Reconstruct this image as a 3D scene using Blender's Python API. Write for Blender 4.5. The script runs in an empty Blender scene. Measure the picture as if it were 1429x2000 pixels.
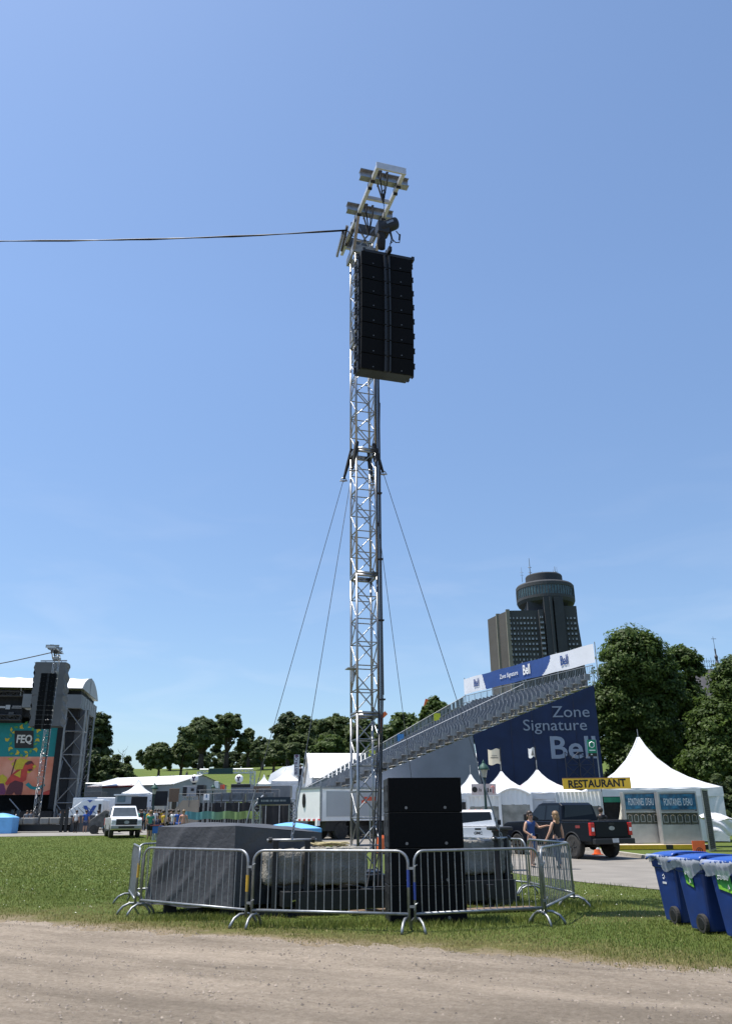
import bpy, math, random
import numpy as np
from mathutils import Vector, Matrix
random.seed(7); RNG = np.random.default_rng(7)
R = math.radians
sc = bpy.context.scene
COL = sc.collection
# ---------------------------------------------------------------- camera model
W0, H0, F0 = 1429.0, 2000.0, 1556.0
PITCH, ROLL, EYE = R(20.9), R(0.5), 1.6
cp, sp, cr, sr = math.cos(PITCH), math.sin(PITCH), math.cos(ROLL), math.sin(ROLL)
def ray(px, py):
    a, b = (px-W0/2)/F0, (H0/2-py)/F0
    x, y = a*cr+b*sr, -a*sr+b*cr
    return Vector((x, cp-y*sp, sp+y*cp))
def P(px, py, Y):
    d = ray(px, py); t = Y/d.y
    return Vector((d.x*t, Y, EYE+d.z*t))
def G(px, py, z=0.0):
    d = ray(px, py); t = (z-EYE)/d.z
    return Vector((d.x*t, d.y*t, z))
cam = bpy.data.cameras.new('camera'); co = bpy.data.objects.new('camera', cam); COL.objects.link(co)
rt, up, fw = Vector((1,0,0)), Vector((0,-sp,cp)), Vector((0,cp,sp))
r2, u2 = rt*cr-up*sr, rt*sr+up*cr
mw = Matrix.Identity(4)
for i in range(3):
    mw[i][0], mw[i][1], mw[i][2] = r2[i], u2[i], -fw[i]
mw[2][3] = EYE
co.matrix_world = mw
cam.sensor_fit = 'VERTICAL'; cam.sensor_height = 36.0; cam.lens = 36.0*F0/H0
cam.clip_start = 0.1; cam.clip_end = 6000
sc.camera = co
# ---------------------------------------------------------------- sky and sun
SUN = Vector((-0.345, 0.02, 1.0)).normalized()
world = bpy.data.worlds.new("World"); sc.world = world; world.use_nodes = True
nt = world.node_tree; nt.nodes.clear()
out = nt.nodes.new('ShaderNodeOutputWorld'); bg = nt.nodes.new('ShaderNodeBackground'); sky = nt.nodes.new('ShaderNodeTexSky')
sky.sky_type = 'NISHITA'; sky.sun_disc = False
sky.sun_elevation = math.asin(SUN.z); sky.sun_rotation = math.atan2(SUN.x, SUN.y)
sky.altitude = 100; sky.air_density = 1.0; sky.dust_density = 0.65; sky.ozone_density = 3.6
bg.inputs['Strength'].default_value = 0.12
tn0 = nt.nodes.new('ShaderNodeMixRGB'); tn0.blend_type = 'MULTIPLY'; tn0.inputs[0].default_value = 1; tn0.inputs[2].default_value = (.93, 1.0, 1.04, 1)
tcw = nt.nodes.new('ShaderNodeTexCoord'); mpw = nt.nodes.new('ShaderNodeMapping'); mpw.inputs['Scale'].default_value = (2.2, 2.2, 9.0); mpw.inputs['Rotation'].default_value = (.12, 0, 0)
nzw = nt.nodes.new('ShaderNodeTexNoise'); nzw.inputs['Scale'].default_value = 2.6; nzw.inputs['Detail'].default_value = 8; nzw.inputs['Distortion'].default_value = .6
rpw = nt.nodes.new('ShaderNodeValToRGB'); rpw.color_ramp.elements[0].position = .50; rpw.color_ramp.elements[1].position = .82
rpw.color_ramp.elements[0].color = (0, 0, 0, 1); rpw.color_ramp.elements[1].color = (.17, .17, .17, 1)
mxw = nt.nodes.new('ShaderNodeMixRGB'); mxw.inputs[2].default_value = (5.6, 5.6, 6.0, 1)
nt.links.new(tcw.outputs['Generated'], mpw.inputs[0]); nt.links.new(mpw.outputs[0], nzw.inputs[0]); nt.links.new(nzw.outputs[0], rpw.inputs[0]); sxw = nt.nodes.new('ShaderNodeSeparateXYZ'); nt.links.new(tcw.outputs['Generated'], sxw.inputs[0])
mrw = nt.nodes.new('ShaderNodeMapRange'); mrw.inputs[1].default_value = .42; mrw.inputs[2].default_value = .12; nt.links.new(sxw.outputs[2], mrw.inputs[0])
mlw = nt.nodes.new('ShaderNodeMath'); mlw.operation = 'MULTIPLY'; nt.links.new(rpw.outputs[0], mlw.inputs[0]); nt.links.new(mrw.outputs[0], mlw.inputs[1]); nt.links.new(mlw.outputs[0], mxw.inputs[0])
grw = nt.nodes.new('ShaderNodeMapRange'); grw.inputs[1].default_value = 0; grw.inputs[2].default_value = .55; grw.inputs[3].default_value = .71; grw.inputs[4].default_value = 1.0; nt.links.new(sxw.outputs[2], grw.inputs[0])
gmw = nt.nodes.new('ShaderNodeMixRGB'); gmw.blend_type = 'MULTIPLY'; gmw.inputs[0].default_value = 1; nt.links.new(grw.outputs[0], gmw.inputs[2])
nt.links.new(sky.outputs[0], gmw.inputs[1]); nt.links.new(gmw.outputs[0], tn0.inputs[1]); nt.links.new(tn0.outputs[0], mxw.inputs[1]); hsw = nt.nodes.new('ShaderNodeHueSaturation'); hsw.inputs['Saturation'].default_value = .95; hsw.inputs['Value'].default_value = 1.02; nt.links.new(mxw.outputs[0], hsw.inputs['Color']); nt.links.new(hsw.outputs[0], bg.inputs[0]); nt.links.new(bg.outputs[0], out.inputs[0])
sl = bpy.data.lights.new('sun', 'SUN'); so = bpy.data.objects.new('sun', sl); COL.objects.link(so)
sl.energy = 4.2; sl.angle = R(0.5); sl.color = (1.0, 0.955, 0.88)
so.rotation_euler = SUN.to_track_quat('Z', 'Y').to_euler(); so.location = SUN*60
sc.view_settings.view_transform = 'Standard'; sc.view_settings.look = 'None'
sc.view_settings.exposure = 0.68; sc.view_settings.gamma = 1.0
sc.cycles.max_bounces = 6; sc.cycles.diffuse_bounces = 3; sc.cycles.transparent_max_bounces = 8
sc.cycles.use_denoising = True
# ---------------------------------------------------------------- materials
MATS = {}
def mat(name, col, rough=0.6, metal=0.0, var=0.12, scale=6.0, bump=0.0, bscale=40.0, stretch=None, col2=None, spec=None, coat=0.0, grime=0.0):
    if name in MATS: return MATS[name]
    m = bpy.data.materials.new(name); m.use_nodes = True; MATS[name] = m
    n = m.node_tree; b = n.nodes['Principled BSDF']
    b.inputs['Roughness'].default_value = rough; b.inputs['Metallic'].default_value = metal
    if spec is not None: b.inputs['Specular IOR Level'].default_value = spec
    if coat: b.inputs['Coat Weight'].default_value = coat
    tc = n.nodes.new('ShaderNodeTexCoord'); mp = n.nodes.new('ShaderNodeMapping')
    n.links.new(tc.outputs['Object'], mp.inputs[0])
    if stretch: mp.inputs['Scale'].default_value = stretch
    nz = n.nodes.new('ShaderNodeTexNoise'); nz.inputs['Scale'].default_value = scale; nz.inputs['Detail'].default_value = 6
    n.links.new(mp.outputs[0], nz.inputs[0])
    rp = n.nodes.new('ShaderNodeValToRGB')
    c1 = [max(0, c*(1-var)) for c in col]; c2 = list(col2) if col2 else [min(1, c*(1+var)) for c in col]
    rp.color_ramp.elements[0].position = 0.3; rp.color_ramp.elements[1].position = 0.7
    rp.color_ramp.elements[0].color = (*c1, 1); rp.color_ramp.elements[1].color = (*c2, 1)
    n.links.new(nz.outputs[0], rp.inputs[0])
    src = rp.outputs[0]
    if grime:
        n2 = n.nodes.new('ShaderNodeTexNoise'); n2.inputs['Scale'].default_value = scale*.35; n2.inputs['Detail'].default_value = 8; n2.inputs['Roughness'].default_value = .7
        n.links.new(mp.outputs[0], n2.inputs[0])
        r3 = n.nodes.new('ShaderNodeValToRGB'); r3.color_ramp.elements[0].position = .42; r3.color_ramp.elements[1].position = .68
        r3.color_ramp.elements[0].color = (0, 0, 0, 1); r3.color_ramp.elements[1].color = (grime,)*3+(1,)
        n.links.new(n2.outputs[0], r3.inputs[0])
        mx = n.nodes.new('ShaderNodeMixRGB'); mx.inputs[2].default_value = (.12, .105, .085, 1)
        n.links.new(r3.outputs[0], mx.inputs[0]); n.links.new(src, mx.inputs[1]); src = mx.outputs[0]
    n.links.new(src, b.inputs['Base Color'])
    if bump:
        nb = n.nodes.new('ShaderNodeTexNoise'); nb.inputs['Scale'].default_value = bscale; nb.inputs['Detail'].default_value = 5
        n.links.new(mp.outputs[0], nb.inputs[0])
        bp = n.nodes.new('ShaderNodeBump'); bp.inputs['Strength'].default_value = bump; bp.inputs['Distance'].default_value = 0.05
        n.links.new(nb.outputs[0], bp.inputs['Height']); n.links.new(bp.outputs[0], b.inputs['Normal'])
    return m
def glass(name, col, rough=.05):
    m = mat(name, col, rough, 0, .2, 3); m.node_tree.nodes['Principled BSDF'].inputs['Specular IOR Level'].default_value = .8
    return m
def leafmat(name, c1, c2, trans=.35):
    m = bpy.data.materials.new(name); m.use_nodes = True; MATS[name] = m
    n = m.node_tree; n.nodes.clear()
    o = n.nodes.new('ShaderNodeOutputMaterial'); d = n.nodes.new('ShaderNodeBsdfPrincipled'); t = n.nodes.new('ShaderNodeBsdfTranslucent'); mx = n.nodes.new('ShaderNodeMixShader')
    d.inputs['Roughness'].default_value = .55; d.inputs['Specular IOR Level'].default_value = .3
    at = n.nodes.new('ShaderNodeAttribute'); at.attribute_name = 'tone'
    rp = n.nodes.new('ShaderNodeValToRGB'); rp.color_ramp.elements[0].color = (*c1, 1); rp.color_ramp.elements[1].color = (*c2, 1)
    n.links.new(at.outputs['Fac'], rp.inputs[0]); n.links.new(rp.outputs[0], d.inputs['Base Color']); n.links.new(rp.outputs[0], t.inputs[0])
    mx.inputs[0].default_value = trans
    n.links.new(d.outputs[0], mx.inputs[1]); n.links.new(t.outputs[0], mx.inputs[2]); n.links.new(mx.outputs[0], o.inputs[0])
    return m
# ---------------------------------------------------------------- mesh builder
Z = Vector((0,0,1))
class MB:
    def __init__(s): s.v=[]; s.f=[]; s.m=[]; s.mi=0
    def add(s, vs, fs):
        o=len(s.v); s.v += [tuple(v) for v in vs]
        for f in fs: s.f.append(tuple(i+o for i in f)); s.m.append(s.mi)
        return s
    def box(s, c, d, rz=0, M=None):
        x,y,z=d[0]/2,d[1]/2,d[2]/2
        q=[Vector(p) for p in ((-x,-y,-z),(x,-y,-z),(x,y,-z),(-x,y,-z),(-x,-y,z),(x,-y,z),(x,y,z),(-x,y,z))]
        m = M if M is not None else Matrix.Rotation(rz,3,'Z')
        return s.add([m@p+Vector(c) for p in q], [(3,2,1,0),(4,5,6,7),(0,1,5,4),(1,2,6,5),(2,3,7,6),(3,0,4,7)])
    def box2(s, a, b): # two corners
        a=Vector(a); b=Vector(b); return s.box((a+b)/2, [abs(b[i]-a[i]) for i in range(3)])
    def bar(s, p, q, w, h, upv=Z):
        p=Vector(p); q=Vector(q); d=(q-p); L=d.length; d=d/L
        if abs(d.dot(upv))>.98: upv=Vector((0,1,0)) if abs(d.y)<.9 else Vector((1,0,0))
        sd=d.cross(upv).normalized(); u=sd.cross(d)
        M=Matrix((d,sd,u)).transposed()
        return s.box((p+q)/2,(L,w,h),M=M)
    def ibeam(s, p, q, w, h, upv=Z):
        p=Vector(p); q=Vector(q); d=(q-p).normalized(); sd=d.cross(upv).normalized(); u=sd.cross(d); t=.02
        s.bar(p,q,.016,h-2*t,u); s.bar(p+u*(h/2-t/2),q+u*(h/2-t/2),w,t,u); s.bar(p-u*(h/2-t/2),q-u*(h/2-t/2),w,t,u); return s
    def tube(s, p, q, r, n=6, r2=None, cap=True):
        return s.path([p,q],r,n,r2=r2,cap=cap)
    def path(s, pts, r, n=6, r2=None, cap=True, closed=False):
        pts=[Vector(p) for p in pts]; k=len(pts); vs=[]; fs=[]; prev=None
        for i,p in enumerate(pts):
            if closed: d=(pts[(i+1)%k]-pts[i-1])
            else: d=(pts[min(i+1,k-1)]-pts[max(i-1,0)])
            d=d.normalized() if d.length>1e-9 else Z
            if prev is None:
                a=d.cross(Z) if abs(d.z)<.95 else d.cross(Vector((1,0,0)))
            else: a=prev-d*prev.dot(d)
            a=a.normalized(); prev=a; b=d.cross(a)
            rr = r[i] if isinstance(r,(list,tuple)) else (r if r2 is None else r+(r2-r)*i/(k-1))
            for j in range(n):
                t=2*math.pi*j/n; vs.append(p+(a*math.cos(t)+b*math.sin(t))*rr)
        for i in range(k if closed else k-1):
            for j in range(n):
                a0=i*n+j; a1=i*n+(j+1)%n; b0=((i+1)%k)*n+j; b1=((i+1)%k)*n+(j+1)%n
                fs.append((a0,a1,b1,b0))
        if cap and not closed: fs.append(tuple(range(n-1,-1,-1))); fs.append(tuple((k-1)*n+j for j in range(n)))
        return s.add(vs,fs)
    def prism(s, poly, fn0, fn1): # poly 2D, two mapping functions
        n=len(poly); vs=[fn0(*p) for p in poly]+[fn1(*p) for p in poly]
        fs=[tuple(range(n-1,-1,-1)), tuple(range(n,2*n))]+[(i,(i+1)%n,n+(i+1)%n,n+i) for i in range(n)]
        return s.add(vs,fs)
    def xz(s, poly, y0, y1): return s.prism(poly, lambda a,b:(a,y0,b), lambda a,b:(a,y1,b))
    def xy(s, poly, z0, z1): return s.prism(poly, lambda a,b:(a,b,z0), lambda a,b:(a,b,z1))
    def yz(s, poly, x0, x1): return s.prism(poly, lambda a,b:(x0,a,b), lambda a,b:(x1,a,b))
    def lathe(s, prof, c=(0,0,0), n=12, axis='Z', sx=1, sy=1):
        c=Vector(c); vs=[]; fs=[]; k=len(prof)
        for r,z in prof:
            for j in range(n):
                t=2*math.pi*j/n; x,y=r*math.cos(t)*sx,r*math.sin(t)*sy
                q=Vector((x,y,z)) if axis=='Z' else (Vector((x,z,y)) if axis=='Y' else Vector((z,x,y)))
                vs.append(c+q)
        for i in range(k-1):
            for j in range(n): fs.append((i*n+j,i*n+(j+1)%n,(i+1)*n+(j+1)%n,(i+1)*n+j))
        fs.append(tuple(range(n-1,-1,-1))); fs.append(tuple((k-1)*n+j for j in range(n)))
        return s.add(vs,fs)
    def ball(s, c, r, n=10, sc=(1,1,1)):
        k=max(5,n//2+1); prof=[(max(1e-4,r*math.sin(math.pi*i/k)), -r*math.cos(math.pi*i/k)) for i in range(k+1)]
        c=Vector(c); o=len(s.v); s.lathe(prof,(0,0,0),n)
        for i in range(o,len(s.v)):
            x,y,z=s.v[i]; s.v[i]=(c.x+x*sc[0],c.y+y*sc[1],c.z+z*sc[2])
        return s
    def grid(s, fn, nu, nv):
        vs=[fn(i/nu,j/nv) for j in range(nv+1) for i in range(nu+1)]
        return s.add(vs,[(j*(nu+1)+i,j*(nu+1)+i+1,(j+1)*(nu+1)+i+1,(j+1)*(nu+1)+i) for j in range(nv) for i in range(nu)])
    def truss(s, a, b, side, w, h, rc=.025, rb=.012, bay=.5, n=5, nb=4, ends=True, phase=0):
        a=Vector(a); b=Vector(b); d=(b-a); L=d.length; d=d/L; sd=Vector(side).normalized(); u=d.cross(sd).normalized()
        off=[sd*(-w/2)+u*(-h/2), sd*(w/2)+u*(-h/2), sd*(w/2)+u*(h/2), sd*(-w/2)+u*(h/2)]
        for o in off: s.tube(a+o,b+o,rc,n)
        k=max(1,round(L/bay)); st=L/k
        for fi in range(4):
            o1,o2=off[fi],off[(fi+1)%4]
            for i in range(k):
                p0=a+d*(st*i); p1=a+d*(st*(i+1))
                if (i+fi//2*0+phase)%2: s.tube(p0+o1,p1+o2,rb,nb,cap=False)
                else: s.tube(p0+o2,p1+o1,rb,nb,cap=False)
                if i: s.tube(p0+o1,p0+o2,rb,nb,cap=False)
            if ends:
                for e in (a+d*.03,b-d*.03): s.bar(e+o1,e+o2,.05,.05)
        return s
    def build(s, name, mats, parent=None, loc=None, smooth=False, bev=0, seg=2, rz=0):
        me=bpy.data.meshes.new(name); me.from_pydata(s.v,[],s.f)
        ml = mats if isinstance(mats,(list,tuple)) else [mats]
        for m in ml: me.materials.append(m)
        if len(ml)>1: me.polygons.foreach_set('material_index', s.m)
        if smooth: me.polygons.foreach_set('use_smooth',[True]*len(me.polygons))
        me.update()
        o=bpy.data.objects.new(name,me); COL.objects.link(o)
        if parent is not None: o.parent=parent
        if loc is not None: o.location=loc
        if rz: o.rotation_euler.z=rz
        if bev:
            b=o.modifiers.new('bevel','BEVEL'); b.width=bev; b.segments=seg; b.limit_method='ANGLE'; b.angle_limit=R(40)
        if smooth=='angle' or (bev and smooth):
            pass
        return o
def tag(o,label,cat,group=None,kind=None):
    if label: o['label']=label
    if cat: o['category']=cat
    if group: o['group']=group
    if kind: o['kind']=kind
    return o
def thing(name,label,cat,loc=(0,0,0),rz=0,group=None):
    o=bpy.data.objects.new(name,None); COL.objects.link(o); o.location=loc; o.rotation_euler=(0,0,rz); o.empty_display_size=.2
    return tag(o,label,cat,group)
def kids(o): return [c for c in ALLKIDS.get(o.name,[])]
def dup(o,loc=None,rz=None,label=None,group=None,scale=None):
    def rec(a,par):
        c=a.copy(); COL.objects.link(c); c.parent=par
        for ch in [x for x in COL.objects if x.parent==a and x is not c]: rec(ch,c)
        return c
    c=rec(o,None)
    if loc is not None: c.location=loc
    if rz is not None: c.rotation_euler=(0,0,rz)
    if label: c['label']=label
    if group: c['group']=group
    if scale: c.scale=scale
    return c
def struct(o): o['kind']='structure'; return o
def text(s, size, m, parent, loc, rot=(R(90),0,0), ext=.004, name='lettering', align='CENTER', sx=1.0, bold=0.0, shear=0.0, space=1.0):
    c=bpy.data.curves.new(name,'FONT'); c.body=s; c.size=size; c.extrude=ext; c.align_x=align; c.align_y='CENTER'; c.offset=bold; c.shear=shear; c.space_character=space
    c.resolution_u=3
    c.materials.append(m); o=bpy.data.objects.new(name,c); COL.objects.link(o)
    o.scale=(1,1,1); dg=bpy.context.evaluated_depsgraph_get(); me=bpy.data.meshes.new_from_object(o.evaluated_get(dg),depsgraph=dg)
    bpy.data.objects.remove(o); bpy.data.curves.remove(c); me.name=name
    if not me.materials: me.materials.append(m)
    o=bpy.data.objects.new(name,me); COL.objects.link(o)
    o.parent=parent; o.location=loc; o.rotation_euler=rot; o.scale=(sx,1,1)
    return o
def arc(cx,cz,r,a0,a1,n):
    return [(cx+r*math.cos(R(a0+(a1-a0)*i/n)), cz+r*math.sin(R(a0+(a1-a0)*i/n))) for i in range(n+1)]
# ---------------------------------------------------------------- material library
ALU=mat('aluminium',(.33,.335,.34),.38,.85,.15,12)
GALV=mat('galvanised_steel',(.27,.285,.30),.45,.7,.18,14,grime=.25)
STEEL=mat('bare_steel',(.36,.36,.36),.5,.7,.2,8)
WHITEM=mat('white_metal',(.52,.54,.57),.4,.3,.08,8)
BLACK=mat('black_paint',(.008,.0085,.010),.55,0,.3,10)
BLACKG=mat('speaker_grille',(.004,.0045,.0055),.75,0,.25,30,spec=.12)
BLACKM=mat('black_fabric',(.014,.015,.018),.9,0,.3,5,bump=.4,bscale=6)
CABINET=mat('speaker_cabinet',(.010,.0105,.012),.55,0,.2,30,bump=.15,bscale=200)
CABLE=mat('cable_rubber',(.012,.012,.014),.55,0,.2,5)
WIRE=mat('wire_rope',(.10,.105,.11),.5,.6,.2,30)
CONC=mat('concrete',(.245,.23,.20),.92,0,.14,5,bump=.6,bscale=26,grime=.3)
CONCP=mat('pale_concrete',(.40,.37,.32),.9,0,.15,3,bump=.3,bscale=18,grime=.3)
TARP=mat('grey_tarpaulin',(.058,.059,.064),.6,0,.10,1.5,bump=.22,bscale=14)
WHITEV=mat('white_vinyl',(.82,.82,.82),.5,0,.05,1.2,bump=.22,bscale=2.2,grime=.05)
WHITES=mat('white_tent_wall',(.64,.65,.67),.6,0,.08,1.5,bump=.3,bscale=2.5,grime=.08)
CLEARV=mat('clear_vinyl_window',(.30,.29,.26),.25,0,.35,2.5)
WHITEP=mat('white_car_paint',(.78,.78,.78),.25,0,.03,3,coat=.6)
BLACKP=mat('black_car_paint',(.006,.008,.013),.32,0,.1,3,spec=.18)
CHROME=mat('chrome',(.75,.75,.76),.15,1,.08,5)
GLASSD=glass('dark_glass',(.008,.010,.012)); GLASSD.node_tree.nodes['Principled BSDF'].inputs['Specular IOR Level'].default_value=.35
RUBBER=mat('tyre_rubber',(.022,.021,.020),.85,0,.25,12,grime=.3)
RIMM=mat('dark_rim',(.10,.10,.10),.4,.7,.2,10)
REDL=mat('red_light',(.5,.02,.02),.2,0,.2,20)
ORANGE=mat('orange_plastic',(.80,.14,.03),.5,0,.12,8)
BLUEB=mat('blue_bin_plastic',(.008,.034,.165),.42,0,.15,5,grime=.08)
GREENL=mat('green_sticker',(.025,.18,.04),.5,0,.15,8)
WHITEL=mat('white_print',(.80,.80,.80),.6,0,.04,8)
BLACKL=mat('black_print',(.015,.013,.012),.6,0,.1,8)
NAVY=mat('navy_mesh_wrap',(.003,.014,.056),.8,0,.18,1.2,bump=.3,bscale=2.5)
NAVYB=mat('blue_banner',(.020,.060,.22),.6,0,.1,1.0)
GREYW=mat('grey_mesh_wrap',(.155,.175,.21),.8,0,.10,.9,bump=.3,bscale=2)
GREYT=mat('grey_text_print',(.19,.23,.31),.8,0,.05,2)
PALEB=mat('pale_banner',(.66,.67,.71),.6,0,.05,1)
SEATM=mat('grey_seat_plastic',(.19,.20,.215),.45,0,.15,5)
YELLOW=mat('yellow_paint',(.75,.45,.02),.55,0,.12,6)
SKIN=mat('skin',(.42,.24,.16),.5,0,.08,10)
HAIR=mat('dark_hair',(.035,.020,.012),.5,0,.3,30)
HAIRB=mat('blond_hair',(.22,.13,.06),.5,0,.3,30)
BARK=mat('bark',(.075,.058,.045),.95,0,.3,6,bump=.6,bscale=12)
SKYBLUE=mat('light_blue_canopy',(.16,.42,.75),.55,0,.1,2)
TEAL=mat('teal_print',(.0,.20,.21),.6,0,.06,2)
SALMON=mat('salmon_print',(.66,.19,.10),.6,0,.12,.5,col2=(.74,.34,.24))
WOOD=mat('weathered_wood',(.16,.11,.075),.9,0,.3,6,stretch=(1,8,8))
LEAFN=leafmat('maple_leaf',(.040,.072,.014),(.115,.170,.036),.5)
LEAFF=leafmat('hazed_far_leaf',(.062,.092,.030),(.150,.190,.066),.52)  # paler, greyer leaf colour carries the haze over distant trees
LEAFD=leafmat('dark_leaf',(.050,.074,.028),(.115,.150,.052),.5)  # leaf colour lightened in place of haze on the far trees
GRASSL=leafmat('grass_blade',(.088,.128,.022),(.235,.245,.062),.4)
GRASSD=leafmat('dry_grass_blade',(.24,.20,.075),(.40,.33,.14),.3)
# ================================================================ ground
def sstep(a,b,x):
    t=min(1,max(0,(x-a)/(b-a))); return t*t*(3-2*t)
def hz(x,y):
    return 0.012*max(0,y-25)*(1 if y<110 else 110/y) + 13.2*sstep(95,232,y+12*math.sin(x*.02+1)) + .5*math.sin(x*.045)*sstep(100,160,y)
def B(px,Y,py=1600):
    p=P(px,py,Y); p.z=hz(p.x,Y); return p
def edge(x): return 11.75-.523*x
def lawn_material():
    m=bpy.data.materials.new('lawn'); m.use_nodes=True; n=m.node_tree; b=n.nodes['Principled BSDF']; b.inputs['Roughness'].default_value=.9; b.inputs['Specular IOR Level'].default_value=.15
    tc=n.nodes.new('ShaderNodeTexCoord'); L=n.links.new
    def noise(scale,detail=6,rough=.6):
        z=n.nodes.new('ShaderNodeTexNoise'); z.inputs['Scale'].default_value=scale; z.inputs['Detail'].default_value=detail; z.inputs['Roughness'].default_value=rough; L(tc.outputs['Object'],z.inputs[0]); return z.outputs[0]
    def ramp(src,p0,p1,c0,c1):
        r=n.nodes.new('ShaderNodeValToRGB'); r.color_ramp.elements[0].position=p0; r.color_ramp.elements[1].position=p1; r.color_ramp.elements[0].color=(*c0,1); r.color_ramp.elements[1].color=(*c1,1); L(src,r.inputs[0]); return r.outputs[0]
    def mix(f,a,c):
        x=n.nodes.new('ShaderNodeMixRGB'); L(f,x.inputs[0]); L(a,x.inputs[1]); L(c,x.inputs[2]); return x.outputs[0]
    fine=ramp(noise(9,8,.75),.35,.7,(.060,.095,.018),(.125,.160,.036))
    big=ramp(noise(.22,5),.4,.65,(.082,.118,.022),(.130,.145,.036))
    base=n.nodes.new('ShaderNodeMixRGB'); base.inputs[0].default_value=.5; L(fine,base.inputs[1]); L(big,base.inputs[2])
    sp_=n.nodes.new('ShaderNodeSeparateXYZ'); L(tc.outputs['Object'],sp_.inputs[0])
    def ma(op,a,bv):
        q=n.nodes.new('ShaderNodeMath'); q.operation=op
        for i,x in enumerate((a,bv)):
            if isinstance(x,(int,float)): q.inputs[i].default_value=x
            else: L(x,q.inputs[i])
        return q.outputs[0]
    d=ma('SUBTRACT',ma('ADD',sp_.outputs[1],ma('MULTIPLY',sp_.outputs[0],.523)),11.75)
    d2=ma('ADD',d,ma('MULTIPLY',ma('SUBTRACT',noise(1.1,6,.7),.5),-2.6))
    dirt=ramp(noise(14,8,.7),.3,.7,(.20,.155,.10),(.33,.26,.18))
    dry=ramp(noise(7,8,.7),.35,.65,(.10,.10,.03),(.19,.16,.065))
    def inv(src,a,c):
        r=n.nodes.new('ShaderNodeMapRange'); r.inputs[1].default_value=a; r.inputs[2].default_value=c; r.inputs[3].default_value=1; r.inputs[4].default_value=0; L(src,r.inputs[0]); return r.outputs[0]
    c1=mix(inv(d2,.5,2.0),base.outputs[0],dry); c2=mix(inv(d2,0.0,.75),c1,dirt)
    L(c2,b.inputs['Base Color'])
    bp=n.nodes.new('ShaderNodeBump'); bp.inputs['Strength'].default_value=.8; bp.inputs['Distance'].default_value=.05; L(noise(30,6,.8),bp.inputs['Height']); L(bp.outputs[0],b.inputs['Normal'])
    return m
ys=list(np.arange(-15,30,1.5))+list(np.arange(30,110,4))+list(np.arange(110,260,6))+list(np.arange(260,600,40))+list(np.arange(600,4200,400))
xs=sorted(set(list(np.arange(-140,141,7))+[-3000,-1800,-1000,-600,-400,-280,-200]+[3000,1800,1000,600,400,280,200]))
g=MB(); g.v=[(x,y,hz(x,y)) for y in ys for x in xs]; nx=len(xs)
g.f=[(j*nx+i,j*nx+i+1,(j+1)*nx+i+1,(j+1)*nx+i) for j in range(len(ys)-1) for i in range(nx-1)]; g.m=[0]*len(g.f)
struct(g.build('ground',lawn_material(),smooth=True))
# gravel track
def gravel_material():
    m=bpy.data.materials.new('gravel_track'); m.use_nodes=True; n=m.node_tree; b=n.nodes['Principled BSDF']; b.inputs['Roughness'].default_value=.95; b.inputs['Specular IOR Level'].default_value=.2
    L=n.links.new; tc=n.nodes.new('ShaderNodeTexCoord'); mp=n.nodes.new('ShaderNodeMapping'); mp.inputs['Rotation'].default_value=(0,0,R(27.6)); L(tc.outputs['Object'],mp.inputs[0])
    mp2=n.nodes.new('ShaderNodeMapping'); mp2.inputs['Scale'].default_value=(.22,1,1); L(mp.outputs[0],mp2.inputs[0])
    def noise(src,scale,detail,rough):
        z=n.nodes.new('ShaderNodeTexNoise'); z.inputs['Scale'].default_value=scale; z.inputs['Detail'].default_value=detail; z.inputs['Roughness'].default_value=rough; L(src,z.inputs[0]); return z.outputs[0]
    def ramp(src,p0,p1,c0,c1):
        r=n.nodes.new('ShaderNodeValToRGB'); r.color_ramp.elements[0].position=p0; r.color_ramp.elements[1].position=p1; r.color_ramp.elements[0].color=(*c0,1); r.color_ramp.elements[1].color=(*c1,1); L(src,r.inputs[0]); return r.outputs[0]
    band=ramp(noise(mp2.outputs[0],1.1,7,.65),.36,.64,(.37,.305,.235),(.62,.51,.40))
    fine=ramp(noise(mp.outputs[0],16,9,.8),.34,.66,(.55,.53,.50),(1,1,1))
    x=n.nodes.new('ShaderNodeMixRGB'); x.blend_type='MULTIPLY'; x.inputs[0].default_value=.85; L(band,x.inputs[1]); L(fine,x.inputs[2])
    v=n.nodes.new('ShaderNodeTexVoronoi'); v.inputs['Scale'].default_value=26; L(mp.outputs[0],v.inputs[0])
    st=ramp(v.outputs['Distance'],.05,.16,(.45,.43,.40),(1,1,1))
    y=n.nodes.new('ShaderNodeMixRGB'); y.blend_type='MULTIPLY'; y.inputs[0].default_value=.55; L(x.outputs[0],y.inputs[1]); L(st,y.inputs[2])
    L(y.outputs[0],b.inputs['Base Color'])
    bp=n.nodes.new('ShaderNodeBump'); bp.inputs['Strength'].default_value=.9; bp.inputs['Distance'].default_value=.09
    ad=n.nodes.new('ShaderNodeMath'); ad.operation='ADD'; L(noise(mp2.outputs[0],3.5,8,.7),ad.inputs[0]); L(noise(mp.outputs[0],24,7,.8),ad.inputs[1])
    L(ad.outputs[0],bp.inputs['Height']); L(bp.outputs[0],b.inputs['Normal'])
    return m
def rag(x):
    return .26*math.sin(x*1.3+.4)*math.sin(x*.7+1)+.14*math.sin(x*3.3+1)+.11*math.sin(x*8.1+2*math.sin(x*2.3))+.09*math.sin(x*19+3*math.sin(x*5))+.07*math.sin(x*43+2*math.sin(x*9))+.05*math.sin(x*71)
def rut(x,y):
    d=edge(x)-y; return .012+ .018*math.sin(d*2.6)+.010*math.sin(d*7+x*.8)+.006*math.sin(x*5+d*9) - .010
g=MB(); xs2=np.arange(-22,16,.07); drop=[0,.12,.3,.6,1,1.5,2.1,2.8,3.6,4.6,6,9,14,22]
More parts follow.
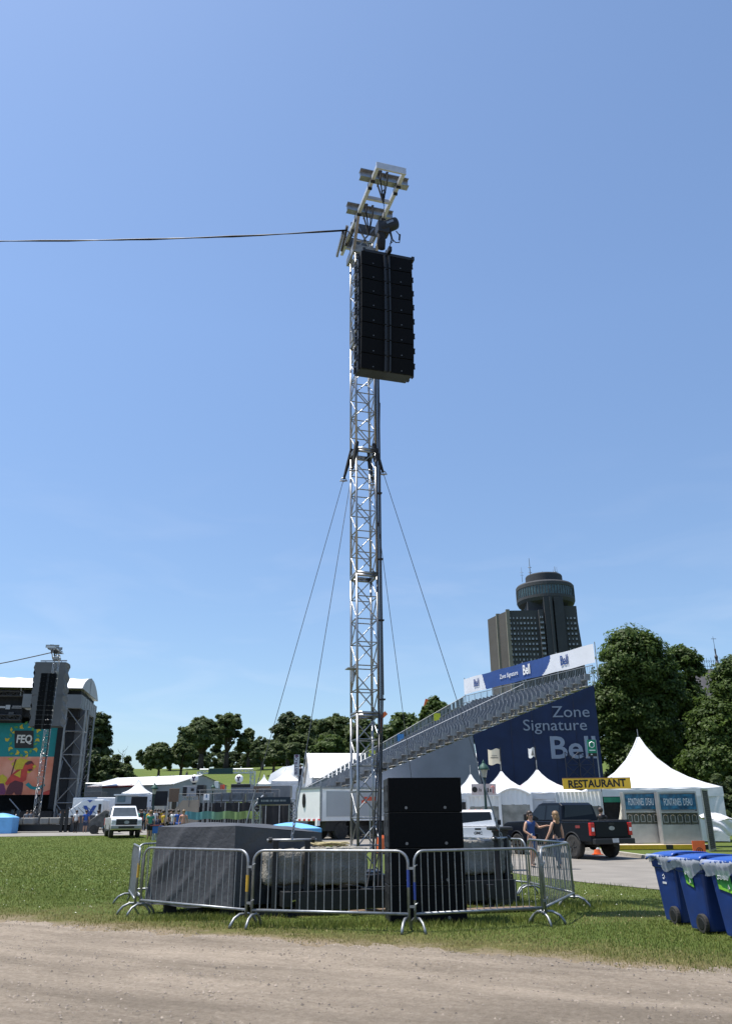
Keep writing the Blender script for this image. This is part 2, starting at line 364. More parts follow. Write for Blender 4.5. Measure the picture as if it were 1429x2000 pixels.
for j,dd in enumerate(drop):
    for x in xs2:
        y=edge(x)+(rag(x) if j==0 else rag(x)*max(0,1-dd))-dd
        k=min(1,dd/.6); g.v.append((x,y,.004+k*max(0,.02+rut(x,y)*1.0)))
nx=len(xs2); g.f=[((j+1)*nx+i,(j+1)*nx+i+1,j*nx+i+1,j*nx+i) for j in range(len(drop)-1) for i in range(nx-1)]; g.m=[0]*len(g.f)
struct(g.build('gravel_path',gravel_material(),smooth=True))
# asphalt road, kerb, far pavement
ASPH=mat('worn_asphalt',(.215,.195,.17),.95,0,.14,1.2,bump=.3,bscale=60,grime=.12)
LEFT=[(11,8),(9,14),(7.75,17),(6.5,19.7),(5.25,22.2),(4.2,25.6),(2.4,32),(0,40),(-3,50),(-6.5,60),(-12,72)]
RIGHT=[(22,8),(17,14),(13.8,18),(12.0,21.5),(10.9,24.5),(10.3,27.5),(10.0,30.5),(9.4,36),(8.6,41),(6.8,48),(4,56),(0,66),(-4,76)]
def strip(pl,pr,dz,name,m,n=60):
    def samp(pts,t):
        L=[0]
        for a,b in zip(pts,pts[1:]): L.append(L[-1]+math.dist(a,b))
        d=t*L[-1]
        for i in range(len(pts)-1):
            if d<=L[i+1]+1e-9:
                u=(d-L[i])/(L[i+1]-L[i]); return (pts[i][0]+(pts[i+1][0]-pts[i][0])*u, pts[i][1]+(pts[i+1][1]-pts[i][1])*u)
    mb=MB()
    def fn(u,v):
        a=samp(pl,v); b=samp(pr,v); x=a[0]+(b[0]-a[0])*u; y=a[1]+(b[1]-a[1])*u; return (x,y,hz(x,y)+dz)
    mb.grid(fn,8,n); return mb.build(name,m,smooth=True)
struct(strip(LEFT,RIGHT,.012,'road',ASPH))
kb=MB(); rp=[]
for a,b in zip(RIGHT,RIGHT[1:]):
    for t in (0,.25,.5,.75): rp.append(Vector((a[0]+(b[0]-a[0])*t+.1,a[1]+(b[1]-a[1])*t,0)))
for a,b in zip(rp,rp[1:]):
    a=a.copy(); b=b.copy(); a.z=hz(a.x,a.y)+.05; b.z=hz(b.x,b.y)+.05; kb.bar(a,b,.22,.16)
struct(kb.build('kerb',CONCP))
struct(strip([(-42,60),(-24,61.5),(-12,63),(-4,64)],[(-42,88),(-24,88),(-10,88),(2,86)],.02,'pavement',mat('grey_pavement',(.24,.225,.20),.95,0,.15,.8,grime=.2),20))
# ---------------------------------------------------------------- vegetation helpers
def soup(name, V, F, tone, m, parent=None, kind=None):
    me=bpy.data.meshes.new(name); nv=len(V); k=F.shape[1]; nf=len(F)
    me.vertices.add(nv); me.vertices.foreach_set('co',V.astype(np.float32).ravel())
    me.loops.add(nf*k); me.loops.foreach_set('vertex_index',F.astype(np.int32).ravel())
    me.polygons.add(nf); me.polygons.foreach_set('loop_start',np.arange(0,nf*k,k,dtype=np.int32)); me.polygons.foreach_set('loop_total',np.full(nf,k,dtype=np.int32))
    at=me.attributes.new('tone','FLOAT','POINT'); at.data.foreach_set('value',tone.astype(np.float32))
    me.materials.append(m); me.update(); me.validate()
    o=bpy.data.objects.new(name,me); COL.objects.link(o)
    if parent is not None: o.parent=parent
    if kind: o['kind']=kind
    return o
def blades(name,X,Y,Zb,h,w,m,label,cat='grass'):
    n=len(X); a=RNG.uniform(0,2*np.pi,n); ln=RNG.normal(0,.45,n); la=RNG.uniform(0,2*np.pi,n)
    H=h*RNG.uniform(.5,1.3,n); Wd=w*RNG.uniform(.6,1.3,n)
    p=np.stack([X,Y,Zb],1); s=np.stack([np.cos(a),np.sin(a),0*a],1)*Wd[:,None]/2
    t=np.stack([np.cos(la)*ln*H,np.sin(la)*ln*H,H],1)
    V=np.concatenate([p-s,p+s,p+t],0); F=np.stack([np.arange(n),np.arange(n)+n,np.arange(n)+2*n],1)
    tn=np.clip(RNG.normal(.45,.28,n),0,1); 
    return tag(soup(name,V,F,np.concatenate([tn,tn,tn]),m),label,cat,kind='stuff')
def hza(X,Y): return np.array([hz(x,y) for x,y in zip(X,Y)])
def in_poly_road(X,Y):
    lx=np.interp(Y,[p[1] for p in LEFT],[p[0] for p in LEFT]); rx=np.interp(Y,[p[1] for p in RIGHT],[p[0] for p in RIGHT]); return (X>lx-.05)&(X<rx+.25)
N=190000; Y=8.5+(24-8.5)*RNG.random(N)**1.15; X=(RNG.random(N)-.5)*1.12*Y
nzv=.35*np.sin(X*2.1+.7*Y)+.3*np.sin(X*5.7-2*Y)+RNG.normal(0,.35,N)
d=Y-(11.75-.523*X); k=(RNG.random(N)>(Y-19)/5)&(d+nzv*.85>.30)&~in_poly_road(X,Y); 
X1,Y1,d1=X[k],Y[k],d[k]
ptc=np.sin(X1*.83+1.3*np.sin(Y1*.6))*np.sin(Y1*1.1+.7*np.sin(X1*.9)+1); dryk=RNG.random(len(X1))<np.where(ptc>.42,.65,0)+np.clip(.95-d1*.36+.3*np.sin(X1*1.3+2)*np.sin(Y1*.9),.05,.8)
blades('grass',X1[~dryk],Y1[~dryk],hza(X1[~dryk],Y1[~dryk]),.034,.013,GRASSL,'short green lawn grass around the speaker tower')
blades('dry_grass',X1[dryk],Y1[dryk],hza(X1[dryk],Y1[dryk]),.030,.011,GRASSD,'yellowed dry grass along the edge of the gravel')
N=105000; Y=18.5+(64-18.5)*RNG.random(N)**1.3; X=-.52*Y+RNG.random(N)*.5*Y; k=~in_poly_road(X,Y)&(Y<61)&(RNG.random(N)<(Y-17.5)/9); X,Y=X[k],Y[k]
blades('far_grass',X,Y,hza(X,Y),.045,.03,GRASSL,'mown green lawn stretching away toward the far stage')
# taller weeds by barricade feet, clover flowers
def clumps(cx,cy,n,sx,sy): return cx+RNG.normal(0,sx,n),cy+RNG.normal(0,sy,n)
xs_,ys_=[],[]
for cx,cy,n,sx,sy in ((-2.9,15.0,1500,.6,.18),(-.9,14.0,1300,.8,.2),(3.3,16.5,1400,.5,.7),(4.0,16.6,900,.5,.5),(1.0,13.9,900,.8,.2),(2.3,14.5,700,.5,.2),(6.2,21,600,.6,.8)):
    a,b=clumps(cx,cy,n,sx,sy); xs_.append(a); ys_.append(b)
X=np.concatenate(xs_); Y=np.concatenate(ys_); k=~in_poly_road(X,Y); X,Y=X[k],Y[k]
blades('weeds',X,Y,0*X,.085,.018,GRASSL,'taller green weeds sprouting at the barricade feet','weeds')
N=260; Y=14+RNG.random(N)*18; X=np.where(RNG.random(N)<.5,RNG.uniform(-9,-4.5,N)*Y/18,RNG.uniform(2.6,6.5,N)); k=~in_poly_road(X,Y)&(Y>edge(X)+1); X,Y=X[k],Y[k]; n=len(X)
def specks(name,X,Y,zz,r,m,label,cat):
    n=len(X); r=r*RNG.uniform(.5,1.4,n)
    c=np.stack([X,Y,zz],1); q=np.array([[1,0,0],[0,1,0],[-1,0,0],[0,-1,0],[0,0,.8]])
    V=(c[:,None,:]+q[None]*r[:,None,None]*(1+RNG.uniform(-.3,.3,(n,5,1)))).reshape(-1,3); o=np.arange(n)*5
    F=np.concatenate([np.stack([o+a,o+b,o+4],1) for a,b in ((0,1),(1,2),(2,3),(3,0))],0)
    return tag(soup(name,V,F,np.repeat(RNG.random(n),5),m),label,cat,kind='stuff')
specks('clover_flowers',X,Y,hza(X,Y)+.06,.011,mat('clover_white',(.55,.55,.45),.8),'tiny white clover flowers dotted through the lawn','flowers')
STONE=leafmat('pebble_stone',(.07,.058,.048),(.30,.25,.20),0)
N=7000; X=RNG.uniform(-9,6.5,N); dd=RNG.random(N)**1.2*8.5; Y=edge(X)-dd+.1; k=Y>4; X,Y,dd=X[k],Y[k],dd[k]
zz=np.array([.004+min(1,max(0,q)/.6)*max(0,.02+rut(x,y)) for x,y,q in zip(X,Y,dd)])
specks('pebbles',X,Y,zz,.0125,STONE,'loose pebbles and clods scattered over the gravel track','gravel')
LEAFCACHE={}
def foliage(name, parts, n, size, m, seed=0, clump=.2, parent=None, hollow=.45, tdrop=0.0):
    """leaf soup: parts = ellipsoids (cx,cy,cz,rx,ry,rz) in local coordinates"""
    rg=np.random.default_rng(seed); P_=np.array(parts,float); vol=P_[:,3]*P_[:,4]*P_[:,5]; pr=vol**.7/np.sum(vol**.7)
    nc=max(12,int(n/70)); ci=rg.choice(len(P_),nc,p=pr)
    u=rg.normal(size=(nc,3)); u/=np.linalg.norm(u,axis=1)[:,None]; u[:,2]=np.where(u[:,2]<-.75,-u[:,2],u[:,2])
    rad=(hollow+(1-hollow)*rg.random(nc)**.5)*rg.uniform(.86,1.12,nc)
    cc=P_[ci,:3]+u*rad[:,None]*P_[ci,3:]
    mr=np.mean(P_[ci,3:],axis=1)
    cr_=mr*clump*rg.uniform(.6,1.5,nc); ctone=rg.normal(0,.16,nc)
    li=rg.choice(nc,n,p=cr_**2/np.sum(cr_**2)); v=rg.normal(size=(n,3)); v/=np.linalg.norm(v,axis=1)[:,None]
    pos=cc[li]+v*(rg.random(n)**.45)[:,None]*cr_[li][:,None]*np.array([1.15,1.15,.75])
    nrm=v*.6+u[li]*.5+np.array([0,0,.55])+rg.normal(0,.45,(n,3)); nrm/=np.linalg.norm(nrm,axis=1)[:,None]
    a=np.cross(nrm,rg.normal(size=(n,3))); a/=np.linalg.norm(a,axis=1)[:,None]; b=np.cross(nrm,a)
    s=size*rg.uniform(.6,1.4,n)[:,None]
    V=np.stack([pos-a*s,pos+b*s*.62-nrm*s*.12,pos+a*s,pos-b*s*.62-nrm*s*.12],1).reshape(-1,3)
    F=np.arange(n*4).reshape(-1,4); tn=np.clip(.45+ctone[li]+rg.normal(0,.2,n),0,1)
    return soup(name,V,F,np.repeat(tn,4),m,parent)
def tree(name,label,base,parts,n,size,m,seed,group,trunk_r=.3,fork=None,cat='tree',clump=.2,limbs=6,hollow=.45,rz=0):
    t=thing(name,label,cat,base,rz,group)
    foliage('crown',parts,n,size,m,seed,clump,t,hollow)
    rg=random.Random(seed); mb=MB(); P_=parts; zc=min(p[2] for p in P_); f=fork if fork else zc*.55
    mb.path([(0,0,-.3),(0,0,f*.5),(.1*trunk_r,.05,f)],[trunk_r*1.25,trunk_r,trunk_r*.8],8)
    for i in range(limbs):
        p=P_[i%len(P_)]; a=rg.uniform(0,6.28); e=Vector((p[0]+p[3]*.5*math.cos(a),p[1]+p[4]*.5*math.sin(a),p[2]+p[5]*rg.uniform(-.2,.6)))
        s0=Vector((0,0,f*.95)); mid=s0.lerp(e,.5)+Vector((0,0,.12*(e-s0).length))*rg.uniform(-.3,1)
        mb.path([s0,mid,e],[trunk_r*.55,trunk_r*.35,trunk_r*.08],6)
    mb.build('trunk',BARK,t,smooth=True)
    return t
# ================================================================ main speaker tower
TC=Vector((-.06,17.33,0)); TH=R(17); TM=Matrix.Translation(TC)@Matrix.Rotation(TH,4,'Z')
def TW(x,y,z): return TM@Vector((x,y,z))
BOOMZ=16.10
def make_tower(label,loc,rz,group):
    t=thing('truss_tower',label,'speaker tower',loc,rz,group)
    s0=None
    for i in range(5):
        z0=.55+3.05*i
        if s0 is None:
            mb=MB().truss((0,0,0),(0,0,3.05),(1,0,0),.47,.47,.027,.0135,.508,8,6)
            for zz in (.02,3.03):
                mb.box((0,-.235,zz),(.47,.045,.04)).box((0,.235,zz),(.47,.045,.04)).box((-.235,0,zz),(.045,.42,.04)).box((.235,0,zz),(.045,.42,.04))
            s0=mb.build('truss_section',ALU,t,(0,0,z0),smooth=False)
            for p in s0.data.polygons: p.use_smooth=len(p.vertices)==4 and p.area<.35
        else:
            c=s0.copy(); COL.objects.link(c); c.parent=t; c.location=(0,0,z0)
    # climbing sleeve collar and head block
    mb=MB()
    for sx in (-1,1):
        mb.box((sx*.30,0,15.45),(.05,.66,.22)); mb.box((0,sx*.30,15.45),(.55,.05,.22))
    mb.build('sleeve_collar',STEEL,t)
    MB().box((-.30,-.18,12.85),(.03,.22,.26)).bar((-.31,-.28,12.72),(-.36,-.3,13.0),.05,.05).build('climbing_bracket',STEEL,t)
    MB().box((-.33,-.12,4.55),(.22,.24,.02)).box((-.28,-.05,4.43),(.03,.2,.26)).build('shelf_bracket',STEEL,t)
    mb=MB()
    mb.box((0,-.29,16.12),(.74,.03,.30)); mb.box((0,.29,16.12),(.74,.03,.30)); mb.box((-.30,0,16.10),(.03,.55,.26)); mb.box((.30,0,16.10),(.03,.55,.26))
    mb.bar((-.42,.5,15.95),(-.42,-.1,16.3),.06,.10)
    mb.build('head_block',mat('dark_steel',(.10,.10,.095),.5,.5,.2,8),t)
    mb=MB()
    for sx in (-1,1): mb.bar((sx*.30,-.30,15.4),(sx*.33,-.86,BOOMZ-.03),.075,.075)
    mb.bar((-.2,-.25,15.5),(.25,-.3,16.2),.035,.035); mb.bar((.2,-.25,15.5),(-.2,-.3,16.2),.035,.035)
    mb.build('boom_strut',ALU,t)
    mb=MB()
    for sx in (-1,1): mb.bar((sx*.33,.8,BOOMZ),(sx*.33,-2.50,BOOMZ),.085,.115)
    mb.bar((-.374,-2.51,BOOMZ+.02),(.374,-2.51,BOOMZ+.02),.05,.19); mb.bar((-.285,-1.45,BOOMZ),(.285,-1.45,BOOMZ),.07,.10); mb.bar((-.285,.5,BOOMZ),(.285,.5,BOOMZ),.07,.10)
    mb.build('boom_frame',WHITEM,t,bev=.006)
    for yy in (-1.97,-.78):
        b=MB().ibeam((-.62,yy,BOOMZ+.185),(.62,yy,BOOMZ+.185),.17,.24).build('cross_beam',ALU,t)
        for sx in (-1,1):
            for sy in (-1,1): MB().box((sx*.33,yy+sy*.12,BOOMZ-.02),(.10,.05,.17)).build('clamp',BLACK,b)
        k=MB(); zb=BOOMZ+.31; e=.75 if yy<-2 else .55; x0=-.03 if yy<-2 else -.05
        for dx in (-.08,.10):
            k.bar((x0+dx,yy-.105,zb),(x0+dx,yy-.105,BOOMZ+.05),.10 if dx<0 else .06,.02,Vector((1,0,0))); k.bar((x0+dx,yy+.105,zb),(x0+dx,yy+.105,BOOMZ+.05),.10 if dx<0 else .06,.02,Vector((1,0,0)))
            k.box((x0+dx,yy,zb+.01),(.10 if dx<0 else .06,.23,.02))
            k.bar((x0+dx,yy-.105,BOOMZ+.06),(x0+.02,yy,BOOMZ-e),.055,.016,Vector((1,0,0))); k.bar((x0+dx,yy+.105,BOOMZ+.06),(x0+.02,yy,BOOMZ-e),.055,.016,Vector((1,0,0)))
        k.build('strap',BLACKM,b)
    # steel base with outriggers and jacks
    mb=MB()
    for a in (-1.95,-.5,.5,1.25): mb.box((a,-.75 if a<-.6 else -.4,.28),(.16,2.1 if a<-.6 else 2.9,.24))
    mb.box((0,-1.30,.27),(3.2,.12,.26)); mb.box((.1,.5,.27),(3.9,.14,.24)); mb.box((0,0,.48),(.75,.75,.10))
    mb.box((1.9,-.75,.28),(.14,1.9,.24)); mb.box((1.7,-1.62,.30),(1.5,.03,.34)); mb.box((-.9,-2.02,.27),(1.9,.03,.30))
    mb.box((2.2,-.70,.27),(1.0,.66,.50))
    for a,b in ((-1.9,-1.6),(1.9,-1.6),(-1.9,.5),(1.9,.5),(0,-1.3)): mb.tube((a,b,.0),(a,b,.3),.04,8); mb.lathe([(.11,0),(.11,.025),(.05,.03)],(a,b,.01),10)
    mb.build('base_frame',BLACK,t,bev=.008)
    return t
make_tower('tall slim aluminium truss tower carrying the hanging black speakers over the concrete blocks',TC,TH,None)
# ---- hanging line array: eight cabinets
def make_cab():
    t=thing('line_array_speaker','x','loudspeaker',(0,0,0))
    w=.625; mb=MB()
    mb.yz([(-.26+.03,-.205),(.27,-.165),(.27,.165),(-.26+.03,.205)],-w+.02,w-.02); mb.build('cabinet',CABINET,t,bev=.012)
    mb=MB(); # grille in two leaves angled to a centre slot
    mb.add([(-w+.015,-.275,-.20),(-.085,-.245,-.20),(-.085,-.245,.20),(-w+.015,-.275,.20),(-w+.015,-.228,-.20),(-.085,-.228,-.20),(-.085,-.228,.20),(-w+.015,-.228,.20)],[(0,1,2,3),(4,7,6,5),(0,4,5,1),(2,6,7,3),(0,3,7,4),(1,5,6,2)])
    mb.add([(.085,-.245,-.20),(w-.015,-.275,-.20),(w-.015,-.275,.20),(.085,-.245,.20),(.085,-.228,-.20),(w-.015,-.228,-.20),(w-.015,-.228,.20),(.085,-.228,.20)],[(0,1,2,3),(4,7,6,5),(0,4,5,1),(2,6,7,3),(0,3,7,4),(1,5,6,2)])
    mb.build('grille',BLACKG,t)
    mb=MB()
    for sx in (-1,1): mb.box((sx*.055,-.262,0),(.035,.06,.395))
    mb.build('waveguide',mat('waveguide_grey',(.014,.015,.018),.5,0,.2,20),t)
    for sx in (-1,1):
        mb=MB(); mb.box((sx*(w+.012),-.12,0),(.03,.10,.40)); mb.box((sx*(w+.012),.16,0),(.03,.09,.32))
        mb.tube((sx*(w+.05),-.14,.06),(sx*(w+.05),-.14,.17),.014,6); mb.box((sx*(w+.035),-.14,.17),(.06,.03,.03)); mb.box((sx*(w+.035),-.14,.05),(.06,.03,.03))
        mb.bar((sx*(w+.03),-.10,-.12),(sx*(w+.03),.14,.02),.02,.02)
        r=mb.build('rigging_plate',BLACK,t)
        MB().box((sx*(w+.03),.05,.10),(.045,.14,.025)).build('handle',STEEL,r)
    for sx in (-1,1): MB().lathe([(.016,0),(.016,.012),(.008,.016)],(sx*.33,-.268,-.13),8,'Y').build('latch_pin',mat('pin_grey',(.12,.12,.12),.4,.5),t)
    return t
NAMES=['topmost','second','third','fourth','fifth','sixth','seventh','lowest']
cab0=make_cab(); pos=Vector((-.06,-2.20,13.80)); ang=[-1.0,-.5,.3,1.2,2.2,3.2,4.4,5.8]
for i in range(8):
    a=R(ang[i]); Rm=Matrix.Rotation(a,3,'X'); c=pos+Rm@Vector((0,.255,-.19)); pos=pos+Rm@Vector((0,0,-.383))
    lab='black hanging loudspeaker, %s in the array of eight on the near tower'%(NAMES[i]+(' from top' if 0<i<7 else ''))
    o=cab0 if i==0 else dup(cab0); o.scale=(1,1,.90); o.location=TM@c; o.rotation_euler=(a,0,TH); o['label']=lab; o['group']='speakers in the hanging array'
t=thing('rigging_frame','black steel rigging frame bolted on top of the hanging speaker array','rigging frame',TW(0,-1.95,13.82),TH)
mb=MB(); mb.box((-.6,0,.04),(.07,.52,.10)).box((.6,0,.04),(.07,.52,.10)).box((0,-.2,.04),(1.2,.06,.08)).box((0,.22,.04),(1.2,.06,.08)).box((0,0,.10),(.08,.75,.12)); mb.build('frame',BLACK,t,bev=.006)
MB().path([(-.05,-.05,.12),(0,-.05,.3),(.05,-.05,.12)],.018,6).build('shackle',STEEL,t)
t=thing('chain_hoist','black electric chain hoist hung between the boom and the speaker array','chain hoist',TW(0,-1.97,14.0),TH); t.scale=(.82,.82,1)
M_=Matrix.Rotation(R(-28),3,'Y')
mb=MB(); mb.lathe([(.02,-.34),(.13,-.33),(.165,-.28),(.165,.20),(.15,.28),(.06,.33)],(0,0,0),14,'X'); b=mb.build('motor_body',BLACK,t,(.10,-.02,.86),smooth=True); b.rotation_euler=(0,R(-30),0)
MB().box((.02,0,.0),(.36,.30,.34)).build('gear_case',mat('hoist_case',(.02,.02,.021),.45,.2,.2,10),t,(-.10,0,.74),bev=.03)
MB().box((.0,-.171,.02),(.24,.004,.06)).build('type_plate',GALV,b)
mb=MB(); mb.lathe([(.02,0),(.11,.03),(.13,.25),(.12,.55),(.10,.62)],(0,0,0),12,sx=1.0,sy=.8); mb.build('chain_bag',BLACKM,t,(-.13,-.03,.12),smooth=True)
mb=MB()
for i in range(14):
    z=1.05+i*.055; mb.path([(-.02+.012*math.cos(q),.012*math.sin(q)*(i%2),z+.032*math.sin(q)) if i%2==0 else (-.02,.012*math.cos(q),z+.032*math.sin(q)) for q in [k*math.pi/3 for k in range(6)]],.006,4,closed=True)
for k in range(3):
    mb.path([(.06+.03*k,-.1,.75),(.14+.03*k,-.12,.45-.05*k),(.10,-.1,.16+.06*k)],.012,5)
mb.build('chain',BLACK,t)
mb=MB(); mb.path([(-.02,0,1.78),(-.07,0,1.86),(-.02,0,1.95),(.04,0,1.88),(.01,0,1.83)],.018,6); mb.box((-.02,0,1.74),(.06,.06,.09)); mb.build('hook',BLACK,t)
MB().path([(.33,-.03,.75),(.45,-.04,.62),(.42,-.04,.42),(.30,-.04,.40),(.18,-.04,.50)],.014,6).build('control_cable',CABLE,t); MB().tube((.44,-.04,.66),(.42,-.04,.50),.028,8).build('connector',BLACK,t)
# ---- speaker cables down the mast
mb=MB()
for k,(dx,dy) in enumerate(((0,0),(.045,.02),(.02,-.04),(-.03,.02))):
    mb.path([(.285+dx,-.32+dy,12.6),(.285+dx,-.32+dy,11.3),(.285+dx,-.31+dy,9.4),(.275+dx,-.31+dy,7),(.27+dx,-.31+dy,5.2),(.26+dx,-.32+dy,3.8),(.18+dx*1.3,-.36+dy,2.4),(.10+dx*1.8,-.45+dy,1.4),(-.0+dx*2.5,-.62+dy,.75),(-.12+dx*4,-.85+dy,.35),(-.05+dx*7,-1.0+dy,.14)],.015,7)
for z in (8.6,7.0,5.6,3.9,2.5): mb.box((.30,-.31,z),(.10,.09,.03))
o=tag(mb.build('cable_bundle',CABLE,smooth=True),'thick bundle of black speaker cables running down the truss tower','cable bundle'); o.matrix_world=TM
mb=MB().path([(-.20,-.02,15.2),(-.19,-.02,10),(-.17,0,5),(-.13,.03,2.5),(-.16,-.02,.7)],.014,5); mb.path([(.36,-.27,11.0),(.33,-.27,9.9),(.335,-.26,6),(.335,-.27,4)],.010,5)
o=tag(mb.build('control_cable',CABLE,smooth=True),'thin black control cable strung inside the truss tower','cable'); o.matrix_world=TM
# overhead cable leaving left
a=TW(-.42,-.05,16.2); b=P(-420,468,18.5); mb=MB()
for k in range(3):
    pts=[]
    for i in range(22):
        u=i/21; q=a.lerp(b,u); q.z-= .95*(1-(1-u)**2)*(1-u)*.55+.0; q.z+=.012*math.sin(u*40+k*2); q.y+=.012*(k-1); pts.append(q)
    mb.path(pts,.013,5)
pts=[a,a+Vector((.12,-.1,-.25)),a+Vector((.28,-.12,-.38))]; mb.path(pts,.012,5)
tag(mb.build('overhead_cable',CABLE,smooth=True),'black cable strung overhead from the tower head toward the far left','cable')
t=thing('cable_bracket','short grey steel bracket with wire clip at the tower head','bracket',TW(-.52,.25,15.95),TH)
MB().bar((0,.35,-.12),(0,-.25,.16),.05,.12).build('outrigger',GALV,t); MB().box((.02,-.2,.22),(.05,.08,.14)).build('clip',BLACK,t)
# ---- guy wires
def guy(c,anchor,label,l=.66,tb=1.3):
    A=TW(c[0],c[1],9.78); E=anchor; d=(E-A).normalized()
    t=thing('guy_wire',label,'guy wire',E,0,'guy wires of the speaker tower')
    L=lambda p: p-E
    inn=TM.to_3x3()@Vector((-c[0]*.5,-c[1]*.5,0))
    k=MB(); k.path([L(A+Vector((0,0,.12))+inn*.2),L(A+d*.08),L(A+d*l*.5),L(A+d*l)],[.05,.05,.042,.028],8); k.path([L(A+Vector((0,0,.1))),L(A+inn*.4+Vector((0,0,-.02))),L(A-Vector((0,0,.35))+inn*.1)],.03,6); k.build('sling',BLACKM,t)
    k=MB(); q=A+d*(l+.02); k.path([L(q+Vector((.06*math.cos(u),0,.05*math.sin(u)))) for u in [i*math.pi/4 for i in range(8)]],.013,6,closed=True); k.tube(L(q-Vector((.09,0,.03))),L(q+Vector((.09,0,-.03))),.016,6); k.build('shackle',GALV,t)
    MB().tube(L(A+d*l),L(E-d*tb),.0075,6).build('cable',WIRE,t)
    k=MB(); q=E-d*tb; k.tube(L(q),L(q+d*.12),.018,6); k.path([L(q+d*.1),L(q+d*(tb-.45))],.017,6); k.tube(L(q-d*.25),L(q-d*.10),.013,6); k.build('turnbuckle',GALV,t)
    k=MB(); n=6
    for i in range(n): 
        z=E-d*(.42*(i+.5)/n); sd=Vector((d.y,-d.x,0)).normalized() if i%2 else Z.cross(d).cross(d).normalized()
        k.path([L(z+d*.05*math.cos(u)+sd*.022*math.sin(u)) for u in [j*math.pi/4 for j in range(8)]],.010,5,closed=True)
    k.build('chain',GALV,t)
    return t
AFL=P(570,1637,15.35); AFR=P(978,1634,16.9)
guy((-.235,-.235),AFL,'guy wire from mid tower to the black frame by the left concrete blocks')
guy((.235,-.235),AFR,'outer right guy wire crossing the grandstand to the right black frame')
guy((-.235,.235),TW(-2.35,1.45,.9),'outer left guy wire running down behind the grey tarpaulin')
guy((.235,.235),TW(1.8,1.7,.9),'inner right guy wire going down behind the ground speakers')
def anchor(loc,rz,w,label,h):
    t=thing('anchor_frame',label,'anchor frame',loc,rz,'black anchor frames for the guy wires')
    for sx in (-1,1):
        u=MB().box((sx*w/2,0,h/2),(.10,.10,h)).build('upright',BLACK,t,bev=.008)
    mb=MB(); mb.tube((-w/2-.16,0,h-.0),(w/2+.16,0,h-.0),.024,8); mb.build('top_bar',STEEL,t,smooth=True)
    for sx in (-1,1): MB().lathe([(.05,-.03),(.05,.03)],(sx*(w/2+.10),0,h),8,'X').build('collar',BLACK,t)
    mb=MB().box((0,0,.06),(w+.6,.14,.12)).box((0,.3,.06),(.12,.7,.12)); 
    mb.box((0,0,.36),(w-.1,.03,.03)); mb.build('foot_beam',BLACK,t,bev=.006)
    return t
anchor((AFL.x,AFL.y,0),R(6),.56,'black anchor frame with two uprights in front of the left concrete blocks',AFL.z-.03)
anchor((AFR.x,AFR.y,0),R(52),.34,'black anchor frame with two uprights beside the right concrete block',AFR.z-.03)
# ---- concrete ballast
def block(loc,d,rz,label,seed):
    mb=MB()
    def face(o,u,v,nu,nv): mb.grid(lambda a,b:tuple(Vector(o)+Vector(u)*a+Vector(v)*b),nu,nv)
    x,y,z=d[0]/2,d[1]/2,d[2]; nx,ny,nz_=[max(3,int(q/.06)) for q in d]
    face((-x,-y,0),(d[0],0,0),(0,0,z),nx,nz_); face((x,y,0),(-d[0],0,0),(0,0,z),nx,nz_); face((x,-y,0),(0,d[1],0),(0,0,z),ny,nz_); face((-x,y,0),(0,-d[1],0),(0,0,z),ny,nz_); face((-x,-y,z),(d[0],0,0),(0,d[1],0),nx,ny); face((-x,y,0),(d[0],0,0),(0,-d[1],0),nx,ny)
    rg=random.Random(seed); ph=[rg.uniform(0,6.28) for _ in range(9)]
    for i,(a,b,c) in enumerate(mb.v):
        p=Vector((a,b,c-z/2)); e=Vector((x,y,z/2)); r=.05
        q=Vector([max(-e[k]+r,min(e[k]-r,p[k])) for k in range(3)]); w=p-q
        if w.length>1e-6: p=q+w.normalized()*r
        k=.010*math.sin(a*9+ph[0])*math.sin(b*8+ph[1])*math.sin(c*10+ph[2]+a*4)+.008*math.sin(a*23+ph[3]+c*17)+.010*math.sin(b*25+ph[4]-c*21)+.008*math.sin(a*41+b*37+c*45)
        cdir=w.normalized() if w.length>1e-6 else p.normalized()
        p=p+cdir*k; mb.v[i]=(p.x,p.y,p.z+z/2)
    o=mb.build('concrete_block',CONC,None,loc,smooth=True,rz=rz)
    o.modifiers.new('weld','WELD').merge_threshold=.004
    return tag(o,label,'concrete block','concrete ballast blocks around the tower')
bb=P(601,1672,15.45)
rz=R(17)
def bl(x,y): # offset from near corner in the tower's axes
    q=Matrix.Rotation(rz,3,'Z')@Vector((x,y,0)); return (bb.x+q.x,bb.y+q.y)
p=bl(.56,.36); block((p[0],p[1],.47),(1.12,.72,.60),rz,'weathered concrete block with a rope coil on top, left of the ground speakers',1)
p=bl(-.36,.40); block((p[0]-.02,p[1],.475),(.70,.62,.57),rz,'weathered concrete block framed by the black uprights beside the tarpaulin',2)
p=TW(-.75,.35,.40); block(p,(1.2,.7,.62),rz,'concrete block behind the rope coil at the foot of the truss tower',3)
p=G(940,1772); rp_=P(940,1680,16.9); block((rp_.x,rp_.y+.35,.53),(1.10,.75,.62),R(17),'weathered concrete block right of the black ground speakers',4)
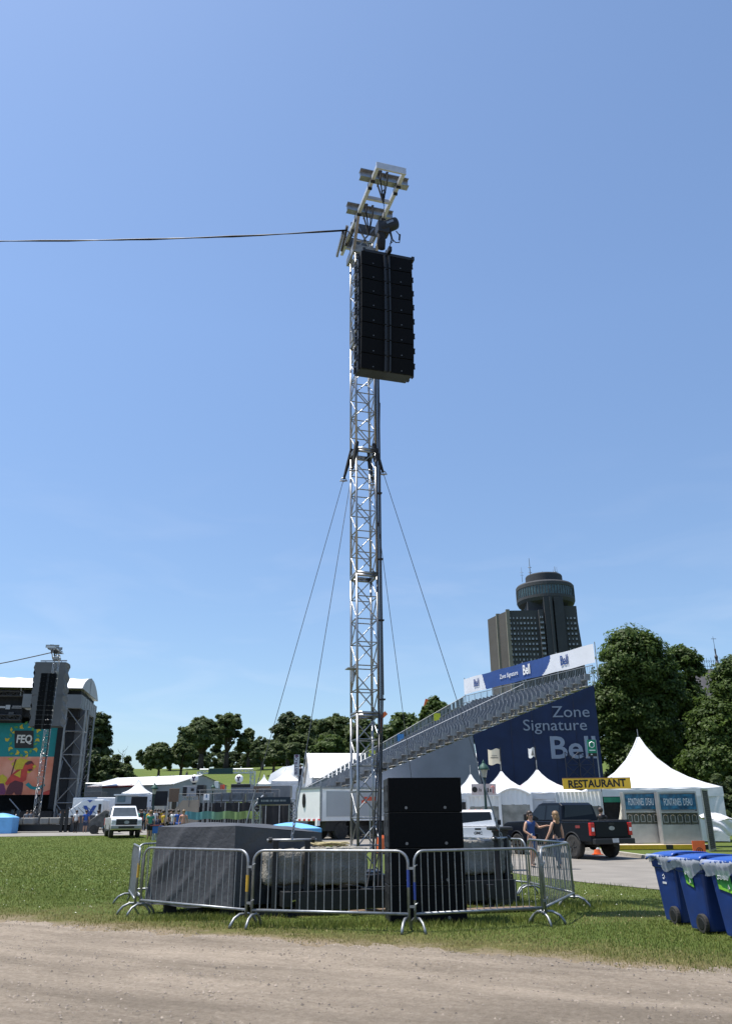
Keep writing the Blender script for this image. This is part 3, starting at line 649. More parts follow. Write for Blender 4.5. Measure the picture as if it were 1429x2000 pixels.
# rope coil
mb=MB(); rg=random.Random(5); c=bl(.62,.42)
for k in range(3):
    pts=[]; r0=.16+.06*k
    for i in range(50):
        a=i*.5+k; r=r0+.09*math.sin(i*.37+k*2)+.04*math.sin(i*1.3); pts.append((1.05*r*math.cos(a),.75*r*math.sin(a),.02+.035*abs(math.sin(i*.8+k))+.012*k))
    mb.path(pts,.011,5)
mb.path([(.2,.05,.03),(.3,.08,.02),(.36,-.02,.02),(.30,-.08,.02)],.011,5)
tag(mb.build('rope_coil',mat('yellow_rope',(.38,.32,.17),.85,0,.25,20),None,(c[0]-.12,c[1]-.1,1.075),smooth=True,rz=rz),'loose coil of yellow rope lying on a concrete block','rope')
for i,(x,y,r_,l) in enumerate(((.15,15.6,.5,'weathered timber plank lying on the grass under the tower base'),)):
    tag(MB().box((0,0,.03),(1.1,.2,.045)).build('timber_plank',WOOD,None,(x,y,.02),rz=r_),l,'plank')
tag(MB().box((0,0,.03),(1.5,.24,.05)).build('timber_plank',WOOD,None,(2.2,15.6,.02),rz=.25),'long timber plank on the grass beyond the right barricade','plank')
# crumpled foil litter
mb=MB(); mb.grid(lambda u,v:(.3*u,.22*v,.06+.10*math.sin(u*9+v*5)*math.sin(v*11)),9,7)
tag(mb.build('crumpled_sheet',mat('silver_sheet',(.6,.6,.6),.3,.3),None,(.28,15.2,.03)),'crumpled silver sheet beside the bottom ground speaker','litter')
# ---- ground stacked subwoofers
def make_sub():
    t=thing('ground_speaker','x','loudspeaker',(0,0,0))
    w,d,h=1.25,.74,.547
    MB().box((w/2,d/2+.02,h/2),(w,d-.04,h-.003)).build('cabinet',CABINET,t,bev=.015)
    MB().box((w/2,.008,h/2),(w-.03,.03,h-.02)).build('grille',BLACKG,t,bev=.008)
    for y in (.14,.52):
        for z in (.14,.38):
            o=MB().box((-.003,y,z),(.012,.09,.10)).build('handle_recess',BLACK,t)
    for x in (.30,.95): 
        MB().lathe([(.024,0),(.024,.018),(.012,.02)],(x,-.022,.075),12,'Y').build('latch_knob',mat('knob_grey',(.16,.16,.165),.4,.4),t)
    MB().box((w/2,.02,h-.003),(w-.02,.06,.006)).build('seam_trim',mat('worn_edge',(.02,.02,.02),.5),t)
    return t
s0=make_sub(); base=G(761,1806); NM=['lowest','second from the bottom','third from the bottom','topmost']
for i in range(4):
    o=s0 if i==0 else dup(s0); o.location=(base.x,base.y,.01+.547*i); o.rotation_euler=(0,0,R(4.5)); o['group']='speakers in the ground stack'
    o['label']='wide black bass loudspeaker, %s in the stack of four on the grass'%NM[i]
# ---- tarpaulin covered pile
near=G(452,1790); nl=Vector((near.x,near.y,0)); u=Vector((-.885,.465,0)); v=Vector((.50,.866,0)); Lu,Lv=1.78,3.1
lf=G(296,1784); u=(Vector((lf.x,lf.y,0))-nl); Lu=u.length; u=u/Lu; v=Vector((.56,.83,0))
t=thing('covered_pallet','large pile draped in a dark grey tarpaulin behind the left barricade','covered pile',nl,0)
def tarp_h(a,b): return 1.47-.07*b*1.0-.10*max(0,b-.4)
def fr(x): return x-math.floor(x)
def ridge(x,w=.22): 
    q=abs(fr(x)-.5)*2; q=max(0,1-(1-q)/w) if q>1-w else 0
    return q*q*(3-2*q)
def tarp_side(p0,p1,seed,htop0,htop1,nu,name):
    d=(p1-p0); L=d.length; d=d/L; n=Vector((d.y,-d.x,0)); mb=MB()
    def fn(a,k):
        ht=lerp_(htop0,htop1,a); z=.14+.02*math.sin(a*9+seed)*(k<.02)+(ht-.14)*k; e=min(a,1-a)
        fl=.11*(1-k)**1.4; env=min(1,e*9+.15)*(1-k**6*.8)
        wv=.12*math.sin(k*4+a*3+seed*9); w=.050*ridge(a*.9-k*.75+wv+seed+.15,.6)*(.3+.7*k)*(.5+.5*math.sin(a*5+seed))+.020*ridge(a*2.3-k*1.5+.8*wv+.35+seed,.35)*(1-a*.5)+.009*ridge(a*3.9-k*1.7-wv+.2,.4)*(1-k)+.010*math.sin(a*23+k*5)*(1-k)**2
        q=p0+d*(L*a)+n*(fl+w*env); 
        ex=(a-.5)*2; q=q+d*(fl*ex*abs(ex)**3)
        return (q.x,q.y,z-(.012*math.sin(a*math.pi) if k>.98 else 0))
    mb.grid(fn,nu,22); return mb
def lerp_(a,b,t): return a+(b-a)*t
Lv=2.55; c00=Vector((0,0,0)); c10=u*Lu; c11=u*Lu+v*Lv; c01=v*Lv; HA,HB_,HC,HD=1.46,1.45,1.40,1.30
mb=tarp_side(c10,c00,.2,HB_,HA,44,'f')
m2=tarp_side(c00,c01,.55,HA,HD,54,'r'); mb.add(m2.v,m2.f)
m2=tarp_side(c01,c11,.8,HD,HC,30,'b'); mb.add(m2.v,m2.f)
m2=tarp_side(c11,c10,.1,HC,HB_,40,'l'); mb.add(m2.v,m2.f)
def topf(a,b):
    q=u*Lu*a+v*Lv*b; h=lerp_(lerp_(HA,HB_,a),lerp_(HD,HC,a),b); e=min(a,1-a,b,1-b)
    return (q.x,q.y,h+min(1,e*6)*(.06+.03*ridge(a*1.3+b*.8,.4)+.02*math.sin(a*7+b*5)+.012*math.sin(b*21+a*3))-.012*math.sin(a*math.pi)*(e<.001))
mb.grid(topf,30,34)
tp_=mb.build('tarpaulin',TARP,t,smooth=True)
for a,b in ((.12,.05),(.85,.06),(.5,.05),(.1,.9)):
    q=u*Lu*a+v*Lv*b; MB().box((q.x,q.y,.11),(.22,.12,.22),rz=.4).build('foot_block',BLACK,t)
# ---- crowd control barricades
def make_barricade():
    t=thing('barricade','x','barricade',(0,0,0))
    L=2.5; r=.17; top=1.10
    pts=[(.05,0,.14),(.05,0,top-r)]+[(x,0,z) for x,z in arc(.05+r,top-r,r,180,90,6)[1:]]+[(x,0,z) for x,z in arc(L-.05-r,top-r,r,90,0,6)]+[(L-.05,0,.14)]
    f=MB().path(pts,.021,10).tube((.05,0,.24),(L-.05,0,.24),.021,10).build('frame',GALV,t,smooth=True)
    mb=MB()
    for i in range(1,19): mb.tube((.05+i*(L-.1)/19,0,.24),(.05+i*(L-.1)/19,0,top),.0075,6,cap=False)
    mb.build('bars',GALV,t,smooth=True)
    for x in (.09,L-.09):
        pts=[(x,-.29,.0),(x,-.26,.06),(x,-.20,.13),(x,-.09,.18),(x,.09,.18),(x,.20,.13),(x,.26,.06),(x,.29,.0)]
        MB().path(pts,.021,8).build('foot',GALV,t,smooth=True)
    for z in (.34,.86): MB().bar((L-.05,0,z),(L+.04,.0,z),.03,.035).path([(L+.03,.0,z-.05),(L+.05,.0,z+.03),(L+.08,.02,z+.05)],.010,6).build('coupling',GALV,t)
    return t
b0=make_barricade()
pts=[G(268,1787),G(484,1811),G(806,1821),G(1066,1806),Vector((3.80,16.35,0)),Vector((3.45,18.9,0)),Vector((2.2,21.05,0))]
labs=['galvanised barricade in front of the grey tarpaulin pile, yellow sticker on its right post','galvanised barricade in front of the left concrete blocks and rope coil','galvanised barricade in front of the black ground speakers, blue stickers on its post','galvanised barricade on the right side, running back toward the road','galvanised barricade at the back right corner before the black truck','galvanised barricade at the back behind the right concrete block','galvanised barricade seen end on, left of the tarpaulin pile','galvanised barricade behind the tarpaulin pile, mostly hidden by it']
segs=[(pts[i],pts[i+1]) for i in range(6)]
fl=G(250,1764); segs.append((Vector((fl.x,fl.y,0)),Vector((pts[0].x-.06,pts[0].y+.02,0)))); segs.append((Vector((fl.x+.05,fl.y+.05,0)),Vector((fl.x+1.75,fl.y+1.85,0))))
BANDY=mat('yellow_band',(.55,.33,.03),.5); BANDB=mat('blue_band',(.02,.05,.25),.5)
for i,(a,b) in enumerate(segs):
    o=b0 if i==0 else dup(b0)
    d=b-a; o.location=(a.x,a.y,.0); o.rotation_euler=(R(random.uniform(-1,1)),0,math.atan2(d.y,d.x)); o.scale=(d.length/2.5,1,1)
    o['label']=labs[i]; o['group']='barricades ringing the tower base'
for i,(par,x,z,m) in enumerate(((0,2.45,.62,BANDY),(6,2.45,.72,BANDY),(1,2.45,.72,BANDB),(2,.05,.55,BANDB))):
    pr=[o for o in COL.objects if o.name.startswith('barricade') and o.parent is None][par]
    MB().lathe([(.0225,-.12),(.0225,.12)],(x,0,z),10).build('sticker',m,pr)
# ---- wheeled recycling bins
def make_bin(variant):
    t=thing('recycling_bin','x','recycling bin',(0,0,0),0,'blue recycling bins on the grass')
    def ring(w,d,z,yo=0,r=.06):
        q=[]
        for sx,sy,a0 in ((1,-1,-90),(1,1,0),(-1,1,90),(-1,-1,180)):
            for k in range(4):
                a=R(a0+30*k); q.append((sx*(w/2-r)+r*math.cos(a),sy*(d/2-r)+yo+r*math.sin(a),z))
        return q
    rs=[ring(.46,.50,.03,.02),ring(.47,.52,.06,.02),ring(.55,.66,.72,0),ring(.56,.67,.78,0),ring(.60,.72,.80,0),ring(.61,.73,.90,0),ring(.645,.77,.91,0),ring(.645,.77,.96,0)]
    mb=MB(); n=16
    for q in rs: mb.v+=q
    for j in range(len(rs)-1):
        for i in range(n): mb.f.append((j*n+i,j*n+(i+1)%n,(j+1)*n+(i+1)%n,(j+1)*n+i))
    mb.f.append(tuple(range(n-1,-1,-1))); mb.f.append(tuple((len(rs)-1)*n+i for i in range(n))); mb.m=[0]*len(mb.f)
    mb.build('body',BLUEB,t)
    mb=MB(); mb.grid(lambda a,b:((a-.5)*.70,-.44+.86*b,1.0+.028*math.sin(math.pi*min(1,max(0,a)))*(.5+.5*math.sin(math.pi*b))+.03*b-.05*(abs(a-.5)*2)**8-.04*(1-b)**6),14,14)
    l=mb.build('lid',mat('blue_lid',(.020,.075,.33),.35,0,.1,5),t,smooth=True); sm=l.modifiers.new('solid','SOLIDIFY'); sm.thickness=.028
    hb=MB(); hb.tube((-.24,.47,1.0),(.24,.47,1.0),.018,8)
    for sx in (-1,1): hb.bar((sx*.2,.36,.97),(sx*.2,.47,1.0),.04,.04)
    hb.box((0,.33,.86),(.5,.10,.06)); hb.build('handle',BLUEB,t,smooth=False)
    for sx in (-1,1):
        w=MB().lathe([(.06,-.03),(.118,-.032),(.128,-.02),(.128,.02),(.118,.032),(.06,.03)],(sx*.285,.20,.128),20,'X').build('wheel',RUBBER,t,smooth=False)
        MB().lathe([(.01,-.037),(.075,-.036),(.085,-.028),(.085,.028),(.075,.036),(.01,.037)],(sx*.285,.20,.128),14,'X').build('hub',BLACK,w)
    # bag liner pulled over the rim
    mb=MB(); nn=72
    def bag(i,j):
        a=2*math.pi*i/nn; c,s_=math.cos(a),math.sin(a); k=max(abs(c)/.335,abs(s_)/.40); x,y=c/k,s_/k
        dr=[0,.02,.05,.085,.12][j]*(1+.45*math.sin(a*2+variant)+.25*math.sin(a*5))*(1.35 if c>0 else .6); ou=1+.06*math.sin(j*1.2)+.035*math.sin(a*19+j)*(j>0)+.02*math.sin(a*31-j*2)
        return (x*ou,y*ou,.985-dr)
    for j in range(5):
        for i in range(nn): mb.v.append(bag(i,j))
    mb.f=[(j*nn+i,(j+1)*nn+i,(j+1)*nn+(i+1)%nn,j*nn+(i+1)%nn) for j in range(4) for i in range(nn)]; mb.m=[0]*len(mb.f)
    bm=MATS.get('bag')
    if bm is None:
        bm=mat('bag',(.62,.66,.74),.3,0,.1,4); pb=bm.node_tree.nodes['Principled BSDF']; pb.inputs['Alpha'].default_value=.5
    mb.build('bag_liner',bm,t,smooth=True)
    sl=R(4.6)
    if variant:
        z0,z1=(.58,.86) if variant==1 else (.56,.86); y0,y1=((-.10,.10) if variant==1 else (-.16,.16))
        def sx_(z): return .2355+(z-.06)*.0605+.006+(.022 if z>.8 else 0)
        mb=MB(); mb.add([(.278,y0,z0+.05),(.278,y1,z0),(.312,y1,z1),(.312,y0,z1)],[(0,1,2,3)])
        st=mb.build('sticker',GREENL,t)
        MB().add([(.281,y0+.01,z0+.055),(.281,y1-.01,z0+.01),(.287,y1-.01,z0+.13),(.289,y0+.01,z0+.14)],[(0,1,2,3)]).build('light_panel',mat('lime_print',(.22,.52,.05),.5),st)
        mb=MB()
        for k in range(5 if variant==1 else 7):
            yy=y0+.05+k*(y1-y0-.08)/(5 if variant==1 else 7); zz=z0+.20+.012*(k%2); mb.path([(.302,yy+.016*math.cos(q),zz+.025*math.sin(q)) for q in [j*math.pi/3 for j in range(6)]],.0045,4,closed=True)
        mb.path([(.312,y0+.06,z1-.07),(.312,y0+.14,z1-.075)],.004,4); mb.path([(.290,y1-.10,z0+.06),(.292,y1-.08,z0+.12),(.290,y1-.06,z0+.07)],.004,4,closed=True)
        mb.build('print',WHITEL,st)
    else:
        mb=MB(); xx=lambda z:.2375+(z-.06)*.0605+.004+(.02 if z>.8 else 0)
        for k in range(3): a=R(90+120*k); mb.bar((xx(.66),-.02+.035*math.cos(a),.66+.035*math.sin(a)),(xx(.66),-.02+.035*math.cos(a+1.3),.66+.035*math.sin(a+1.3)),.004,.012)
        for k in range(4): mb.box((xx(.57),-.07+.033*k,.57),(.005,.02,.03))
        for k in range(4): mb.box((xx(.85),-.07+.035*k,.85),(.005,.022,.028))
        mb.build('print',WHITEL,t)
    return t
for i,(px,py) in enumerate(((1338,1806),(1393,1824),(1468,1840))):
    o=make_bin(i); q=G(px,py); o.location=(q.x+.12,q.y+.28,0); o.rotation_euler=(0,0,R(-171+2*i)); 
    o['label']=['blue wheeled recycling bin without a sticker, farthest back in the row of bins','blue wheeled recycling bin with a narrow green sticker, middle of the row','blue wheeled recycling bin with a wide green sticker, cut by the picture edge'][i]
# ================================================================ grandstand
def lerp(a,b,t): return a+(b-a)*t
Ys0,Ys1=55.0,70.0
NT=P(1160,1332,Ys0); 
SX0,SX1=-4.6,NT.x; FXa,FXb=-6.0,P(905,1392,Ys1).x
ZF,ZB=2.35,NT.z
NR=32
def SP(u,v,dz=0):   # u front->back, v near->far
    return Vector((lerp(lerp(SX0,SX1,u),lerp(FXa,FXb,u),v), lerp(Ys0,Ys1,v), lerp(ZF,ZB,u)+dz))
gs=thing('grandstand','large temporary grandstand with rows of grey seats, wrapped in grey and navy mesh','grandstand',(0,0,0))
mb=MB(); TZ=(ZB-ZF)/NR
for i in range(NR):
    a,b=i/NR,(i+1)/NR; q=[SP(a,0),SP(b,0),SP(b,1),SP(a,1)]
    for p in q: p.z=ZF+TZ*i
    mb.add([p for p in q]+[p-Vector((0,0,.05)) for p in q],[(0,1,2,3),(7,6,5,4),(0,4,5,1),(1,5,6,2),(2,6,7,3),(3,7,4,0)])
mb.build('tread',mat('aluminium_decking',(.44,.43,.40),.6,.3,.2,3),gs)
mb=MB()
for i in range(NR):
    a=(i+1)/NR; p,q=SP(a,0),SP(a,1); p.z=q.z=ZF+TZ*(i+.5); 
    if i%2==0:
        for v in (.0,.02): 
            w=SP(a,v); mb.bar((w.x,w.y,.3),(w.x,w.y,w.z-.1),.06,.06)
    w=SP(i/NR,.01); w2=SP((i+1)/NR,.01); mb.bar((w.x,w.y,ZF+TZ*i-.45),(w2.x,w2.y,ZF+TZ*(i+1)-.45),.05,.05)
mb.build('support_frame',GALV,gs)
# seat (shared mesh)
rowdir=(SP(.5,1)-SP(.5,0)); rl=rowdir.length; rowdir.normalize(); fwd=Vector((-rowdir.y,rowdir.x,0))  # toward the front (-x)
smb=MB(); smb.box((.0,0,.42),(.40,.43,.05)); smb.bar((.19,0,.44),(.27,0,.86),.43,.04,Vector((0,1,0))); smb.box((.1,0,.2),(.05,.34,.40))
seat=smb.build('seat',SEATM,gs); 
ang0=math.atan2(-fwd.y,-fwd.x)
cands=[]
pitch=.52; ns=int(rl/pitch)
for i in range(NR):
    for k in range(ns):
        v=(k*pitch+.35)/rl
        if v>.985 or .455<v<.50: continue
        p=SP((i+.35)/NR,v); p.z=ZF+TZ*i; cands.append((k,i,p))
cands.sort(key=lambda c:(c[0],-c[1]))
seat.location=cands[0][2]; seat.rotation_euler=(0,0,ang0)
for k,i,p in cands[1:98]:
    s_=seat.copy(); COL.objects.link(s_); s_.parent=gs; s_.location=p
mb=MB(); Rz=Matrix.Rotation(ang0,3,'Z'); base_v=[Rz@Vector(v_) for v_ in smb.v]
for k,i,p in cands[98:]:
    if k>26: continue
    mb.add([q+p for q in base_v],smb.f)
r_=mb.build('seat_rows',SEATM,gs); r_['kind']='stuff'
# rails
def rail(v,name,h=1.05,mesh=True,u0=0,u1=1,m=GALV,r=.03,step=.03,off=0):
    mb=MB(); a,b=SP(u0,v,h+off),SP(u1,v,h+off); mb.tube(a,b,r,6); mb.tube(SP(u0,v,h*.5+off),SP(u1,v,h*.5+off),r*.7,5)
    n=int((u1-u0)/step)
    for i in range(n+1): u=u0+(u1-u0)*i/n; mb.tube(SP(u,v,-.1),SP(u,v,h+off),r*.8,5)
    return mb.build(name,m,gs)
rail(.99,'far_railing',1.15); rail(.475,'aisle_handrail',1.0,step=.1,m=WHITEM,r=.022)
mb=MB()
for i in range(42): u=i/42; mb.add([SP(u,.995,.15),SP(u+.019,.995,.15),SP(u+.019,.995,1.1),SP(u,.995,1.1)],[(0,1,2,3)])
mb.build('railing_mesh',mat('railing_mesh',(.20,.23,.23),.6,.2,.2,3),gs)
mb=MB(); k=14
for i in range(k+1): v=i/k; mb.tube(SP(0,v,-.6),SP(0,v,1.1),.03,5)
mb.tube(SP(0,0,1.1),SP(0,1,1.1),.03,6); mb.tube(SP(0,0,.5),SP(0,1,.5),.02,5); mb.build('front_railing',GALV,gs)
mb=MB(); k=18
for i in range(k+1): v=i/k; mb.tube(SP(1,v,-.2),SP(1,v,1.15),.03,5)
mb.tube(SP(1,0,1.15),SP(1,1,1.15),.03,6); mb.tube(SP(1,0,.6),SP(1,1,.6),.025,6)
for i in range(90): mb.tube(SP(1,i/90,0),SP(1,i/90,1.1),.012,4,cap=False)
mb.build('back_railing',GALV,gs)
for v_,u_,c_,nm in ((.985,.44,'y','yellow_panel'),(.985,.83,'y','yellow_panel'),(.985,.61,'b','blue_panel')):
    a=SP(u_,v_,.35); MB().box((a.x,a.y-.15,a.z+.3),(.55,.06,.75)).build(nm,mat('lime_panel',(.50,.55,.03),.6) if c_=='y' else mat('sky_panel',(.05,.22,.50),.6),gs)
# banner along the back
hn=P(1160,1262,Ys0).z-P(1158,1300,Ys0).z
BA=lambda v,w: SP(1.01,v,1.15+.1+w*hn*.97+ .02*math.sin(v*30))
mats=[PALEB,NAVYB]; mb=MB()
def bcol(v,w): 
    return 1 if (.285+.07*(1-w)**2)<v<(.80+.03*w) else 0
nb=200
for i in range(nb):
    for j in range(14):
        v0,v1,w0,w1=i/nb,(i+1)/nb,j/14,(j+1)/14; mb.mi=bcol((v0+v1)/2,(w0+w1)/2)
        mb.add([BA(v0,w0),BA(v1,w0),BA(v1,w1),BA(v0,w1)],[(0,1,2,3)])
bo=mb.build('banner',mats,gs)
mb=MB()
for v in (0,.25,.5,.75,1): mb.tube(SP(1.015,v,0),SP(1.015,v,1.3+hn),.035,6)
mb.build('banner_post',STEEL,gs)
bd=(SP(1,0)-SP(1,1)); byaw=math.atan2(bd.y,bd.x)
tn_=Vector((bd.y,-bd.x,0)).normalized()
if tn_.x>0: tn_=-tn_
tn=-tn_ if tn_.y>0 else tn_
for s_,v,m,sz,b_ in (('Bell',.19,NAVYB,1.0,.012),('Bell',.46,WHITEL,1.05,.02),('Zone Signature',.60,WHITEL,.50,0),('Bell',.88,NAVYB,.9,.01)):
    q=BA(v,.52)+tn_*.05
    text(s_,sz,m,bo,q,(R(90),0,byaw),.006,bold=b_,sx=.62 if s_=='Bell' else .80)
# near side wrap: grey part and navy part
def wrap(u0,u1,l0,l1,m,name):
    mb=MB(); nu,nv=24,10
    def fn(a,b):
        ub,ut=lerp(l0,l1,a),lerp(u0,u1,a); u=lerp(ub,ut,b); zt=lerp(ZF,ZB,ut)-.18
        p=SP(u,0); return (p.x+ .0, p.y-.12+.04*math.sin(a*25+b*3)*math.sin(b*3.1)+.02*math.sin(a*70), lerp(.55,zt,b))
    mb.grid(fn,nu,nv); return mb.build(name,m,gs,smooth=True)
ua=(P(922,1440,Ys0).x-SX0)/(SX1-SX0); ub_=(P(950,1540,Ys0).x-SX0)/(SX1-SX0)
wrap(0,ua,0,ub_,GREYW,'grey_wrap'); nw=wrap(ua+.002,.995,ub_+.002,.995,NAVY,'navy_wrap')
for k in range(1,5):
    u=lerp(max(ua,ub_)+.02,.99,k/5); p=SP(u,0); MB().tube((p.x,p.y-.16,.6),(p.x,p.y-.16,lerp(ZF,ZB,u)-.25),.018,4).build('wrap_seam',mat('navy_seam',(.0025,.009,.035),.8),nw)
for s_,px,py,sz,b_,sx in (('Zone',1114,1391,1.05,0,1.12),('Signature',1083,1417,1.03,0,1.12),('Bell',1119,1462,2.0,.03,1.1)):
    q=P(px,py,Ys0-.22); text(s_,sz,GREYT,nw,q,(R(90),0,0),.004,bold=b_,sx=sx)
mb=MB()
for i in range(9):
    u=.80+.02*i; 
a=P(1108,1532,54.3); 
for dx in (0,.9,1.8): 
    for dy in (0,): mb.tube((a.x+dx,a.y,0.4),(a.x+dx,a.y,P(0,1478,54.3).z),.03,5)
zt=P(0,1478,54.3).z; zb=P(0,1530,54.3).z
for z0 in (zb,(zb+zt)/2): 
    for dx in (0,.9): mb.tube((a.x+dx,a.y,z0),(a.x+dx+.9,a.y,z0+(zt-zb)/2),.02,4); mb.tube((a.x+dx+.9,a.y,z0),(a.x+dx,a.y,z0+(zt-zb)/2),.02,4)
    mb.tube((a.x,a.y,z0),(a.x+1.8,a.y,z0),.02,4)
mb.build('frame',mat('dark_scaffold',(.03,.035,.05),.6,.2,.1,4),thing('scaffold','small dark scaffold frame standing before the navy grandstand wrap','scaffold'))
for px,py,w_,h_,lab,m,seed in ((966,1478,22,27,'larger cream flag flying before the navy grandstand wrap',mat('cream_flag',(.62,.55,.42),.7,0,.06,2),1),(1039,1470,12,17,'small white flag with a dark mark before the navy wrap',mat('white_flag',(.62,.62,.60),.7,0,.06,2),2)):
    Yf=46; q=P(px+w_/2,py,Yf); s_=46*1.0/1556
    t=thing('flag',lab,'flag',(q.x,q.y,0),0,'flags by the tents'); W_=w_*s_; H_=h_*s_
    MB().tube((0,0,hz(q.x,Yf)-.1),(0,0,q.z+H_/2+.1),.03,6).build('flagpole',BLACK,t)
    mb=MB(); mb.grid(lambda a,b:(-.03-W_*a,.08*math.sin(a*6+seed),q.z-H_/2+H_*b+.05*math.sin(a*6.3)),10,6); f_=mb.build('cloth',m,t,smooth=True)
    k=MB()
    if seed==1:
        for j,(zz,l) in enumerate(((.10,.30),(0,.42),(-.02,.42))): k.box((-.36,-.095,q.z+zz-.05),(l,.006,.03))
    else: k.add([(-.28,-.1,q.z-.15),(-.10,-.1,q.z-.15),(-.17,-.1,q.z+.17)],[(0,1,2)])
    k.build('print',mat('flag_print',(.20,.18,.15),.7),f_)
# ================================================================ tents
def pagoda(label,c,w,eave,peak,rz,d=None,group='white peaked tents by the grandstand',valance=.28,sag=.5,pole=.5,name='pagoda_tent'):
    d=d or w; t=thing(name,label,'tent',c,rz,group)
    mb=MB(); n=8; prof=[(1,0),(.8,.085),(.6,.20),(.4,.36),(.22,.58),(.09,.82),(.0,1.0)]
    prof=[(r,(h*(1-sag)+ (1-r)*0*sag) if False else h) for r,h in prof]
    rings=[]
    for r,h in prof:
        q=[]
        for (x0,y0),(x1,y1) in zip(((-1,-1),(1,-1),(1,1),(-1,1)),((1,-1),(1,1),(-1,1),(-1,-1))):
            for i in range(n):
                f=i/n; x,y=x0+(x1-x0)*f,y0+(y1-y0)*f; dip=-.05*math.sin(math.pi*f)*r
                q.append((x*w/2*max(r,.015),y*d/2*max(r,.015),eave+(peak-eave)*(h+dip*.4)))
        rings.append(q)
    m=4*n; mb.v=[p for q in rings for p in q]; mb.f=[(j*m+i,j*m+(i+1)%m,(j+1)*m+(i+1)%m,(j+1)*m+i) for j in range(len(rings)-1) for i in range(m)]; mb.m=[0]*len(mb.f); mb.mi=1
    for q in range(4): mb.path([rings[j][q*n] for j in range(len(rings))],.022,4)
    for q in range(4): mb.path([rings[j][q*n+n//2] for j in range(len(rings))],.008,4)
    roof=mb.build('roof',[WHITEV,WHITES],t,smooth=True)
    mb=MB(); 
    for (x0,y0),(x1,y1) in zip(((-1,-1),(1,-1),(1,1),(-1,1)),((1,-1),(1,1),(-1,1),(-1,-1))):
        mb.grid(lambda a,b:((x0+(x1-x0)*a)*w/2*1.002,(y0+(y1-y0)*a)*d/2*1.002,eave-.02+.0-valance*(1-b)-.10*math.sin(math.pi*a)*.4*b),8,1)
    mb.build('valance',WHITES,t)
    for sx in (-1,1):
        for sy in (-1,1): MB().box((sx*(w/2-.06),sy*(d/2-.06),eave/2),(.07,.07,eave)).build('pole',WHITEM,t)
    if pole: MB().tube((0,0,peak-.05),(0,0,peak+pole),.02,5).build('finial',STEEL,t)
    return t
def wall(t,w,d,eave,side,m=None,name='side_wall'):
    mb=MB(); s_={'f':((-1,-1),(1,-1)),'l':((-1,1),(-1,-1)),'r':((1,-1),(1,1)),'b':((1,1),(-1,1))}[side]
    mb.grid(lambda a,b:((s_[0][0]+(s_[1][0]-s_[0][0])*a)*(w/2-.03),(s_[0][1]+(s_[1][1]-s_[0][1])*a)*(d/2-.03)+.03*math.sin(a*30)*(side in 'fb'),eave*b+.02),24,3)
    return mb.build(name,m or WHITES,t,smooth=True)
def door(t,x0,x1,y,top,eave,arch=True,m=CLEARV,dark=False):
    # white framed panel with clear window, standing proud of the wall; curtain gather on top
    w=x1-x0; mb=MB()
    n=10; outer=[(x0-.14,0.02),(x0-.14,top+.25)]+([(x0+w*i/n,top+.25+.28*math.sin(math.pi*i/n)) for i in range(n+1)] if arch else [])+[(x1+.14,top+.25),(x1+.14,.02)]
    mb.box((x0-.07,y-.05,top/2),(.14,.06,top)).box((x1+.07,y-.05,top/2),(.14,.06,top))
    if arch:
        pts=[(x0-.07+(w+.14)*i/n,y-.05,top+.30*math.sin(math.pi*i/n)) for i in range(n+1)]; mb.path(pts,.07,6)
    else: mb.box((x0+w/2,y-.05,top+.05),(w+.28,.06,.14))
    fr=mb.build('door_frame',WHITEV,t)
    mb=MB(); mb.grid(lambda a,b:(x0+w*a,y-.03+.03*math.sin(a*40)*b,lerp(top-.48,top+(.26*math.sin(math.pi*a) if arch else 0),b)),40,2); mb.build('curtain',WHITEV,fr,smooth=True)
    mb=MB(); mb.grid(lambda a,b:(x0+w*a,y-.022+.015*math.sin(a*17+b*3),lerp(.03,top-.46,b)),16,5); mb.build('window_panel',m,fr,smooth=True)
    return fr
def tz(py,Y): return P(714,py,Y).z
# three peaked tents in a row
Yt=44.0
def tentrow(px,pk,label,w=3.6,Y=Yt,ev=1549):
    c=B(px,Y,pk); g0=c.z; p=P(px,pk,Y); e=P(px,ev,Y-1.5); c.x=p.x
    return pagoda(label,c,w,e.z-g0,p.z-g0,R(-6)),w,e.z-g0
t1,w1,e1=tentrow(918,1513,'white peaked tent partly behind the stack of ground speakers',2.7,45.5)
t2,w2,e2=tentrow(978,1507,'white peaked tent behind the green lamp post',3.7)
t3,w3,e3=tentrow(1048,1504,'white peaked tent with faint red lettering on its roof',4.3)
for t_,w_,e_ in ((t1,w1,e1),(t2,w2,e2),(t3,w3,e3)): wall(t_,w_,w_,e_,'f'); wall(t_,w_,w_,e_,'r'); wall(t_,w_,w_,e_,'l')
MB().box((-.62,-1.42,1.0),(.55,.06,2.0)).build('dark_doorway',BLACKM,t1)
door(t2,-1.75,-.35,-w2/2-.30,2.25,e2,False); door(t3,-2.25,-.70,-w3/2-.12,2.32,e3,True)
MB().box((.4,-w3/2-.02,1.1),(.9,.03,1.8)).box((1.45,-w3/2-.02,1.1),(1.0,.03,1.8)).build('wall_panel',mat('grey_tent_panel',(.42,.43,.45),.6),t3)
for s_,x,z in (('Bella',-.75,.33),('Bella',.62,.33)):
    text(s_,.34,mat('pink_print',(.70,.40,.41),.6),t3,(x,-w3/2*.80-.06,e3+.30),(R(55),0,0),.003,shear=.2)
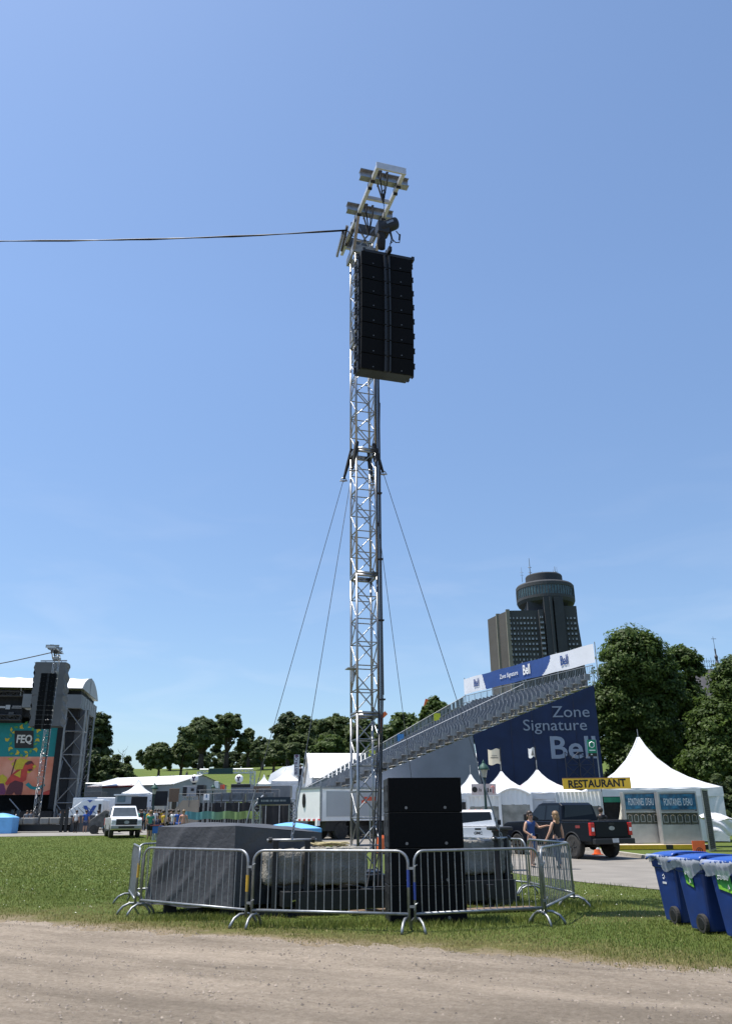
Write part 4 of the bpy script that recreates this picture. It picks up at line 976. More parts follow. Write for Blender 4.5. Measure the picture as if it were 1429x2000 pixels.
def signboard(label,x0,x1,y0,y1,Y,m,group=None,depth=.05,tilt=0,name='sign',cat='sign'):
    a=P(x0,(y0+y1)/2,Y); b=P(x1,(y0+y1)/2,Y); h=abs(P((x0+x1)/2,y0,Y).z-P((x0+x1)/2,y1,Y).z); w=(b-a).length
    t=thing(name,label,cat,(a+b)/2,tilt,group)
    MB().box((0,0,0),(w,depth,h)).build('board',m,t); return t,w,h
t,w,h=signboard('pink and white stall sign with a black round mark beside the lamp post',920,968,1531,1553,Yt-3.0,mat('pale_pink_board',(.66,.54,.52),.6))
MB().lathe([(.13,-.01),(.13,.01)],(-w*.37,-.035,0),14,'Y').build('round_mark',BLACKL,t); MB().path([(w*.30,-.04,.08),(w*.36,-.04,.16),(w*.43,-.04,.10),(w*.38,-.04,-.02),(w*.38,-.04,-.18)],.025,5).build('pink_mark',mat('pink_mark',(.65,.22,.20),.6),t)
text('la',.22,BLACKL,t,(-w*.14,-.03,-.02)); MB().box((.05,-.03,-.05),(.10,.01,.14)).box((.20,-.03,-.03),(.06,.01,.20)).box((.32,-.03,-.05),(.06,.01,.14)).build('print',BLACKL,t)
# restaurant entrance
t,w,h=signboard('yellow banner reading RESTAURANT above the white curtained entrance',1099,1230,1520,1541,Yt-4.5,mat('amber_banner',(.95,.56,.04),.55,0,.06,1.5),None,.04,R(-3),'restaurant_banner','banner')
text('RESTAURANT',h*.98,BLACKL,t,(0,-.028,-.01),(R(90),R(-1),0),.003,bold=.014,sx=.95*w/(h*.98*6.9)); MB().box((0,-.01,h/2+.015),(w,.05,.03)).build('top_rail',mat('worn_rail',(.30,.16,.10),.8),t)
tp_=P(1134,1600,Yt-4.2); c=Vector((tp_.x,tp_.y,hz(tp_.x,tp_.y))); ew=2.05
en=thing('tent_entrance','white curtained tent entrance below the restaurant banner','tent entrance',c,R(-3))
MB().box((-ew/2,0,1.2),(.10,.10,2.4)).build('pole',WHITEM,en); MB().box((ew/2,0,1.2),(.10,.10,2.4)).build('pole',WHITEM,en)
MB().grid(lambda a,b:(-ew/2+ew*a,.03*math.sin(a*70),lerp(1.78,2.42,b)),70,2).build('curtain',WHITEV,en,smooth=True)
MB().grid(lambda a,b:(-ew/2+.06+(ew-.12)*a,.02+.02*math.sin(a*17),lerp(.05,1.80,b)),20,3).build('clear_panel',mat('dark_clear_vinyl',(.13,.135,.135),.2,0,.4,2),en,smooth=True)
mb=MB(); mb.grid(lambda a,b:(ew/2+.95+.85*a-.12*b*a,.25+.04*math.sin(a*14+b*4),lerp(.05,2.15,b)),20,8); mb.build('clear_side_panel',mat('clear_side_vinyl',(.36,.36,.37),.18,0,.5,3),en,smooth=True)
mb=MB(); mb.path([(ew/2+1.0,.1,2.3),(ew/2+.95,.05,1.6),(ew/2+.72,.0,.9),(ew/2+.60,0,.1)],[.05,.11,.10,.06],8); mb.build('tied_curtain',mat('cream_curtain',(.72,.66,.54),.7),en,smooth=True)
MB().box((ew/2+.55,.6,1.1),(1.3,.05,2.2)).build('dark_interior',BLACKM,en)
MB().path([(ew/2,-.06,.82),(ew/2+.9,-.09,.80),(ew/2+1.9,-.05,.88)],.018,5).build('red_rope',mat('red_rope',(.5,.03,.04),.6),en)
MB().box((ew/2+.65,-.02,2.05),(1.1,.03,.22)).build('green_sign',mat('green_strip',(.02,.22,.13),.5),en)
# large peaked tent
Yb=47.0; pk=P(1240,1440,Yb); ev=P(1300,1539,Yb-3.2); gz=hz(pk.x,Yb)
tb=pagoda('largest white peaked tent, behind the water fountain cabinets',Vector((pk.x+.15,Yb,gz)),6.7,ev.z-gz,pk.z-gz,R(-10),6.7,valance=.42,pole=.45)
wall(tb,6.7,6.7,ev.z-gz,'b'); wall(tb,6.7,6.7,ev.z-gz,'r'); wall(tb,6.7,6.7,ev.z-gz,'f')
# fountains
def fountain(px0,px1,label,Y):
    a=P(px0,1600,Y); b=P(px1,1600,Y); x0,x1=a.x,b.x; w=x1-x0; g0=hz(x0,Y)+.22; h=P((px0+px1)/2,1546,Y).z-g0
    t=thing('water_fountain',label,'water fountain',(x0+w/2,Y,g0),R(-4),'water fountain cabinets beside the large tent')
    D=.55
    mb=MB(); mb.box((0,D/2+.06,h/2),(w-.02,D,h)); mb.box((-w/2+.03,.02,h*.5),(.06,.14,h)); mb.box((w/2-.03,.02,h*.5),(.06,.14,h)); mb.box((0,.02,h*.985),(w-.12,.14,h*.04)); mb.box((0,.0,h*.60),(w-.12,.18,.06)); mb.box((0,.03,h*.18),(w-.12,.10,h*.36))
    mb.build('cabinet',mat('brushed_steel',(.42,.42,.41),.42,.6,.15,2,grime=.15),t)
    k=mat('blue_sign_face',(.012,.075,.16),.35,0,.5,5,col2=(.03,.20,.34))
    s_=MB().box((0,-.02,h*.80),(w-.14,.05,h*.30)).build('sign_panel',k,t)
    text("FONTAINES  D'EAU",h*.20,WHITEL,s_,(0,-.048,h*.79),(R(90),0,0),.003,bold=-.002,sx=(w-.28)/(h*.20*9.7))
    for i in range(5):
        x=-w/2+.06+(w-.12)*(i+.5)/5; ww=(w-.12)/5
        tp=MB().box((x,.03,h*.475),(ww-.03,.08,h*.21)).build('tap_panel',mat('olive_tap_panel',(.075,.080,.060),.5,.2,.2,6),t)
        mb=MB(); q=ww*.30; 
        mb.bar((x-q,-.02,h*.41),(x-q,-.02,h*.53),.03,.03); mb.bar((x+q,-.02,h*.41),(x+q,-.02,h*.53),.03,.03); mb.bar((x-q,-.02,h*.41),(x+q,-.02,h*.41),.03,.03); mb.path([(x-q,-.02,h*.53),(x,-.02,h*.555),(x+q,-.02,h*.53)],.018,5)
        mb.build('tap_ring',ALU,tp)
    return t
fountain(1221,1288,"left steel water fountain cabinet, with a red smear on its lower panel",38.5); fountain(1290,1364,"right steel water fountain cabinet, beside the perforated screen",37.6)
q=P(1284,1652,37.2); pb_=thing('platform','low platform edged in yellow and black carrying the water fountains','platform',(q.x,37.6,hz(q.x,37.5)),R(-4))
MB().box((.15,.5,.10),(4.0,1.7,.20)).build('deck',mat('pale_deck',(.58,.50,.40),.7),pb_)
mb=MB(); mb.mi=0; mb.box((-.75,-.40,.11),(2.2,.10,.17)); mb.mi=1; mb.box((.50,-.40,.11),(.30,.10,.17)); mb.mi=0; mb.box((1.05,-.40,.11),(.8,.10,.17)); mb.mi=1; mb.box((1.82,-.40,.11),(.74,.10,.17))
mb.build('edge_bumper',[YELLOW,BLACKL],pb_)
q=P(1382,1600,36.0); t=thing('perforated_screen','tall grey perforated metal screen standing at the end of the fountains','screen',(q.x,36.0,hz(q.x,36)),R(58))
hh=P(1372,1541,36).z-hz(q.x,36); mb=MB(); mb.box((-.62,0,hh/2),(.06,.06,hh)).box((.62,0,hh/2),(.06,.06,hh)).box((0,0,hh-.03),(1.2,.06,.06)).box((0,0,.05),(1.2,.06,.06)); mb.build('frame',ALU,t)
mb=MB(); nx_,nz_=14,30
for i in range(nx_+1): mb.box((-.6+1.2*i/nx_,0,hh/2),(.022,.012,hh-.1))
for j in range(nz_+1): mb.box((0,.004,.06+(hh-.12)*j/nz_),(1.2,.012,.022))
mb.build('mesh_panel',mat('perforated_grey',(.05,.052,.055),.5,.5,.15,10),t)
t=thing('covered_table','table covered with crumpled white plastic sheet at the right edge','covered table',B(1412,39.5,1620)); 
mb=MB(); mb.grid(lambda a,b:(-1.0+2.6*a,-.6+.05*math.sin(a*23+b*9)-.15*(1-b)*math.sin(a*9),lerp(.45+.22*math.sin(a*8)**2,1.15,b)),30,8); mb.grid(lambda a,b:(-1.0+2.6*a,-.6+1.2*b,1.15+.30*math.sin(a*5+.5)*math.sin(b*3.1)+.05*math.sin(a*19+b*13)),26,10); mb.build('plastic_sheet',mat('crumpled_plastic',(.70,.68,.69),.3,0,.1,6),t,smooth=True)
for x in (-.9,.3,1.4): MB().box((x,-.35,.5),(.06,.06,1.0)).build('leg',STEEL,t)
t,w,h=signboard('orange safety sign standing behind the blue bins',1351,1376,1642,1664,28,ORANGE,None,.03,.05,'orange_sign','sign'); 
mb=MB(); mb.path([(.10*math.cos(a),-.02,.10*math.sin(a)-.14) for a in [i*math.pi/8 for i in range(16)]],.012,5,closed=True); mb.path([(.04*math.cos(a),-.02,.04*math.sin(a)-.12) for a in [i*math.pi/4 for i in range(8)]],.010,5,closed=True); mb.build('print',BLACKL,t)
for x in (-w*.35,w*.35): MB().box((x,.03,-t.location.z/2),(.03,.02,t.location.z)).build('leg',BLACK,t)
# green pole sign
Yg=41; q=P(1155,1460,Yg); s_=Yg/1556; t=thing('pole_sign','green sign with a white hexagon on a slim grey pole','sign',(q.x,Yg,q.z))
MB().box((0,0,.10*0+2*s_),(16*s_,.05,24*s_)).build('green_panel',mat('green_panel',(.0,.22,.11),.5),t)
mb=MB(); mb.path([(5*s_*math.sin(a),-.03,5.5*s_*math.cos(a)+5*s_) for a in [i*math.pi/3 for i in range(6)]],.025,4,closed=True); mb.box((0,-.03,-5*s_),(11*s_,.01,.05)); mb.build('print',WHITEL,t)
MB().box((0,0,-13*s_),(16*s_,.05,6*s_)).build('black_panel',BLACKL,t); MB().box((-2*s_,-.03,-12.5*s_),(3*s_,.01,.05)).build('mark',WHITEL,t)
MB().tube((8.5*s_,.0,14*s_),(9.6*s_,0,hz(q.x,Yg)-q.z),.03,6).build('pole',GALV,t)
# lamp posts
def lamp(px,ptop,Y,label,h=None):
    b=B(px,Y); top=P(px,ptop,Y); h=top.z-b.z; b.x=top.x; t=thing('street_lamp',label,'street lamp',b,0,'green heritage street lamps')
    m=mat('dark_green_iron',(.012,.035,.032),.45,.2,.2,8); v=mat('verdigris',(.025,.075,.06),.6,.2,.2,10)
    MB().lathe([(.17,0),(.17,.35),(.12,.45),(.10,.9),(.065,1.0),(.055,h-.95),(.09,h-.9),(.05,h-.85),(.10,h-.80)],(0,0,0),12).build('post',m,t)
    MB().lathe([(.10,h-.80),(.17,h-.45),(.16,h-.42)],(0,0,0),10).build('lantern',mat('lamp_glass',(.30,.30,.27),.3),t)
    MB().lathe([(.27,h-.46),(.25,h-.38),(.19,h-.27),(.09,h-.18),(.06,h-.12),(.07,h-.09),(.02,h-.05),(.015,h)],(0,0,0),12).build('lamp_cap',v,t,smooth=True)
    return t
lamp(943,1484,40,'green street lamp standing between the speaker stack and the black truck'); lamp(785,1517,50,'green street lamp whose cap shows above the ground speakers')
MB_=lamp(303,1528,60,'green street lamp beside the path by the white pickup'); lamp(417,1530,92,'small lamp post on the lawn below the hill')
# ================================================================ pickups
def pickup(label,loc,rz,paint,group='pickup trucks',lift=0.0,grille='dark',plate=True,letter=None,crew=True,bumper=None):
    t=thing('pickup_truck',label,'pickup truck',loc,rz,group)
    L=5.85; w=.98; xr,xf=-1.15,4.7; wb=3.68; R_=.405+lift*.25; z0=.48+lift*.15; zb=1.18+lift*1.1; zh=1.17+lift
    ra=R_+.07
    def archp(cx): return [(cx+ra*math.cos(R(a)),R_+ra*math.sin(R(a))) for a in range(180,-1,-20) if R_+ra*math.sin(R(a))>z0-.03]
    low=[(xr,z0+.10)]+archp(0)+[(.55,z0-.02),(wb-.55,z0-.02)]+archp(wb)+[(xf-.10,z0-.02),(xf-.02,z0+.10),(xf,zh-.30),(xf-.06,zh-.08),(xf-.35,zh),(3.05,zh+.04),(2.9,zb+.03),(.62,zb),(xr,zb+.0)]
    low=[(x,max(z,z0-.03)) for x,z in low]
    mb=MB(); mb.xz(low,-w,w); body=mb.build('body',paint,t,bev=.045,seg=3)
    # flat dark sheet on the bed top, standing in for the shaded open tub
    MB().box((-.28,0,zb+.004),(1.55,1.62,.006)).build('bed_shade_sheet',BLACK,t)
    mb=MB(); 
    for s_ in (-1,1): mb.box((-.27,s_*.92,zb+.03),(1.68,.10,.05))
    mb.build('bed_rail',BLACK,t,bev=.01)
    # cab
    zt=1.93+lift*.8; c0,c1=(.62,3.0); 
    prof=[(c0,zb),(c0+.10,zt-.10),(c0+.28,zt),(c1-.95,zt+.01),(c1-.72,zt-.05),(c1+.02,zb+.02)]
    def X(p,f,s_): x,z=p; k=(z-zb)/(zt-zb); return (x,s_*(w-.05-.17*k),z)
    mb=MB(); n=len(prof); vs=[X(p,0,-1) for p in prof]+[X(p,0,1) for p in prof]
    mb.add(vs,[tuple(range(n)),tuple(range(2*n-1,n-1,-1))]+[(i,n+i,n+(i+1)%n,(i+1)%n) for i in range(n)])
    mb.build('cab',paint,t,bev=.04,seg=3)
    # windows
    def side(xa,xb,xc,xd,s_,za,zc):
        def y(z): return s_*(w-.05-.17*((z-zb)/(zt-zb))+.006)
        return MB().add([(xa,y(za),za),(xb,y(za),za),(xc,y(zc),zc),(xd,y(zc),zc)],[(0,1,2,3)])
    za,zc=zb+.06,zt-.10
    for s_ in (-1,1):
        side(c0+.20,c0+1.02,c0+1.02,c0+.26,s_,za,zc).build('side_window',GLASSD,t); side(c0+1.12,c1-.22,c1-.70,c0+1.12,s_,za,zc).build('side_window',GLASSD,t)
        mb=MB(); yy=s_*(w+.004)
        for xs_ in (c0+.05,c0+1.07,c1-.18): mb.box((xs_,yy,z0+.40),(.012,.006,zb-z0-.42))
        mb.build('door_seam',BLACKL,t)
        for xs_ in (c0+.25,c0+1.30): MB().box((xs_,s_*(w+.015),zb-.13),(.20,.03,.035)).build('door_handle',BLACK if paint is BLACKP else CHROME,t,bev=.008)
        m_=MB().box((c1-.30,s_*(w+.16),zb+.16),(.10,.22,.26)).build('mirror',BLACK,t,bev=.03); MB().bar((c1-.28,s_*(w-.05),zb+.05),(c1-.28,s_*(w+.12),zb+.10),.05,.05).build('mirror_arm',BLACK,m_)
        MB().box((1.85,s_*(w-.02),z0-.06),(2.0,.14,.06)).build('running_board',BLACK,t,bev=.01)
        MB().box((xf-.06,s_*(w-.20),zh-.27),(.14,.34,.26)).build('headlight',mat('headlight_lens',(.55,.57,.6),.15,.3,.2,8),t,bev=.03)
        tl=MB().box((xr+.02,s_*(w-.07),zb-.28),(.14,.19,.46)).build('tail_light',REDL,t,bev=.02); MB().box((xr-.055,s_*(w-.07),zb-.29),(.012,.11,.13)).build('reverse_lens',WHITEL,tl)
        for cx in (0,wb):
            wl=MB().lathe([(.24,-.13),(.36,-.14),(R_-.015,-.12),(R_,-.08),(R_,.08),(R_-.015,.12),(.36,.14),(.24,.13)],(cx,s_*(w-.13),R_),28,'Y').build('wheel',RUBBER,t)
            mb=MB(); mb.lathe([(.02,-.10),(.23,-.11),(.25,-.13),(.25,.13),(.23,.11),(.02,.10)],(cx,s_*(w-.13),R_),20,'Y')
            for k in range(6):
                a=k*math.pi/3; mb.bar((cx+.05*math.cos(a),s_*(w-.015),R_+.05*math.sin(a)),(cx+.22*math.cos(a),s_*(w-.02),R_+.22*math.sin(a)),.02,.07,Vector((0,1,0)))
            mb.build('rim',RIMM if paint is BLACKP else CHROME,wl)
        # flare
        if paint is BLACKP:
            for cx in (0,wb): MB().path([(cx+ra*math.cos(R(a)),s_*w,R_+ra*math.sin(R(a))) for a in range(10,171,16)],.03,6).build('wheel_flare',BLACK,t)
    sl=lambda z:(z-zb)/(zt-zb)
    yw=lambda z:w-.05-.17*sl(z)
    MB().add([(c0+.02+.09*sl(za)-.012+.01,-yw(za)+.14,za),(c0+.02+.09*sl(za)-.012,yw(za)-.14,za),(c0+.02+.09*sl(zc)-.012-.02,yw(zc)-.12,zc),(c0+.02+.09*sl(zc)-.022,-yw(zc)+.12,zc)],[(0,1,2,3)]).build('rear_window',GLASSD,t)
    f=lambda z:lerp(c1+.02,c1-.72,(z-zb-.02)/(zt-.05-zb-.02))+.012
    zw=zb+.08; zx=zt-.10
    MB().add([(f(zw),-yw(zw)+.10,zw),(f(zw),yw(zw)-.10,zw),(f(zx),yw(zx)-.08,zx),(f(zx),-yw(zx)+.08,zx)],[(0,1,2,3)]).build('windshield',glass('windshield_glass',(.05,.06,.065)),t)
    # front
    g=MB().box((xf-.01,0,zh-.29),(.07,1.34,.44)).build('grille',BLACK,t,bev=.02)
    k=MB()
    for i in range(3): k.box((xf+.022,0,zh-.40+.12*i),(.012,1.14,.025))
    k.build('grille_bar',CHROME if grille=='chrome' else mat('grille_grey',(.05,.05,.05),.4),g)
    MB().lathe([(.10,-.012),(.10,.012)],(xf+.03,0,zh-.28),16,'X',sx=1.7).build('emblem',STEEL,g)
    fb=MB(); fb.box((xf+.02,0,z0+.16),(.22,1.98,.24)).build('front_bumper',bumper or (BLACK if paint is BLACKP else mat('grey_bumper',(.30,.30,.30),.4,.1,.1,5)),t,bev=.05)
    MB().box((xf+.135,0,z0+.15),(.012,1.0,.12)).build('air_intake',BLACKL,t)
    # rear
    tg=MB().box((xr-.015,0,zb-.29),(.05,1.56,.58)).build('tailgate',paint,t,bev=.02)
    MB().box((xr-.045,0,zb-.09),(.02,.28,.07)).build('handle',BLACK,tg)
    if letter: text(letter,.17,BLACKL,tg,(xr-.043,0,zb-.27),(R(90),0,R(-90)),.003,bold=.006)
    else: MB().lathe([(.075,-.008),(.075,.008)],(xr-.045,0,zb-.25),16,'X',sx=1.9).build('emblem',STEEL,tg)
    rb_=MB().box((xr-.10,0,z0+.13),(.20,1.92,.20)).build('rear_bumper',bumper or (BLACK if paint is BLACKP else CHROME),t,bev=.03)
    if plate: MB().box((xr-.205,0,z0+.16),(.012,.30,.15)).build('licence_plate',mat('plate_white',(.45,.46,.48),.4),rb_)
    mb=MB(); mb.tube((0,-.9,R_),(0,.9,R_),.06,8); mb.tube((wb,-.9,R_),(wb,.9,R_),.05,8); mb.box((1.8,.4,z0-.02),(5.2,.10,.14)); mb.box((1.8,-.4,z0-.02),(5.2,.10,.14)); mb.box((3.5,0,z0),(.9,.7,.25)); mb.box((1.8,0,z0+.06),(5.4,1.6,.08)); mb.ball((0,0,R_),.16,8); mb.build('chassis',BLACK,t)
    for y in (-.3,0,.3): 
        if lift<.03 and paint is WHITEP: MB().box((c1-1.0,y,zt+.02),(.10,.07,.03)).build('marker_lamp',ORANGE,t)
    return t
q=G(1118,1683); hd=math.atan2(.90,-.42); v_=Vector((math.sin(hd),-math.cos(hd),0)) # right side
c=Vector((q.x,q.y,0))+v_*.98; c.z=hz(c.x,c.y)+.015
bt=pickup('black crew cab pickup truck parked on the road facing away',c,hd,BLACKP,lift=.15); bt.scale=(.94,.94,.94)
MB().add([(-.55,.993,1.10),(-.28,.993,1.10),(-.28,.993,1.20),(-.55,.993,1.20)],[(0,3,2,1)]).build('decal',mat('dull_red',(.20,.03,.03),.4),bt)
q=P(933,1622,35); g_=pickup('white pickup seen from behind, tailgate showing beside the ground speakers',(q.x,35.2,hz(q.x,35.2)+.015),R(84),WHITEP,letter='GMC',plate=True); g_.scale=(.87,.87,.87)
q=B(252,59,1628); pickup('white pickup truck facing the camera on the edge of the far lawn',(q.x-1.1,60.5,hz(q.x,60)+.0),math.atan2(-.93,.36),WHITEP,grille='dark',lift=.05)
t=thing('cart_bin','black lidded bin behind the right anchor frame','bin',B(978,26.5,1670))
MB().lathe([(.22,.05),(.27,.95),(.31,.96),(.31,1.02)],(0,0,.12),4,sx=1.2).build('bin_body',BLACK,t,rz=R(45)); MB().box((0,0,1.20),(.72,.66,.10)).build('lid',mat('bin_lid',(.02,.02,.022),.5),t,bev=.03); MB().box((.2,0,.12),(.1,.5,.24)).build('wheel',RUBBER,t)
def cone(px,py,Y,label,h=.5):
    b=B(px,Y,py); t=thing('traffic_cone',label,'traffic cone',b,0,'orange traffic cones'); MB().lathe([(.15,.03),(.03,h)],(0,0,0),14).build('cone',ORANGE,t); MB().box((0,0,.02),(.36,.36,.04)).build('base',ORANGE,t); MB().lathe([(.105,h*.42),(.075,h*.65)],(0,0,0),14).build('reflective_band',WHITEL,t); return t
cone(1166,1668,34,'orange traffic cone seen under the black pickup truck')
t=thing('barrel','orange traffic barrel seen left of the ground speakers','traffic barrel',B(744,36,1640)); MB().lathe([(.24,.02),(.22,.3),(.18,.6),(.12,.72)],(0,0,0),14).build('drum',ORANGE,t); MB().lathe([(.30,0),(.30,.06)],(0,0,0),14).build('base',BLACK,t)
q=P(722,1560,36); t=thing('orange_light','orange warning light board behind the truss tower','warning sign',(q.x,36,0)); MB().tube((0,0,.3),(0,0,q.z),.03,6).build('post',STEEL,t); MB().box((0,0,q.z),(.55,.06,.16)).box((-.25,0,q.z-.12),(.2,.06,.12)).build('panel',mat('orange_red',(.75,.10,.05),.5),t)
# ================================================================ hotel tower
YH=440.0
def H(px,py): return P(px,py,YH)
hc=H(1048,1195); hs=(H(1046,1195).x-H(1045,1195).x)*.985    # metres per pixel
ht=thing('hotel_tower','dark brown concrete hotel tower with a round rooftop restaurant','hotel',(hc.x,YH,0))
HB=mat('hazed_concrete',(.044,.048,.056),.85,0,.12,.15,grime=.15); HL=mat('ribbed_concrete',(.20,.18,.15),.85,0,.1,.2)  # blue-grey distance haze is mixed into the front wall colour
def hx(px): return (px-1045)*hs
def hzp(py): return H(1045,py).z
def hbox(mb,x0,x1,y0,y1,zt,zb=0): mb.box2((hx(x0),y0,zb),(hx(x1),y1,hzp(zt)))
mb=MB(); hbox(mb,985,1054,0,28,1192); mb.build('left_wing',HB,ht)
mb=MB(); mb.xy([(hx(985),1.5),(hx(970),12),(hx(958),22),(hx(985),27)],0,hzp(1192)); mb.build('end_wall',mat('brown_concrete_sunlit',(.078,.070,.066),.85,0,.12,.15),ht)  # lighter, browner than the front: sunlight on the left face put into its colour
for a,b in ((985,-.6),(971,9.5)): 
    MB().box2((hx(a)-.5,b,0),(hx(a)+1.5,b+2,hzp(1190))).build('rib',HL,ht)
mb=MB(); hbox(mb,1047,1056,-2,20,1192); mb.build('window_bay',HB,ht)
mb=MB(); hbox(mb,1030,1098,3,26,1172); hbox(mb,1058,1075,-3,4,1168); hbox(mb,1078,1096,-3,4,1168); mb.build('core_shaft',mat('core_concrete',(.036,.039,.046),.85,0,.12,.2),ht)
mb=MB(); mb.box2((hx(1069),-3.6,0),(hx(1073),-3,hzp(1168))); mb.build('shaft_fin',HB,ht)
mb=MB(); hbox(mb,1097,1124,0,24,1184); mb.xz([(hx(1124),0),(hx(1140),0),(hx(1128),hzp(1262)),(hx(1124),hzp(1200))],1,20); mb.build('right_wing',HB,ht)
R1=hx(1101); 
cx_=hx(1075.5); rr=(hx(1122)-hx(1011))/2*1.06; r1=(hx(1102)-hx(1027))/2
mb=MB(); hq=hzp; hzp=lambda py:P(1045,py,YH+6).z
mb.lathe([(rr*.70,hzp(1184)),(rr*.95,hzp(1177)),(rr,hzp(1171)),(rr,hzp(1166))],(cx_,14,0),48); mb.lathe([(rr*.99,hzp(1149)),(rr,hzp(1148)),(rr,hzp(1142)),(rr*.96,hzp(1139)),(r1,hzp(1139))],(cx_,14,0),48); mb.build('restaurant_disc',HB,ht,smooth=False)
mb=MB(); mb.lathe([(rr*.985,hzp(1166.5)),(rr*.985,hzp(1148.5))],(cx_,14,0),72); dg=mb.build('window_band',mat('teal_glass_band',(.05,.085,.095),.15,0,.5,.35),ht)
mb=MB()
for i in range(60): a=2*math.pi*i/60; mb.tube((cx_+rr*.99*math.cos(a),14+rr*.99*math.sin(a),hzp(1166.5)),(cx_+rr*.99*math.cos(a),14+rr*.99*math.sin(a),hzp(1148.5)),.22,4,cap=False)
mb.build('mullion',HB,dg)
mb=MB(); mb.lathe([(r1,hzp(1139.5)),(r1,hzp(1121)),(r1*.97,hzp(1119)),(0.1,hzp(1119))],(cx_,14,0),48); mb.build('roof_drum',mat('dark_drum',(.034,.037,.043),.8,0,.12,.3),ht)
hzp=hq
for px,top,r in ((1045.5,1080,.45),(1028,1098,.2),(1071,1106,.35),(1093,1103,.25),(1097,1097,.4),(1101,1098,.2)):
    mb=MB(); zb_=hzp(1121); mb.tube((hx(px),10,zb_-2),(hx(px),10,hzp(top)),r,5,r2=r*.4)
    for k in range(2): zz=lerp(zb_,hzp(top),.3+.25*k); mb.tube((hx(px)-1,10,zz),(hx(px)+1,10,zz),r*.4,4)
    mb.build('antenna',STEEL,ht)
wsrc=MB().box((0,-.08,0),(1.0*hs*2.9,.35,hs*4.0)).build('window',mat('grey_window',(.26,.28,.30),.25,0,.4,.6),ht); MBx=MB().box((0,-.3,-hs*3.0),(hs*3.6,.9,hs*1.4)).build('sill',mat('dark_sill',(.03,.027,.025),.8),wsrc)
wins=[]
for r_ in range(13):
    py=1207+10.15*r_
    for k in range(8): wins.append((990.5+7.0*k,py,-.05))
    for k in range(2): wins.append((1049.3+3.6*k,py,-2.05))
    if r_>=0:
        for k in range(3): wins.append((1103.5+7.2*k,py+1,-.05))
wins=[w_ for w_ in wins if w_[1]<1345-(w_[0]-960)*.36+3]
rg=random.Random(4); vis=wins[:]; first=True; sb=MB()
for i,(px,py,y) in enumerate(vis):
    loc=(hx(px),y,hzp(py)); 
    if i<96:
        if i==0: wsrc.location=loc; continue
        c=wsrc.copy(); COL.objects.link(c); c.parent=ht; c.location=loc; c.scale=(rg.choice((.55,1,1.25)),1,1)
        d=MBx.copy(); COL.objects.link(d); d.parent=c
    else: sb.box((loc[0],loc[1]-.08,loc[2]),(hs*2.9*rg.choice((.6,1,1.2)),.35,hs*4.0))
if sb.v: o=sb.build('upper_windows',MATS['grey_window'],ht); o['kind']='stuff'
# old building roof with iron cresting at the right
Yo=95.0; a=P(1362,1302,Yo); b=P(1452,1283,Yo); hm=thing('mansard_building','old building with slate roof, iron cresting and a finial behind the trees','building',(a.x,Yo,0))
w_=b.x-a.x+10
MB().box((w_/2,7,a.z/2-2.5),(w_,12,a.z-5)).build('wall',mat('grey_stone',(.26,.25,.23),.9,0,.2,1),hm)
mb=MB(); mb.add([(-.6,.5,a.z-5),(w_,.5,a.z-5),(w_,3,a.z+.2),(.9,3,a.z+.2),(-.6,13,a.z-5),(w_,13,a.z-5),(w_,10,a.z+.2),(.9,10,a.z+.2)],[(0,1,2,3),(5,4,7,6),(4,0,3,7),(1,5,6,2),(3,2,6,7)]); mb.build('roof',mat('slate',(.11,.10,.105),.7,0,.2,2),hm)
mb=MB()
for i in range(44): x=1+i*.28; mb.tube((x,3,a.z+.2),(x,3,a.z+1.35+.25*(i%2)),.022,4); mb.tube((x-.12,3,a.z+1.0),(x+.12,3,a.z+1.2),.018,4)
mb.tube((1,3,a.z+.55),(13,3,a.z+.55),.025,4); mb.tube((1,3,a.z+1.2),(13,3,a.z+1.2),.02,4); mb.build('roof_cresting',mat('old_iron',(.06,.06,.07),.6,.3),hm)
fx=P(1397,1280,Yo+3).x-a.x; ft=P(1394,1243,Yo+3).z
MB().lathe([(.30,a.z-.2),(.22,a.z+.6),(.30,a.z+.8),(.12,a.z+1.2),(.22,a.z+1.7),(.08,a.z+2.0),(.10,a.z+2.6),(.03,a.z+2.8),(.02,ft)],(fx,3,0),10).tube((fx-.25,3,ft-.3),(fx+.35,3,ft-.3),.03,4).build('finial',MATS['old_iron'],hm)
# construction crane boom beyond the trees
for px,py,qx,qy,lab in ((741,1404,754,1392,'orange crane boom tip showing above the trees by the truss tower'),(829,1385,834,1366,'short orange crane tip above the trees before the grandstand')):
    a=P(px,py,260); b=P(qx,qy,260); t=thing('crane',lab,'crane',(a.x,260,hz(a.x,260)),0,'construction cranes beyond the trees'); g0=Vector((a.x,260,hz(a.x,260)))
    MB().bar(a-g0,b-g0,1.2,1.2).build('boom',ORANGE,t); MB().box((0,0,2),(3,3,4)).build('cab',ORANGE,t); MB().bar((0,0,3.5),a-g0,1.2,1.2).build('lower_boom',ORANGE,t)
# ================================================================ main stage at the left
SO=P(160,1610,88); SO.z=hz(SO.x,88); SYAW=R(9)
st=thing('festival_stage','large festival stage with a white barrel roof and a printed screen at the far left','stage',SO,SYAW)
SM=Matrix.Translation(SO)@Matrix.Rotation(SYAW,4,'Z'); SI=SM.inverted()
def SL(px,py,d=0.0):   # pixel -> stage local point on the plane y=d
    r_=ray(px,py); o=SI@Vector((0,0,EYE)); dv=SI.to_3x3()@r_; t=(d-o.y)/dv.y; return o+dv*t
z_=lambda py,px=120:SL(px,py).z
XL=-62.0; zf0=z_(1560,130); ze=z_(1384,140); zr=z_(1358,150); zt=z_(1346,150)
gx=.0; DEP=9.0; xr_=SL(160,1380).x
pk=SL(172,1325,DEP*.42); zpk=pk.z
